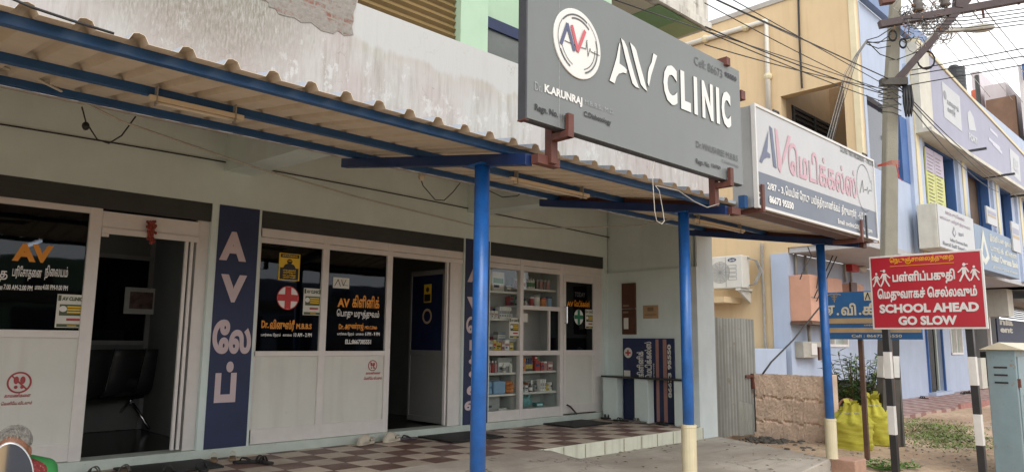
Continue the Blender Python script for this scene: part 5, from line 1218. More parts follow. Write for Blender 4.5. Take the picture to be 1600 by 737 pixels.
# air conditioner on the ledge
a = pX(1108,402,XY-.55); c_ = pX(1160.5,449,XY-.55)
ac = thing('air_conditioner', (XY-.4, (a.y+c_.y)/2, c_.z), 'white outdoor air conditioner unit on the ledge of the yellow wall', 'air conditioner')
b = MB(); b.box(XY-.55, XY-.2, c_.y, a.y, c_.z, a.z); b.build('casing', m_ac, ac, bevel=.02)
AP = Plane('X', XY-.551); k = Ink(AP, .004); m_acgrille = mat('grey_fan_grille', (.24,.25,.25), .5, .1, 6)
yc = a.y-.27; zc = (a.z+c_.z)/2; 
for q in range(7): k.ring(-yc, zc, .035+.033*q, .045+.033*q)
for q in range(12): t_ = q*math.pi/6; k.line([(-yc, zc), (-yc+.24*math.cos(t_), zc+.24*math.sin(t_))], .008)
k.put('fan_grille', m_acgrille, ac)
k = Ink(AP, .004)
for q in range(4): 
    zq = a.z-.22-.09*q; k.line([(-c_.y-.34, zq), (-c_.y-.14, zq), (-c_.y-.14, zq-.06), (-c_.y-.34, zq-.06), (-c_.y-.34, zq)], .008)
k.line([(-c_.y-.40, c_.z+.03), (-c_.y-.40, a.z-.03)], .01); k.put('panel_lines', m_acgrille, ac)
k = Ink(AP, .004); k.disc(-c_.y-.24, a.z-.10, .105, .045); bdg = k.put('oval_badge', m_navy, ac); k = Ink(AP, .007); k.text('Carrier', -c_.y-.31, a.z-.125, -c_.y-.17, a.z-.075, .03, .1); k.put('badge_lettering', m_white, bdg)
b = MB()
for q in range(4): b.tube([(XY-.3,c_.y-.01,a.z-.03-.01*q),(XY-.25,c_.y-.16-.02*q,a.z-.12),(XY-.22,c_.y-.24-.02*q,a.z-.35),(XY-.25,c_.y-.12-.02*q,c_.z+.1),(XY-.3,c_.y-.02,c_.z+.06)], .012, 6)
b.build('refrigerant_pipe', m_wiregrey, ac, smooth=True)
b = MB(); b.prism([(XY-.54,c_.y+.1,c_.z-.05),(XY,c_.y+.1,c_.z-.05),(XY,c_.y+.1,c_.z-.32)], (0,.04,0)); b.box(XY-.54,XY,c_.y+.05,c_.y+.18,c_.z-.05,c_.z-.003); b.build('bracket', m_ac, ac)

# ---- fittings on the blue ground-floor wall
W7 = Plane('Y', 7.2)
bx0, bx1 = N7(1240,470)[0]-.15, N7(1287,470)[0]; z0, z1 = N7(1260,503)[2], N7(1260,434)[2]
mb_ = thing('meter_cabinet', ((bx0+bx1)/2, 6.95, z0), 'peach steel meter cabinet on the blue wall behind the leaning post', 'cabinet')
b = MB(); b.box(bx0, bx1, 6.75, 7.218, z0, z1); b.build('cabinet_box', m_peach, mb_, bevel=.01)
b = MB(); b.box((bx0+bx1)/2-.01, (bx0+bx1)/2+.012, 6.742, 6.75, z0+.02, z1-.02); b.box(bx0+.02,bx1-.02,6.744,6.75,(z0+z1)/2,(z0+z1)/2+.012); b.build('door_seam', m_brownsteel, mb_)
b = MB(); b.box(bx0-.05, bx1+.1, 6.72, 7.2, z0-.07, z0-.012); b.build('base_shelf', m_brownsteel, mb_)
cx0, cx1 = N7(1311,450)[0], N7(1334,450)[0]; z0_, z1_ = N7(1320,458)[2], N7(1320,444)[2]
b = MB(); b.box(cx0, cx1, 6.95, 7.218, z0_-.1, z1_); jb = tag(b.build('junction_box', m_peach, bevel=.01), 'small peach junction box just above the blue signboard', 'junction box')
b = MB(); b.box(cx0-.02, cx0+.35, 6.9, 6.948, z0_-.1, z1_+.02); b.build('box_door', m_brownbox, jb)
mx0, mx1 = N7(1243,545)[0], N7(1272,545)[0]
em = thing('electric_meter', ((mx0+mx1)/2, 7.1, N7(1257,558)[2]), 'weathered grey electric meter box under the peach cabinet', 'meter')
b = MB(); zz0, zz1 = N7(1257,558)[2], N7(1257,533)[2]; b.box(mx0, mx1, 7.02, 7.218, zz0, zz1); b.build('meter_case', m_greybox, em, bevel=.01)
b = MB(); b.box(mx0+.35, mx0+.62, 6.99, 7.02, zz0+.06, zz1-.04); b.build('meter_cover', m_frame, em); b = MB(); b.box(mx0+.7, mx1-.1, 6.98, 7.02, zz0-.06, zz1-.12); b.build('fuse_holder', m_brownbox, em)
for px_ in (1242,1257,1318,1327):
    x = N7(px_, 420)[0]; b = MB(); zt = 3.5; zl = N7(px_, 440)[2] if px_ > 1300 else N7(px_,436)[2]; b.tube([(x,7.17,zl),(x,7.17,zt)], .03, 6); tag(b.build('conduit_pipe', m_greybox, smooth=True), 'grey conduit pipe running up the wall from the %s' % ('peach meter cabinet' if px_ < 1300 else 'small junction box'), 'pipe', 'conduits above the peach meter cabinet' if px_ < 1300 else 'conduits above the small junction box')
b = MB(); x = N7(1257,515)[0]; b.tube([(x,7.1,zz1),(x,7.1,z0-.05)], .035, 6); tag(b.build('conduit_pipe', m_greybox, smooth=True), 'grey conduit pipe between the peach cabinet and the meter box', 'pipe')
sx0, sx1 = N7(1322,415)[0], N7(1330,415)[0]; zz = N7(1326,424)[2]
srn = thing('alarm_box', (sx0+.15, 7.1, zz), 'small red alarm box with white horns on the shaded wall', 'alarm')
b = MB(); b.box(sx0, sx0+.42, 7.05, 7.218, zz, zz+.48); b.build('red_case', m_red, srn, bevel=.01); b = MB()
for q in range(2): b.lathe((sx0+.45,7.05,zz+.1+.22*q), [(.03,0),(.05,.12),(.12,.22)], 10, (0,0,1),(0,1,0),(1,0,0))
b.build('horn', m_ac, srn, smooth=True)
for i, q in enumerate(([(1285,388),(1282,405),(1278,428),(1276,450)],[(1262,385),(1268,400),(1256,420),(1250,436)],[(1310,395),(1296,425),(1276,470)],[(1303,395),(1290,425),(1272,465)])):
    b = MB(); b.tube([pY(*p, 6.7) for p in q], .012, 5); tag(b.build('hanging_wire', m_wire, smooth=True), 'thin black wire hanging in front of the peach meter cabinet', 'wire', 'wires about the peach cabinet')
b = MB(); b.tube([pY(1290,468,6.2), pX(1240,530,12.6), pX(1205,565,11.6), pX(1192,583,11.3)], .016, 5); tag(b.build('service_cable', m_wire, smooth=True), 'black cable slanting down from the peach cabinet to the block wall', 'wire')

# ---- corrugated gate, block wall
gt = thing('corrugated_gate', (11.3, 6.0, .06), 'weathered corrugated sheet metal gate closing the gap beside the clinic', 'gate')
b = MB(); x = 9.6; vs = []; fs = []; i = 0; zt = pY(1150,497,6.0)[2]
while x < 11.47:
    y = 6.0+.042*math.cos(i*math.pi); vs += [(x, y, .07+.012*math.sin(x*9)), (x, y, zt+.004*math.sin(x*7))]; x += .047; i += 1
for j in range(i-1): fs.append((2*j, 2*j+2, 2*j+3, 2*j+1))
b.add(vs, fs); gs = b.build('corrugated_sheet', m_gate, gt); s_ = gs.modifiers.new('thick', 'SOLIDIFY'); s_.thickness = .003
b = MB(); b.prism([(10.86,5.97,.06),(11.34,5.97,.05),(11.34,5.97,.52),(10.88,5.97,.60)], (0,.012,0)); b.build('patch_plate', m_galv, gt)
b = MB(); b.beam((11.10,5.96,.98),(11.56,5.93,.98), .03,.04); b.beam((11.3,5.96,1.02),(11.3,5.94,.78),.04,.05); b.build('hasp', m_rust, gt)
b = MB(); b.box(10.3,11.3,6.03,6.06,1.45,1.49); b.build('cross_bar', m_rust, gt)
wl_ = thing('block_wall', (11.4, 5.4, 0), 'low pinkish block wall between the corrugated gate and the yellow sacks', 'wall')
y0_, y1_ = pX(1294,640,11.32)[1], 5.925; zt0 = pX(1187,583,11.32)[2]; b = MB(); random.seed(9); n = 60; rows = 36; vs = []; fs = []
for j in range(rows+1):
    for i in range(n+1):
        y = y1_+(y0_-y1_)*i/n; z = -.08+(zt0+.08)*j/rows
        jj = j+(1 if math.sin(i*.37) > .6 else 0); gr = max(0, .024+.012*math.sin(i*.55+j)+.010*math.sin(i*1.9)) if jj in (12, 24) else .012*max(0, math.sin(i*.21+j*.13)-.55); vs.append((11.32+gr+random.uniform(-.004,.004), y, z+(random.uniform(-.006,.006) if j else 0)))
for j in range(rows):
    for i in range(n): fs.append((j*(n+1)+i, j*(n+1)+i+1, (j+1)*(n+1)+i+1, (j+1)*(n+1)+i))
b.add(vs, fs); b.box(11.37, 11.5, y0_, y1_, -.08, zt0-.012); b.build('block_courses', m_brickwall, wl_)
b = MB(); b.box(11.27, 11.5, y0_-.09, y0_+.04, -.08, zt0+.02); b.build('end_post', m_brickwall, wl_, bevel=.012)
b = MB(); b.box(11.5, 15.5, y0_-.05, y0_+.08, -.08, .3) if False else b.box(11.36, 11.52, 6.05, 6.4, -.1, 1.25); b.build('gate_pier', m_brickwall, wl_, bevel=.01)
b = MB(); a_ = pX(1200,545,13.2); b.box(13.2, 15.4, 7.3, 8.6, -.05, a_.z); tag(b.build('plinth_block', m_lblue, bevel=.01), 'light blue masonry plinth against the yellow wall behind the block wall', 'plinth')
# rubble strip at the foot of the block wall
random.seed(31); b = MB()
for i in range(150):
    y = random.uniform(y0_-.1, 6.0); x = 11.3-abs(random.gauss(0,.35)); s_ = random.uniform(.015,.06); b.ball((x,y,s_*.2), s_, s_*random.uniform(.6,1.3), s_*.6, 6,4)
o = b.build('rubble', m_concdark); kind(o, 'stuff')
# ------------------------------------------------------------------ blue clinic sign behind the road sign
BX = 10.4; BP = Plane('X', BX)
bs = thing('blue_signboard', (BX, 3.8, 0), 'blue and tan Tamil signboard half hidden behind the red road sign', 'signboard')
a = BP.uv(1288,457); c = BP.uv(1442,530); ul, ur, zt, zb = a[0], c[0], a[1], c[1]; W, H = ur-ul, zt-zb; U = lambda t: ul+W*t; V = lambda t: zb+H*t
b = MB(); b.box(BX, BX+.03, -ur, -ul, zb, zt); bd = b.build('board', m_signblue, bs, bevel=.003)
k = Ink(BP, .003); k.rect(U(.005),V(.33),U(.995),V(.44)); k.rect(U(.005),V(.135),U(.995),V(.24)); k.put('tan_band', m_signtan, bd)
k = Ink(BP, .004); k.text('ஏ', U(.005),V(.50),U(.11),V(.72),.04); k.disc(U(.142),V(.53),W*.013); k.text('வி', U(.18),V(.50),U(.345),V(.76),.035); k.disc(U(.385),V(.53),W*.013); k.text('கி', U(.41),V(.50),U(.57),V(.76),.035); k.text('ளினிக்', U(.58),V(.50),U(.97),V(.76),.03)
k.text('பார்வை நேரம்', U(.42),V(.265),U(.68),V(.315),.02); k.text('Cell : 86673 95550', U(.28),V(.04),U(.80),V(.10),.02); 
k.rect(U(.436),V(.80),U(.60),V(.98)); k.put('cream_lettering', m_signcream, bd)
k = Ink(BP, .007); av_mark(k, U(.45), V(.82), U(.55), V(.96), .012); k.line([(U(.52),V(.95)),(U(.55),V(.83)),(U(.58),V(.95))], .01); k.put('logo_mark', m_black, bd)
k = Ink(BP, .004); u, v = U(.11), V(.9); k.line([(u, V(.79)), (u, V(.97))], .01)
for q in range(4): k.line([(u-.05+.012*q, V(.93-.035*q)), (u+.05-.012*q, V(.93-.035*q))], .007)
k.line([(u-.09, V(.94)), (u-.03, V(.97)), (u, V(.955)), (u+.03, V(.97)), (u+.09, V(.94))], .012); k.put('staff_emblem', m_signtan, bd)
p = pZ(1362,716,-.02); yb = -BP.uv(1362,600)[0]
b = MB(); b.box(BX+.032, BX+.085, p.y-.03, p.y+.03, -.1, zt-.05); b.build('post', m_brownsteel, bs, bevel=.003)
b = MB(); y2 = pX(1391,600,BX).y; b.box(BX+.032, BX+.085, y2-.03, y2+.03, -.1, zt-.05); b.build('post', m_brownsteel, bs, bevel=.003)

# ------------------------------------------------------------------ yellow sacks, plant, tank, brick, cabinet
def sack(loc, h, r, seed, label, lean):
    random.seed(seed); t = thing('yellow_sack', loc, label, 'sack', 'yellow sacks by the plant'); b = MB(); n = 40; rows = 30; vs = []; fs = []
    prof = lambda q: r*(1.0 if q < .12 else 1.04-.10*(q-.12)) if q < .62 else r*(.99-1.9*(q-.62)) if q < .86 else r*(.53-.6*(q-.86))
    for j in range(rows+1):
        q = j/rows
        for i in range(n):
            a = 2*math.pi*i/n; rr = max(.02, prof(q))*(1+.05*math.sin(3*a+seed)*(q>.05)+.035*math.sin(7*a+q*9)+.028*math.sin(q*34+3*math.sin(a*2+seed))*math.sin(a*3+q*5)+.018*math.sin(q*61+a*4))
            if q > .62: rr *= 1+.2*math.sin(9*a+seed)
            vs.append((loc[0]+rr*math.cos(a)*.8+lean[0]*q*q, loc[1]+rr*math.sin(a)+lean[1]*q*q, loc[2]+h*q+(.055*math.sin(2*a+seed)+.03*math.sin(5*a) if q > .9 else 0)))
    for j in range(rows):
        for i in range(n): fs.append((j*n+i, j*n+(i+1)%n, (j+1)*n+(i+1)%n, (j+1)*n+i))
    fs.append(tuple(range(n-1,-1,-1))); b.add(vs, fs); b.build('sack_body', m_sack, t, smooth=True)
    b = MB(); q0 = Vector((loc[0]+lean[0]*.75, loc[1]+lean[1]*.75, loc[2]+h*.84)); b.tube([q0+Vector((r*.47*math.cos(i*.5), r*.56*math.sin(i*.5), .012*math.sin(i))) for i in range(14)], .007, 5); b.build('tie_string', m_wirewhite, t)
    b = MB(); random.seed(seed)
    for i in range(7):
        a = random.uniform(0,6.28); p0 = Vector((loc[0]+lean[0]*.9, loc[1]+lean[1]*.9, loc[2]+h*.86)); p1 = p0+Vector((.09*math.cos(a)-.02, .12*math.sin(a), random.uniform(.08,.20))); s_ = Vector((math.sin(a)*.05, -math.cos(a)*.05, .0)); b.add([p0-s_, p0+s_, p1+s_*.9, p1-s_*.7], [(0,1,2,3)])
    b.build('sack_mouth', m_sack, t)
s1 = pZ(1326,700,0.02); s2 = pZ(1365,694,0.05)
sack((s1.x+.1, s1.y+.02, .0), .62, .31, 1, 'plump yellow woven sack with a twisted mouth left of the brown sign post', (.0,-.05)); sack((s2.x+.25, s2.y+.02, .03), .68, .23, 2, 'narrower yellow woven sack right of the brown sign post', (0,.06))
# plant: oleander-like shrub
pp0 = pX(1345,655,12.6); random.seed(14)
pl_ = thing('shrub', (12.7, pp0.y+.05, 0), 'leafy green shrub with narrow leaves behind the yellow sacks', 'shrub')
st = MB(); lf = MB(); ll = MB()
for i in range(48):
    a = random.uniform(0,6.28); rr = random.uniform(.1,.62); z1 = random.uniform(.75,1.42); base = Vector((12.7+.08*math.cos(a), pp0.y+.05+.08*math.sin(a), 0)); tip = Vector((12.7+rr*math.cos(a)*.8, pp0.y+rr*math.sin(a), z1)); mid = base.lerp(tip,.5)+Vector((0,0,.12)); st.tube([base, mid, tip], [.012,.009,.004], 4)
    for j in range(26):
        q = random.uniform(.35,1.03); c0 = base.lerp(mid, q*2) if q < .5 else mid.lerp(tip, q*2-1); an = random.uniform(0,6.28); d = Vector((math.cos(an), math.sin(an), random.uniform(-.5,.8))).normalized(); L_ = random.uniform(.10,.19); s_ = d.cross(Vector((0,0,1))).normalized()*.017; dn = Vector((0,0,-.02))
        (ll if random.random() < .3 else lf).add([c0, c0+d*L_*.5+s_, c0+d*L_+dn, c0+d*L_*.5-s_], [(0,1,2,3)])
st.build('stem', m_stem, pl_); lf.build('foliage', m_leaf, pl_); ll.build('pale_foliage', m_leaf2, pl_)
tk0 = pX(1322,622,13.6); wt = thing('water_tank', (13.7, tk0.y, 0), 'black plastic water barrel behind the shrub', 'tank')
b = MB(); zt = pX(1320,598,13.6).z; b.lathe((13.75, tk0.y-.05, 0), [(.36,0),(.38,.02),(.38,zt*.3),(.395,zt*.33),(.38,zt*.36),(.38,zt*.63),(.395,zt*.66),(.38,zt*.69),(.38,zt*.92),(.30,zt)], 22); b.build('barrel', m_tank, wt, smooth=True)
b = MB(); b.lathe((13.75, tk0.y-.05, zt), [(.22,0),(.22,.04),(.2,.05)], 18); b.build('lid', m_tank, wt)
b = MB(); r_ = pX(1325,640,12.3); b.tube([r_+Vector((0,.16*math.cos(t*.5),.2*math.sin(t*.5)-.02)) for t in range(9)], .015, 6); tag(b.build('hose_loop', mat('pinkish_hose', (.42,.20,.15), .5, .1, 6), smooth=True), 'pinkish hose loop beside the black barrel', 'hose')
p = pZ(1322,736,0); b = MB(); b.box(p.x-.12, p.x+.22, p.y-.16, p.y+.13, -.02, .15); o = tag(b.build('brick_block', mat('reddish_brick_block', (.42,.26,.19), .9, .15, 6, .6, spots=.3, spot_c=(.30,.2,.15)), bevel=.012), 'reddish block at the corner of the cement slab by the leaning post', 'brick')
# weeds
m_weed = mat('small_weed_leaf', (.10,.22,.03), .5, .4, 9)
def weed(loc, n, r, h, seed, label, grp=None):
    random.seed(seed); b = MB()
    for i in range(n):
        a = random.uniform(0,6.28); q = r*math.sqrt(random.random()); c0 = Vector((loc[0]+q*math.cos(a), loc[1]+q*math.sin(a), loc[2]+random.uniform(.02,h)*(1-q/r*.6))); an = random.uniform(0,6.28); d = Vector((math.cos(an),math.sin(an),random.uniform(-.2,.7))).normalized(); s_ = d.cross(Vector((0,0,1))).normalized()*.018; L_ = random.uniform(.03,.06); b.add([c0, c0+d*L_*.5+s_, c0+d*L_, c0+d*L_*.5-s_], [(0,1,2,3)])
        if i % 6 == 0: b.tube([(loc[0],loc[1],loc[2]-.01), c0], .003, 3)
    return tag(b.build('weed', m_weed), label, 'weed', grp)
p = pZ(1382,732,-.02); weed((p.x, p.y, -.02), 240, .22, .16, 3, 'small green weed at the foot of the left striped sign post')
p = pZ(1412,728,0); weed((p.x+.1, p.y, -.02), 90, .16, .08, 4, 'sparse low weed right of the left striped sign post')
random.seed(8); b = MB()
for i in range(5200):
    t = random.random(); px_ = random.gauss(1470,40); py_ = random.gauss(677,11)
    if not (1395 < px_ < 1560 and 652 < py_ < 716): continue
    py_ += (px_-1470)*.16
    p = pZ(px_, py_, -.03); 
    if p.x > 22 or p.x < 9.8: continue
    z = gz(p.x, p.y); a = random.uniform(0,6.28); L_ = random.uniform(.03,.09); d = Vector((math.cos(a), math.sin(a), random.uniform(.1,.7)))*L_; s_ = Vector((-math.sin(a), math.cos(a), 0))*.012; c0 = Vector((p.x, p.y, z)); b.add([c0-s_, c0+s_, c0+d], [(0,1,2)])
kind(b.build('grass', mat('dry_grass_blades', (.15,.19,.055), .7, .5, 2)), 'stuff')
random.seed(17); b = MB()
for i in range(420):
    x = random.uniform(9.6,18); y = random.uniform(2.6,5.6); s_ = random.uniform(.008,.03); b.ball((x,y,gz(x,y)+s_*.3), s_, s_*1.2, s_*.7, 5,3)
kind(b.build('gravel', mat('gravel_stone', (.36,.31,.26), .9, .3, 8)), 'stuff')
# roadside junction cabinet
cb = thing('junction_cabinet', (10.95, 2.2, 0), 'rusty pale blue steel cabinet with a pitched lid at the right edge', 'cabinet')
CX0, CY0 = 10.45, 2.12; CY1 = 2.12+.30; zt = 1.46
b = MB(); b.box(CX0, CX0+1.3, CY0, CY1, .0, zt); b.build('body', m_steelblue, cb, bevel=.008)
b = MB(); b.prism([(CX0-.05,CY1+.06,zt-.0),(CX0-.05,CY0-.10,zt-.0),(CX0-.05,(CY0+CY1)/2,zt+.09)], (1.5,0,0)); b.build('pitched_lid', m_signcream, cb)
b = MB()
for q in range(3): b.box(CX0-.004, CX0+.002, CY0+.09, CY1-.07, 1.24-.09*q, 1.26-.09*q)
b.build('vent_slot', m_black, cb)
b = MB(); b.box(CX0+.06, CX0+.6, CY0-.012, CY0-.001, .1, zt-.08); dr_ = b.build('door', m_steelblue, cb, bevel=.004); b = MB(); b.box(CX0+.01, CX0+.05, CY0-.03, CY0-.001, 1.02, 1.12); b.build('hinge', m_rust, cb)
CP = Plane('Y', CY0-.0125); k = Ink(CP, .003); k.text('A', CX0+.32, .98, CX0+.42, 1.12, .03); k.text('B S', CX0+.2, .80, CX0+.5, .93, .04); k.put('stencil_lettering', m_pwhite, dr_)

# ------------------------------------------------------------------ mats and footwear at the shops
def matq(name, pts, label):
    b = MB(); b.prism([(p[0],p[1],.362) for p in pts], (0,0,.018)); o = b.build(name, m_rubber, bevel=.004); return tag(o, label, 'mat')
matq('door_mat', [(5.42,6.52),(6.22,6.52),(6.22,7.17),(5.42,7.17)], 'black rubber door mat in front of the middle clinic doorway')
matq('door_mat', [(7.60,6.60),(8.42,6.60),(8.42,7.17),(7.60,7.17)], 'black rubber door mat in front of the pharmacy door')
matq('door_mat', [(2.10,6.62),(2.86,6.62),(2.86,7.15),(2.10,7.15)], 'dark door mat under the sandals at the left doorway')
def sandal(loc, rz, L_, strap_m, sole_m, style, label, group=None):
    name = {'clog':'clog','strap':'sandal','thong':'slipper'}[style]
    t = thing(name, (0,0,0), label, name, group); W = L_*.36
    out = [(-.5,.0),(-.46,.30),(-.3,.40),(-.05,.33),(.2,.42),(.4,.38),(.5,.1),(.48,-.2),(.35,-.42),(.1,-.40),(-.15,-.33),(-.35,-.40),(-.47,-.28)]
    b = MB(); b.prism([(x*L_, y*W, .002) for x, y in out], (0,0,.022 if style != 'clog' else .03)); b.build('sole', sole_m, t, bevel=.005)
    if style == 'clog':
        b = MB(); vs = []; fs = []; nx, ny = 8, 9
        for i in range(nx+1):
            u = i/nx; x = (.5-.58*u)*L_; hh = (.02+.075*math.sin(min(1,u*1.15)*math.pi*.62))
            wy = W*(.12+.36*min(1,u*2.6)**.6)
            for j in range(ny+1):
                a = math.pi*j/ny; vs.append((x, wy*math.cos(a), .02+hh*math.sin(a)**.7))
        for i in range(nx):
            for j in range(ny): fs.append((i*(ny+1)+j, i*(ny+1)+j+1, (i+1)*(ny+1)+j+1, (i+1)*(ny+1)+j))
        b.add(vs, fs); o = b.build('upper', strap_m, t, smooth=True); so = o.modifiers.new('thick','SOLIDIFY'); so.thickness = .005
        b = MB(); b.tube([(-.06*L_, W*.44, .05),(-.3*L_, W*.42, .055),(-.47*L_, W*.2, .06),(-.47*L_,-W*.2,.06),(-.3*L_,-W*.42,.055),(-.06*L_,-W*.44,.05)], .009, 6); b.build('heel_strap', strap_m, t, smooth=True)
        b = MB(); b.ball((-.07*L_, W*.45, .05), .012,.008,.012, 8,6); b.ball((-.07*L_, -W*.45, .05), .012,.008,.012, 8,6); b.build('rivet', m_black, t)
    elif style == 'strap':
        for xx, ww in ((.18,.05),(-.02,.035)):
            b = MB(); vs = []; fs = []
            for j in range(11):
                a = math.pi*j/10; y = W*.43*math.cos(a); z = .018+.055*math.sin(a); vs += [((xx-ww)*L_+.01*math.sin(a), y, z), ((xx+ww+.05)*L_, y*.95, z)]
            for j in range(10): fs.append((2*j,2*j+1,2*j+3,2*j+2))
            b.add(vs, fs); o = b.build('strap', strap_m, t, smooth=True); so = o.modifiers.new('thick','SOLIDIFY'); so.thickness = .005
    else:
        b = MB(); b.tube([(.26*L_,0,.022),(.2*L_,0,.05),(.05*L_,W*.3,.045),(-.1*L_,W*.38,.02)], .008, 6); b.tube([(.2*L_,0,.05),(.05*L_,-W*.3,.045),(-.1*L_,-W*.38,.02)], .008, 6); b.build('strap', strap_m, t, smooth=True)
    t.location = loc; t.rotation_euler = (0,0,rz); return t
zf = .362
sandal((4.62,7.05,zf), R(200), .27, m_foam, m_foam, 'clog', 'cream clog with its toe to the left, left one of the pair on the tiles'); sandal((4.97,7.06,zf), R(195), .27, m_foam, m_foam, 'clog', 'cream clog with its strap up, right one of the pair on the tiles')
sandal((5.22,7.10,zf), R(170), .26, m_blackleather, mat('purple_grey_sole', (.09,.07,.09), .5, .1, 6), 'thong', 'dark flat slipper between the cream clogs and the door mat')
sandal((1.88,6.92,zf), R(60), .27, m_greyrubber, m_leather, 'strap', 'grey brown sandal nearest the seated woman, left of its pair'); sandal((2.10,6.86,zf), R(62), .27, m_greyrubber, m_leather, 'strap', 'grey brown sandal at the left doorway, right of its pair')
sandal((2.38,6.62,zf+.0), R(75), .27, m_blackleather, m_rubber, 'strap', 'black sandal with broad straps, left of its pair at the left doorway'); sandal((2.66,6.62,zf), R(80), .27, m_blackleather, m_rubber, 'strap', 'black sandal with broad straps, right of its pair at the left doorway')
sandal((2.93,7.02,zf), R(70), .23, m_foam, m_leather, 'strap', 'beige sandal by the foot of the left painted pillar, left of its pair'); sandal((3.10,7.00,zf), R(65), .23, m_foam, m_leather, 'strap', 'beige sandal by the foot of the left painted pillar, right of its pair')
sandal((3.12,6.72,zf), R(150), .26, m_blackleather, m_rubber, 'thong', 'black slipper lying askew in front of the left painted pillar'); sandal((3.22,6.60,zf), R(100), .26, m_blackleather, m_rubber, 'strap', 'black sandal before the left painted pillar next to an askew slipper')
sandal((8.88,7.02,zf), R(120), .25, m_blackleather, m_rubber, 'strap', 'black shoe on the tiles in the corner right of the pharmacy door')
sandal((8.78,6.72,zf), R(100), .25, m_blackleather, m_rubber, 'thong', 'dark slipper by the left bench support'); sandal((8.80,6.42,zf), R(140), .25, m_greyrubber, m_greyrubber, 'strap', 'grey slipper before the middle bench support'); sandal((8.85,6.05,zf), R(70), .25, m_blackleather, m_rubber, 'thong', 'dark slipper between the middle and right bench supports')
# ------------------------------------------------------------------ bench, leaning sign and boards on the side wall
bn = thing('stone_bench', (8.99, 6.45, .36), 'black stone ledge on white supports along the side wall', 'bench')
zl = pX(1010,588.5,8.95).z; b = MB(); b.box(8.83, 9.058, 5.66, 7.13, zl-.028, zl); b.build('ledge', m_floor, bn, bevel=.004)
for ya, yb in ((6.86,7.12),(6.30,6.54),(5.68,5.86)):
    b = MB(); b.box(8.87, 9.02, ya, yb, .36, zl-.0285); b.build('support', m_band, bn, bevel=.006)
LX = 9.062; LPn = Plane('X', LX)
a = LPn.uv(973,527); c = LPn.uv(1055,657); 
ls = thing('leaning_signboard', (LX+.01, -(a[0]+c[0])/2, .36), 'blue clinic signboard stood on its end behind the black stone ledge', 'signboard')
ul, ur, zb, zt = a[0], c[0], .365, a[1]-.01; W, H = ur-ul, zt-zb; U = lambda t: ul+W*t; V = lambda t: zb+H*t
b = MB(); b.box(LX, LX+.03, -ur, -ul, zb, zt); bd = b.build('board', m_navy, ls)
k = Ink(LPn, .003); k.disc(U(.11), V(.82), W*.085); k.rect(U(.02),V(.50),U(.15),V(.60)); k.put('white_emblem', m_paper, bd)
k = Ink(LPn, .0055); k.rect(U(.095),V(.785),U(.125),V(.855)); k.rect(U(.055),V(.81),U(.165),V(.83)); k.put('red_cross', m_red, bd)
k = Ink(LPn, .003); k.rot_text('கிளினிக் &', U(.28), V(.52), U(.42), V(.90), .03); k.rot_text('மெடிக்கல்ஸ்', U(.44), V(.50), U(.58), V(.96), .03); k.rot_text('திருவாரூர்', U(.60), V(.5), U(.64), V(.7), .02); k.rot_text('AV', U(.25), V(.05), U(.42), V(.42), .06); k.put('white_lettering', m_paper, bd)
k = Ink(LPn, .003); k.rect(U(.66),V(.01),U(.72),V(.99)); k.rect(U(.80),V(.01),U(.87),V(.99)); k.put('pink_band', mat('pinkish_band_print', (.36,.19,.16), .5, .08, 5), bd)
k = Ink(LPn, .006); k.rot_text('86673 95550', U(.885), V(.30), U(.955), V(.93), .05); k.put('white_lettering', m_paper, bd)
P9 = Plane('X', 9.098)
eb = thing('switch_board', (9.08, 6.9, 1.5), 'tall dark brown wooden electrical board with a small meter card on the side wall', 'switchboard')
a = P9.uv(973,443); c = P9.uv(995,522); m_ = (a[1]+c[1])/2
for za, zb_ in ((m_+.004, a[1]), (c[1], m_-.004)):
    b = MB(); b.box(9.065, 9.099, -c[0], -a[0], za, zb_); b.build('wooden_panel', m_brownbox, eb, bevel=.004)
k = Ink(Plane('X', 9.065), .003); W = c[0]-a[0]; k.rect(a[0]+.15*W, c[1]+.08, a[0]+.5*W, c[1]+.25); k.put('meter_card', m_paper, eb)
k = Ink(Plane('X', 9.065), .003); k.rect(a[0]+.1*W, m_+.03, a[0]+.55*W, m_+.06); k.rect(a[0]+.1*W, m_-.07, a[0]+.5*W, m_-.04); k.put('label_strip', m_leather, eb)
a = P9.uv(1005,477); c = P9.uv(1029,497); b = MB(); b.box(9.090, 9.099, -c[0], -a[0], c[1], a[1]); nt_ = tag(b.build('wall_notice', mat('tan_paper_notice', (.42,.28,.15), .7, .08, 8)), 'tan paper notice pasted on the side wall', 'notice')
k = Ink(Plane('X', 9.09), .002); W, H = c[0]-a[0], a[1]-c[1]; k.rect(a[0]+.3*W,c[1]+.55*H,a[0]+.7*W,c[1]+.85*H); k.rect(a[0]+.1*W,c[1]+.25*H,a[0]+.9*W,c[1]+.32*H); k.put('notice_print', m_leather, nt_)
# camera, wires, garland
p = pY(961,403,7.17); cc = thing('security_camera', p, 'small white security camera at the end of the wire by the pharmacy corner', 'camera')
b = MB(); b.box(p.x-.075, p.x+.0, 7.12, 7.199, p.z-.06, p.z+.07); b.build('mount_box', m_ac, cc, bevel=.006); b = MB(); b.lathe((p.x+.0,7.10,p.z-.01), [(.038,0),(.045,.03),(.045,.075),(.03,.085)], 12, (0,1,0),(0,0,1),(1,-.25,-.15)); b.build('camera_body', m_black, cc, smooth=True)
W2 = []
for i in range(31): t = i/30; px_ = -40+t*998; W2.append(pY(px_, 195-40*-.0+(px_)*.1848-7*math.sin(t*math.pi), 7.185) if i else pY(-40,187,7.185))
wire(W2, .007, m_wire, 'grey cable clipped along the lintel above the shopfronts', None, 'wall_cable')
p1 = pY(958,372,7.18); p2 = pY(958,398,7.17); wire([p1,p2], .006, m_wire, 'short cable dropping to the security camera', None, 'wall_cable')
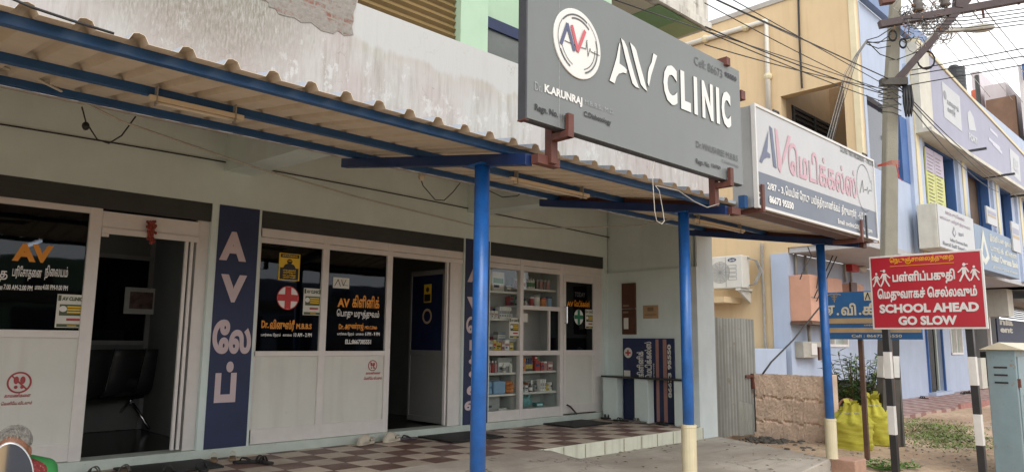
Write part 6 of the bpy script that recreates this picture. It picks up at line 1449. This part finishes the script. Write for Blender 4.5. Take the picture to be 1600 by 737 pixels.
wire([pY(-30,92,5.05), pY(60,125,5.1), pY(190,190,5.6), pY(400,262,6.5), pY(560,308,7.0), pY(740,352,7.0), pY(850,357,6.5), pY(1000,352,5.6), pY(1150,322,3.6), pY(1160,317,3.35)], .009, m_wirewhite, 'long pale cable looping under the awning from left to right', None, 'loose_cable')
def loop(pts, Y, r, label, m=m_wire):
    return wire([pY(px_, py_, Y) for px_, py_ in pts], r, m, label, None, 'hanging_wire')
loop([(128,167),(134,190),(152,218),(170,224),(190,212),(212,182)], 6.2, .006, 'thin wire loop hanging under the awning near its left end')
loop([(655,272),(661,290),(680,312),(694,313),(708,300),(719,286)], 6.2, .006, 'thin wire loop hanging under the awning left of the nearest blue post')
loop([(762,297),(785,308),(808,306),(832,290)], 5.8, .006, 'thin wire loop hanging right of the nearest blue post')
loop([(15,-3),(50,12),(110,32),(178,53)], 3.2, .006, 'thin blue-grey wire along the edge of the awning at its left end')
b = MB(); a = [(1022,252),(1019,270),(1021,300),(1023,330),(1026,345),(1034,350),(1038,345),(1035,325),(1030,298),(1024,290)]; b.tube([pY(x_, y_, 3.02) for x_, y_ in a], .0032, 5); tag(b.build('hanging_wire', m_wirewhite, smooth=True), 'pale wire looped down from the grey signboard over the eave', 'wire')
loop([(1025,290),(1060,298),(1085,315),(1105,324),(1124,318)], 3.1, .005, 'thin pale wire swagging from the eave to the signboard bracket', m_wiregrey)
b = MB(); p = pY(659,276,5.9); b.ball(p, .035,.035,.045, 10,8); bo = tag(b.build('light_bulb', m_tube, smooth=True), 'small bulb holder under the awning left of the nearest blue post', 'bulb')
b = MB(); p = pY(134,197,6.2); b.ball(p, .028,.028,.035, 8,6); tag(b.build('wire_joint', m_black, smooth=True), 'black taped joint on the wire loop at the left', 'wire joint')
random.seed(23); b = MB()
for i in range(90):
    t = random.random()**1.3; px_ = 236+random.gauss(0,4.5)*(1-t*.65); py_ = 346+t*34; p = pY(px_, py_, 7.20); b.ball(p+Vector((0,random.uniform(-.02,.01),0)), .012,.010,.016, 5,4)
tag(b.build('flower_garland', m_toran, smooth=True), 'dried red flower garland hung over the left doorway', 'garland')
# ------------------------------------------------------------------ inside the left shop: partition, chairs, picture
pt = thing('office_partition', (1.9, 9.35, .45), 'white framed glazed partition inside the left shop', 'partition')
b = MB()
for x in (-.4, .95, 2.28, 2.95): b.box(x, x+.05, 9.3, 9.36, .45, 3.2)
for z in (1.42, 2.42): b.box(-1.5, 3.0, 9.302, 9.358, z, z+.05)
b.build('partition_frame', mat('dim_frame_paint', (.30,.30,.29), .5, .1, 6), pt); b = MB(); b.box(-1.5,3.0,9.325,9.335,.45,1.42); b.box(-1.5,3.0,9.325,9.335,2.47,3.2); b.build('solid_panel', m_room, pt); b = MB(); b.box(-1.5,3.0,9.325,9.335,1.47,2.42); b.build('partition_glass', g_mid, pt)
a = pY(197,448,9.2); c = pY(244,491,9.2); b = MB(); b.box(a.x, c.x, 9.2, 9.23, c.z, a.z); pf = tag(b.build('picture_frame', m_panel), 'framed picture hanging inside the left shop', 'picture'); b = MB(); b.box(a.x+.05, c.x-.05, 9.195, 9.199, c.z+.06, a.z-.05); b.build('picture_print', mat('mottled_brown_print', (.16,.10,.09), .6, .7, 14), pf)
b = MB(); b.box(1.85,2.0,9.6,9.75,.45,2.1); b.box(2.3,2.9,9.9,10.2,.45,1.6); tag(b.build('desk_unit', m_panel), 'pale desk unit behind the partition of the left shop', 'desk')
def waiting_chair(loc, rz, label):
    t = thing('waiting_bench', (0,0,0), label, 'bench'); 
    for i in range(4):
        x = (i-1.5)*.47; b = MB(); vs = []; fs = []
        pr_ = [(-.25,.42),(-.22,.44),(.0,.41),(.18,.42),(.24,.47),(.29,.62),(.33,.85),(.35,.93)]
        for (y, z) in pr_: vs += [(x-.215,y,z),(x+.215,y,z)]
        for q in range(len(pr_)-1): fs.append((2*q,2*q+1,2*q+3,2*q+2))
        b.add(vs, fs); o = b.build('seat_shell', mat('black_perforated_seat', (.03,.03,.032), .4, .15, 9) if i == 0 else bpy.data.materials['black_perforated_seat'], t, smooth=True); so = o.modifiers.new('thick','SOLIDIFY'); so.thickness = .015
        b = MB(); b.tube([(x-.232,.26,.5),(x-.232,.345,.94)], .009, 6); b.build('chrome_edge', m_chrome, t)
    b = MB(); b.beam((-.95,0,.38),(.95,0,.38),.06,.04); b.build('support_beam', m_shutterbox, t)
    for x in (-.7,.7):
        b = MB(); b.tube([(x,-.28,.03),(x,-.04,.3),(x,.04,.3),(x,.28,.03)], .018, 6); b.tube([(x,0,.3),(x,0,.37)], .02, 6); b.build('leg', m_chrome, t, smooth=True)
    t.location = loc; t.rotation_euler = (0,0,rz); return t
w1 = waiting_chair((2.25,8.85,.447), R(213), 'row of four black waiting chairs facing the left doorway')

# ------------------------------------------------------------------ boards and buildings farther along the street
lv = thing('bank_hoarding', (24, 5.25, 6.6), 'long lavender hoarding with white emblems along the upper floor of the blue building', 'hoarding')
LV = Plane('Y', 5.25); a0 = pY(1441,200,5.25); a1 = pY(1452,86,5.25); a2 = pY(1612,257,5.25); a3 = pY(1612,318,5.25); zb = 6.63
xl = pY(1455,150,5.25).x; xr = 33.0; zl_ = a1.z; 
top_at = lambda x: a1.z+(a2.z-a1.z)*(x-a1.x)/(a2.x-a1.x)
b = MB(); b.prism([(xl,5.25,zb),(xr,5.25,zb),(xr,5.25,top_at(xr)),(xl,5.25,top_at(xl))], (0,.06,0)); hb = b.build('sheet_face', m_lav, lv)
b = MB(); b.prism([(a0.x,5.24,zb),(xl,5.24,zb),(xl,5.24,top_at(xl)),(a0.x,5.24,top_at(a0.x))], (0,.26,0)); b.build('end_panel', m_pale, lv)
b = MB(); b.prism([(a0.x,5.22,top_at(a0.x)),(xr,5.22,top_at(xr)),(xr,5.22,top_at(xr)+.09),(a0.x,5.22,top_at(a0.x)+.09)], (0,.3,0)); b.build('top_strip', m_cream, lv)
b = MB(); b.box(a0.x, xr, 5.05, 5.5, zb-.1, zb-.002); b.build('ledge', m_pale, lv)
k = Ink(LV, .006); k.poly([LV.uv(*p) for p in ((1471,127),(1499,151),(1503,206),(1475,183))]); wp = k.put('white_panel', m_flex, hb)
k = Ink(LV, .012); k.textpx('யாவரும்', (1480,165), (1497,167), .02); k.textpx('வாரீர்', (1480.5,176), (1492,174), .02); k.disc(*LV.uv(1476,149), .12); k.put('panel_lettering', mat('grey_print', (.22,.23,.25), .5, .1, 9), wp)
k = Ink(LV, .006); k.poly([LV.uv(*p) for p in ((1511,177),(1515,172),(1521,184),(1525,205),(1514,203))]); k.textpx('FORT', (1514,218), (1526.5,216), .05); k.put('white_emblem', m_flex, hb)
k = Ink(LV, .006)
for (x0_, y0_, x1_, y1_) in ((1547,202,1558,213),(1545,217,1562,232),(1551,224,1565,239)): k.line([LV.uv(x0_,y0_), LV.uv(x1_,y1_)], .10)
k.put('white_lettering', mat('faded_white_print', (.52,.52,.60), .5, .06, 8), hb)
k = Ink(LV, .006); k.poly([LV.uv(*p) for p in ((1577,231),(1592,245),(1595,285),(1580,271))]); wp = k.put('white_panel', m_flex, hb); k = Ink(LV, .012); k.poly([LV.uv(*p) for p in ((1583,246),(1590,253),(1591,272),(1584,265))]); k.put('panel_picture', mat('grey_print_soft', (.40,.41,.43), .5, .3, 9), wp)
for q in ((1503,238),(1550,276),(1590,306)):
    p = pY(*q, 5.3); b = MB(); b.beam((p.x,5.6,p.z),(p.x-.1,4.7,p.z-.02),.06,.06); b.build('ledge_bracket', m_signdark, lv)
# yellow poster in the second opening
yp = Plane('Y', 5.44); a = yp.uv(1444,222); c = yp.uv(1482,345); b = MB(); b.box(a[0], c[0]-.1, 5.44, 5.47, c[1], a[1]-.1); po = tag(b.build('class_poster', mat('pale_yellow_poster', (.52,.53,.16), .5, .08, 4)), 'tall yellow and mauve poster in the window under the lavender hoarding', 'poster')
W, H = c[0]-.1-a[0], a[1]-.1-c[1]; k = Ink(yp, .004); k.rect(a[0], c[1]+.64*H, a[0]+W, c[1]+H); k.put('mauve_heading', mat('mauve_print', (.42,.36,.46), .5, .08, 5), po)
k = Ink(yp, .008)
for q in range(17):
    for s_ in (0,1): k.rect(a[0]+(.06+.48*s_)*W, c[1]+(.05+.053*q)*H, a[0]+(.06+.48*s_+random.uniform(.22,.38))*W, c[1]+(.062+.053*q)*H)
k.rect(a[0]+.46*W, c[1], a[0]+.47*W, c[1]+H); k.put('printed_lines', mat('dark_small_print', (.17,.15,.10), .6, .1, 9), po)
# white bank box sign
IB = Plane('Y', 4.9); a = IB.uv(1462,317); t2 = IB.uv(1519,341); c = IB.uv(1519,392); d_ = IB.uv(1462,388)
ib = thing('bank_signboard', ((a[0]+c[0])/2, 5.05, c[1]), 'white box signboard of a bank training institute on the blue front', 'signboard')
z0, z1 = (c[1]+d_[1])/2-.06, (a[1]+t2[1])/2; x0, x1 = a[0], t2[0]
b = MB(); b.box(x0, x1, 4.9, 5.3, z0, z1); b.build('box_body', m_pale, ib, bevel=.01); b = MB(); b.box(x0+.02, x1-.02, 4.88, 4.899, z0+.02, z1-.02); fb = b.build('banner_face', m_flex, ib)
IQ = Plane('Y', 4.88); U = lambda t: x0+(x1-x0)*t; V = lambda t: z0+(z1-z0)*t
k = Ink(IQ, .005); k.text('ஊரக சுயவேலை', U(.2),V(.80),U(.72),V(.92),.01); k.text('வாய்ப்பு பயிற்சி நிறுவனம்', U(.05),V(.64),U(.88),V(.75),.01); k.put('mauve_lettering', mat('mauve_letters', (.30,.22,.27), .5, .1, 9), fb)
k = Ink(IQ, .005); k.poly([(U(.40),V(.34)),(U(.45),V(.44)),(U(.40),V(.60)),(U(.35),V(.44))]); k.text('ஐஓபி', U(.52),V(.42),U(.66),V(.52),.02); k.text('Indian Overseas Bank', U(.28),V(.22),U(.76),V(.30),.02); k.text('Rural Self Employment', U(.08),V(.06),U(.95),V(.17),.02); k.put('grey_lettering', mat('slate_letters', (.14,.15,.18), .5, .1, 9), fb)
k = Ink(IQ, .0065); k.poly([(U(.40),V(.38)),(U(.43),V(.44)),(U(.40),V(.54)),(U(.37),V(.44))]); k.put('emblem_centre', m_flex, fb)
BB = Plane('Y', 4.95); a = BB.uv(1521,346); t2 = BB.uv(1588,378); c = BB.uv(1590,447); d_ = BB.uv(1521,402)
bb = thing('blue_bank_signboard', ((a[0]+c[0])/2, 5, 3.5), 'slate blue bank signboard with pale letters and a diamond emblem', 'signboard')
x0, x1 = a[0], t2[0]; z0, z1 = (c[1]+d_[1])/2, (a[1]+t2[1])/2; b = MB(); b.box(x0, x1, 4.95, 5.2, z0, z1); fb = b.build('board', mat('slate_blue_board', (.19,.26,.36), .5, .1, 2), bb, bevel=.01)
k = Ink(BB, .005); k.text('இந்தியன் ஓவர்சீஸ்', U(.32),V(.72),U(.97),V(.90),.03); k.text('பாங்க் கிளை', U(.32),V(.50),U(.97),V(.66),.02); k.text('Indian Overseas Bank', U(.32),V(.26),U(.98),V(.44),.04); k.text('திருவாரூர் கிளை', U(.34),V(.08),U(.95),V(.16),.02)
k.poly([(U(.18),V(.1)),(U(.28),V(.3)),(U(.18),V(.95)),(U(.08),V(.3))]); k.put('pale_lettering', mat('cream_bank_letters', (.56,.57,.50), .5, .06, 9), fb)
k = Ink(BB, .008); k.poly([(U(.18),V(.25)),(U(.23),V(.35)),(U(.18),V(.65)),(U(.13),V(.35))]); k.put('emblem_centre', mat('slate_blue_inner', (.19,.26,.36), .5, .1, 2), fb)
for i, ((x_, y_), (x2_, y2_), lab) in enumerate((((1541,321),(1559,355),'small mauve and white poster board above the blue bank signboard'), ((1580,345),(1596,396),'narrow pale poster board at the right end of the blue bank signboard'))):
    pp_ = Plane('Y', 4.9); a = pp_.uv(x_, y_); c = pp_.uv(x2_, y2_); b = MB(); b.box(a[0], c[0], 4.9, 4.94, c[1], a[1]); o = tag(b.build('poster_board', m_flex), lab, 'board'); k = Ink(pp_, .005); W, H = c[0]-a[0], a[1]-c[1]; k.rect(a[0]+.1*W,c[1]+.6*H,a[0]+.9*W,c[1]+.8*H); k.put('poster_heading', m_lav, o); k = Ink(pp_, .005); k.rect(a[0]+.1*W,c[1]+.45*H,a[0]+.9*W,c[1]+.55*H); k.put('poster_strip', m_signtan, o)
# the block beyond: shaded shops, slab awnings, pale pink upper floors
fb_ = thing('far_building', (36, 8, 0), 'pale pink and white building with an orange patch beyond the lavender hoarding', 'building')
FX = 36.0
def fx(px_, py_): return pX(px_, py_, FX)
def fbox(p0, p1, m, nm, dx0=0.0, dx1=6.0):
    a, c = fx(*p0), fx(*p1); b = MB(); b.box(FX+dx0, FX+dx1, min(a.y,c.y), max(a.y,c.y), min(a.z,c.z), max(a.z,c.z)); return b.build(nm, m, fb_)
fbox((1531,130),(1592,420), m_pinkwall, 'pink_wall', .6, 8); fbox((1590,103),(1625,420), mat('white_tower_wall', (.62,.60,.60), .7, .06, 1), 'tower_wall', .0, 8)
fbox((1507,104),(1525,160), m_pinkwall, 'stair_head', 1.0, 6); fbox((1508,134),(1525,175), m_orangewall, 'orange_panel', .9, .99)
a = fx(1538,165); c = fx(1590,222); b = MB(); b.box(FX+.3, FX+.59, c.y, a.y, c.z-.3, a.z+.3); b.build('brown_recess', m_brownwall, fb_)
fbox((1597,101),(1625,121), m_rblue, 'blue_panel', -.1, -.01)
b = MB(); p = fx(1526,118); b.tube([p, Vector((p.x,p.y,p.z-2))], .09, 6); b.build('drain_pipe', m_shutterbox, fb_)
tp = pX(1497,154,45); tk2 = thing('rooftop_tank', tp, 'black ribbed water tank on the roof beyond the lavender hoarding', 'tank'); zt = pX(1497,108,45).z; r_ = .45; prof = []
for q in range(9): z = (zt-tp.z)*q/9; prof += [(r_, z), (r_*1.03, z+.12), (r_, z+.24)]
prof += [(r_*.95, zt-tp.z)]
b = MB(); b.lathe(tp, prof, 20); b.build('tank_body', m_tank, tk2, smooth=False); b = MB(); b.lathe((tp.x,tp.y+.1,zt), [(.25,0),(.25,.2),(.2,.25)], 14); b.build('lid', m_tank, tk2)
# shops at street level past the blue wall
sp = thing('street_shops', (31, 7, 0), 'shaded row of street shops with a beige fascia past the blue wall', 'shops')
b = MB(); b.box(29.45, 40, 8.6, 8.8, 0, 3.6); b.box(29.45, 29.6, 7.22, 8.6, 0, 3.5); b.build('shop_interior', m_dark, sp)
b = MB(); z_ = N7(1550,492)[2]; b.box(30.2, 31.0, 6.2, 8.5, 2.55, 3.5); b.build('beige_fascia', m_pale, sp)
b = MB(); b.box(29.4, 42, 5.3, 7.4, 3.5, 3.66); b.box(31.2,42,5.6,7.6,3.1,3.2); b.build('slab_awning', mat('grey_slab', (.36,.36,.36), .8, .1, 2), sp)
b = MB()
for q in range(7): b.box(33.0, 38, 7.0, 7.05, 2.6+.08*q, 2.65+.08*q)
b.build('rolling_shutter', m_shutterbox, sp)
b = MB(); b.box(32.6, 37.5, 7.1, 7.15, 1.5, 2.55); nb_ = b.build('navy_board', m_navy, sp); NP = Plane('Y', 7.1); k = Ink(NP, .006); k.textpx('nia', (1562,507), (1582,499), .05); k.textpx('ent', (1563,519), (1582,512), .05); k.put('white_lettering', m_paper, nb_)
b = MB(); b.box(29.5, 30.15, 7.0, 7.1, .05, 1.1); b.build('low_panel', m_pale, sp); b = MB(); b.box(31.1,31.25,7.0,7.1,0,3.1); b.build('white_post', m_frame, sp)
b = MB(); b.box(31.6,32.6,6.9,7.5,.05,1.3); b.build('counter', m_shutterbox, sp)
# far apron of small red tiles
b = MB(); b.prism([(16.2,5.55,-.1),(34,5.0,-.1),(34,7.22,-.1),(15.9,7.22,-.1)], (0,0,.128)); kind(b.build('tiled_apron', tile_mat('small_red_apron_tiles', 16, 5.2, .33, (.42,.30,.255), (.26,.12,.105), (.30,.22,.19))))
b = MB(); b.prism([(20.5,5.36,-.1),(34,4.94,-.1),(34,5.0,-.1),(20.5,5.42,-.1)], (0,0,.20)); kind(b.build('apron_kerb', mat('red_kerb', (.34,.16,.14), .8, .15, 5, spots=.3, spot_c=(.45,.33,.28))))
sandal((22.9,6.9,.03), 1.2, .3, m_blackleather, m_rubber, 'strap', 'black shoe on the far red tiles left of the doorway in the blue wall')
for i, (x_, y_) in enumerate(((26.1,6.75),(26.5,6.72),(26.9,6.7))): sandal((x_, y_, .03), .5+.7*i, .3, m_blackleather, m_rubber, 'strap', 'dark shoe in the heap right of the far doorway in the blue wall', 'shoes heaped by the far doorway')

# lit tube light inside the left shop, seen through the tinted glass
m_lit = bpy.data.materials.new('lit_tube'); m_lit.use_nodes = True; _p = m_lit.node_tree.nodes['Principled BSDF']; _p.inputs['Emission Color'].default_value = (.92,.97,1,1); _p.inputs['Emission Strength'].default_value = 3.0
p0, p1 = pY(38,386,8.9), pY(64,377,8.2); p0.z = p1.z = min(3.0,(p0.z+p1.z)/2)
t = thing('tube_light', (p0+p1)/2, 'lit tube light inside the left shop, seen through the dark glass', 'tube light'); b = MB(); b.tube([p0, p1], .014, 8); b.build('lit_tube', m_lit, t, smooth=True)
d_ = (p1-p0).normalized(); b = MB(); b.beam(p0+Vector((0,0,.035)), p1+Vector((0,0,.035)), .04, .03); b.build('batten', m_tube, t)
b = MB()
for q in (.2,.8): b.tube([p0.lerp(p1,q)+Vector((0,0,.05)), Vector((p0.lerp(p1,q).x, p0.lerp(p1,q).y, 3.2))], .006, 5)
b.build('hanging_rod', m_greybox, t)
# litter blown over the slab and the dirt
random.seed(61); b = MB()
for i in range(150):
    x = random.uniform(4,9.3); y = random.uniform(3.5,5.5); z = .204
    if y-5.59 > (x-9.52)*2.4 and False: continue
    if x > 8.7+(y-3.66)*.4: continue
    if random.random() < .4: y = 5.54-abs(random.gauss(0,.05))
    if x < 6.5 and y > 4.0: continue
    a = random.uniform(0,6.28); L_ = random.uniform(.012,.045); d = Vector((math.cos(a), math.sin(a), 0))*L_; s_ = Vector((-math.sin(a), math.cos(a), 0))*L_*random.uniform(.15,.5); c0 = Vector((x,y,z)); b.add([c0-d, c0+s_+Vector((0,0,.006)), c0+d, c0-s_+Vector((0,0,.004))], [(0,1,2,3)])
kind(b.build('leaf_litter', mat('dry_leaf_litter', (.20,.15,.09), .9, .6, 20)), 'stuff')
# ------------------------------------------------------------------ seated elderly woman at the left edge
HP = pY(20, 704, 4.9)                                   # centre of the head
pr0 = thing('person', (HP.x, HP.y+.05, .2), 'seated grey haired person in a red patterned garment and green blouse behind the scooter mirror', 'person')
def skin_body(name, chain, m, parent, extra=None, vox=.011, smooth_n=4):
    """one continuous figure: tapered limbs and balls merged by a voxel remesh"""
    b = MB()
    for pts, rs in chain:
        P = [Vector(p) for p in pts]
        for (a, c, ra, rc) in zip(P[:-1], P[1:], rs[:-1], rs[1:]):
            b.tube([a, a.lerp(c,.5), c], [ra, (ra+rc)/2, rc], 12)
        for p, r_ in zip(P, rs): b.ball(p, r_, r_, r_, 12, 8)
    for e in (extra or []): b.ball(*e)
    o = b.build(name, m, parent, smooth=True)
    r_ = o.modifiers.new('merge', 'REMESH'); r_.mode = 'VOXEL'; r_.voxel_size = vox; r_.use_smooth_shade = True
    s_ = o.modifiers.new('soften', 'SMOOTH'); s_.factor = .5; s_.iterations = smooth_n
    return o
# local frame of the head: f = facing direction, s = her left to right, u = up
fdir = Vector((-.30, -.92, -.22)).normalized(); sdir = fdir.cross(Vector((0,0,1))).normalized(); udir = sdir.cross(fdir)
def h(f, s, u): return HP + fdir*f + sdir*s + udir*u
HR = Matrix((sdir, fdir, udir)).transposed()
C0 = Vector((HP.x, HP.y+.04, 0))
neck = h(-.03,0,-.135); chest = Vector((C0.x+.05, C0.y+.10, .635)); hip = Vector((C0.x+.03, C0.y+.14, .33))
body = skin_body('body', [
    ([h(-.02,0,-.06), neck, chest+Vector((0,0,.12))], [.052,.047,.06]),
    ([chest+Vector((0,0,.1)), chest, (chest+hip)/2, hip], [.085,.115,.118,.125]),
    ([chest+Vector((-.04,-.0,.14)), chest+Vector((-.14,0,.11)), C0+Vector((-.23,-.06,.34)), C0+Vector((-.10,-.24,.34)), C0+Vector((-.03,-.28,.345))], [.055,.05,.04,.028,.025]),
    ([chest+Vector((.04,0,.14)), chest+Vector((.14,0,.11)), C0+Vector((.24,-.05,.34)), C0+Vector((.12,-.24,.35)), C0+Vector((.05,-.28,.355))], [.055,.05,.04,.028,.025]),
    ([hip, hip+Vector((-.12,-.02,0)), C0+Vector((-.28,-.30,.30)), C0+Vector((-.05,-.42,.245))], [.11,.095,.07,.05]),
    ([hip, hip+Vector((.12,-.02,0)), C0+Vector((.28,-.30,.30)), C0+Vector((.05,-.36,.27))], [.11,.095,.07,.05]),
    ([h(.088,0,.012), h(.104,0,-.022), h(.095,0,-.03)], [.010,.016,.012]),
    ([h(.078,-.018,-.062), h(.084,0,-.06), h(.078,.018,-.062)], [.008,.010,.008]),
    ([h(.078,-.014,-.073), h(.083,0,-.075), h(.078,.014,-.073)], [.007,.009,.007]),
    ([h(.084,-.045,.026), h(.092,-.02,.03), h(.092,.02,.03), h(.084,.045,.026)], [.010,.011,.011,.010]),
  ] + [([C0+Vector((sx*.03,-.28,.35)), C0+Vector((sx*(.03-.012*q),-.33-.006*(q%2),.345-.004*q+.006)), C0+Vector((sx*(.015-.016*q),-.365+.006*abs(q-1),.325))], [.013,.0095,.008]) for sx in (-1,1) for q in range(4)]
    + [([C0+Vector((sx*.035,-.27,.36)), C0+Vector((sx*.06,-.31,.37)), C0+Vector((sx*.055,-.335,.36))], [.012,.010,.009]) for sx in (-1,1)],
  m_skin, pr0, [(h(.0,0,.02), .076,.094,.100, 18,12, HR), (h(.03,0,-.055), .056,.062,.058, 14,10, HR), (h(.062,-.032,-.022), .022,.018,.022, 8,6, HR), (h(.062,.032,-.022), .022,.018,.022, 8,6, HR), (h(.055,0,-.095), .024,.022,.018, 8,6, HR), (h(-.005,-.080,-.01), .010,.020,.032, 8,6, HR), (h(-.005,.080,-.01), .010,.020,.032, 8,6, HR)], .0075, 3)
b = MB()
for s_ in (-1,1): b.ball(h(.083, s_*.032, .008), .013,.007,.0065, 10,6, HR)
b.build('eye', m_eyes, pr0, smooth=True)
b = MB()
for s_ in (-1,1): b.tube([h(.090, s_*.014, .031), h(.096, s_*.03, .036), h(.084, s_*.052, .030)], [.003,.004,.002], 5)
b.build('eyebrow', m_shutterbox, pr0)
random.seed(2); b = MB()
b.ball(h(-.022,0,.052), .083,.092,.082, 20,14, HR); b.ball(h(-.105,0,.0), .042,.04,.042, 12,8, HR)
o = b.build('hair', m_hair, pr0, smooth=True)
b2 = MB()
for i in range(230):
    a = random.uniform(0,6.28); e = random.uniform(.05,1.35); rad = .078+random.uniform(0,.012)
    def hp(a, e): return h(-.018+.094*math.cos(e)*math.cos(a)*1.0, .086*math.cos(e)*math.sin(a), .045+.088*math.sin(e))
    if math.cos(a) > .3 and e < .75: continue
    e2 = max(-.5, e-random.uniform(.2,.5)); a2 = a+random.uniform(-.25,.25)
    b2.tube([hp(a,e), hp((a+a2)/2,(e+e2)/2)+Vector((0,0,.004)), hp(a2,e2)], [.0028,.0028,.001], 4)
b2.build('hair_strand', m_hair, pr0, smooth=True)
g = skin_body('blouse', [([chest+Vector((0,0,.125)), chest, (chest+hip)/2], [.088,.130,.135]), ([chest+Vector((-.05,0,.135)), chest+Vector((-.145,0,.105)), C0+Vector((-.215,-.04,.42))], [.066,.066,.054]), ([chest+Vector((.05,0,.135)), chest+Vector((.145,0,.105)), C0+Vector((.22,-.035,.42))], [.066,.066,.054])], m_cloth_green, pr0, None, .012, 4)
g = skin_body('saree', [([chest+Vector((-.13,-.03,.17)), chest+Vector((-.04,-.06,.10)), chest+Vector((.06,-.05,-.05)), hip+Vector((.05,-.0,.03))], [.05,.085,.125,.145]), ([chest+Vector((.02,-.055,.15)), chest+Vector((.10,-.03,.1))], [.05,.06]),
    ([hip, hip+Vector((-.12,-.03,0)), C0+Vector((-.28,-.30,.305)), C0+Vector((-.08,-.42,.25))], [.135,.115,.085,.062]), ([hip, hip+Vector((.12,-.03,0)), C0+Vector((.28,-.30,.305)), C0+Vector((.08,-.37,.27))], [.135,.115,.085,.062])], m_cloth_red, pr0, None, .013, 4)
# ------------------------------------------------------------------ scooter whose mirror shows at the lower left
mp_ = pD(20, 736, 1.95)
sc_ = thing('motor_scooter', (mp_.x-.1, mp_.y-.25, 0), 'parked scooter of which the round silver mirror shows at the lower left', 'scooter')
nrm = (CAM-mp_).normalized(); nrm = (nrm+Vector((-.03,.0,-.065))).normalized()
sx_ = nrm.cross(Vector((0,0,1))).normalized(); ux_ = sx_.cross(nrm); tl = R(-16); ax_ = sx_*math.cos(tl)+ux_*math.sin(tl); ay_ = ux_*math.cos(tl)-sx_*math.sin(tl)
b = MB(); b.lathe(mp_, [(.0,-.034),(.5,-.03),(.85,-.018),(1.0,-.004),(1.0,.003),(.93,.0045)], 32, ax_*.046, ay_*.080, nrm); ms_ = b.build('mirror_shell', m_mirrorshell, sc_, smooth=True)
b = MB(); b.lathe(mp_+nrm*.0046, [(.935,0),(.935,.0006)], 40, ax_*.046, ay_*.080, nrm); b.build('mirror_glass', m_mirror, ms_)
hb_ = Vector((mp_.x-.10, mp_.y-.18, .98))
b = MB(); b.tube([mp_-nrm*.03-ay_*.03, mp_-nrm*.05-ay_*.11, hb_+Vector((.05,.0,.03)), hb_], .006, 8); b.build('mirror_stem', m_chrome, sc_, smooth=True)
dirx = Vector((-.75,-.66,0)).normalized(); fd = Vector((.66,-.75,0)).normalized()*-1
b = MB(); b.tube([hb_, hb_+dirx*.30+Vector((0,0,.02)), hb_+dirx*.62], .014, 8); b.build('handlebar', m_chrome, sc_, smooth=True)
for q in (0,.56):
    b = MB(); b.tube([hb_+dirx*(q-.05), hb_+dirx*(q+.09)], .019, 10); b.build('grip', m_rubber, sc_)
cx_ = hb_+dirx*.31
b = MB(); b.ball(cx_+Vector((0,0,-.02)), .16,.13,.09, 14,8); b.build('headlamp_cowl', m_steelblue, sc_, smooth=True)
b = MB(); b.tube([cx_+Vector((0,0,-.05)), cx_+fd*.12+Vector((0,0,-.42)), cx_+fd*.20+Vector((0,0,-.74))], [.05,.04,.035], 10); b.build('steering_column', m_steelblue, sc_, smooth=True)
b = MB(); b.obox(cx_+fd*.04+Vector((0,0,-.45)), dirx*.19, fd*.02, Vector((0,0,.30))); b.build('leg_shield', m_steelblue, sc_, bevel=.03)
def wheel(c):
    b = MB(); b.lathe(c, [(.17,-.045),(.215,-.04),(.225,0),(.215,.04),(.17,.045)], 24, fd, Vector((0,0,1)), dirx); w_ = b.build('wheel', m_rubber, sc_, smooth=True); b = MB(); b.lathe(c, [(.17,-.03),(.06,-.035),(.06,.035),(.17,.03)], 20, fd, Vector((0,0,1)), dirx); b.build('rim', m_chrome, w_)
wheel(Vector((cx_.x, cx_.y, .21))+fd*.24); wheel(Vector((cx_.x, cx_.y, .21))-fd*1.02)
b = MB(); b.obox(Vector((cx_.x,cx_.y,.27))-fd*.28, dirx*.17, fd*.30, Vector((0,0,.03))); b.build('floorboard', m_steelblue, sc_, bevel=.02)
b = MB(); b.ball(Vector((cx_.x,cx_.y,.50))-fd*.86, .30,.30,.24, 16,10); b.build('rear_body', m_steelblue, sc_, smooth=True)
b = MB(); b.ball(Vector((cx_.x,cx_.y,.76))-fd*.80, .27,.27,.06, 16,8); b.build('seat', m_blackleather, sc_, smooth=True)
# ------------------------------------------------------------------ the other side of the street (seen in the window glass and the mirror)
def opposite(x0, x1, y, hgt, m, label, n):
    op = thing('opposite_building', ((x0+x1)/2, y, 0), label, 'building')
    b = MB(); b.box(x0, x1, y-5, y, 0, hgt); b.build('wall', m, op); b = MB(); b.box(x0-.1, x1+.1, y-.2, y+.3, 3.1, 3.6); b.build('slab_band', m_rblue if n == 0 else m_concdark, op)
    k = int((x1-x0)/3)
    for q in range(k):
        b = MB(); b.box(x0+.6+3*q, x0+2.6+3*q, y+.001, y+.06, .3, 2.8); b.build('shop_opening', m_winglass, op)
        b = MB(); b.box(x0+.9+3*q, x0+2.2+3*q, y+.001, y+.05, 3.7, 4.4); b.build('upper_window', m_winglass, op)
opposite(-16, 2.5, -24, 4.6, m_yell, 'ochre shop building across the street, behind the viewer', 0)
opposite(3.2, 15, -25, 5.2, mat('dull_green_wall_paint', (.14,.22,.16), .8, .1, 1), 'dull green building across the street, behind the viewer', 1)
opposite(15.6, 30, -24, 4.8, mat('slate_blue_street_wall', (.12,.15,.22), .8, .1, 1), 'slate blue building across the street, behind the viewer', 2)
opposite(31, 52, -25, 5.6, mat('grey_street_wall', (.2,.19,.18), .8, .1, 1), 'grey building across the street, behind the viewer', 3)
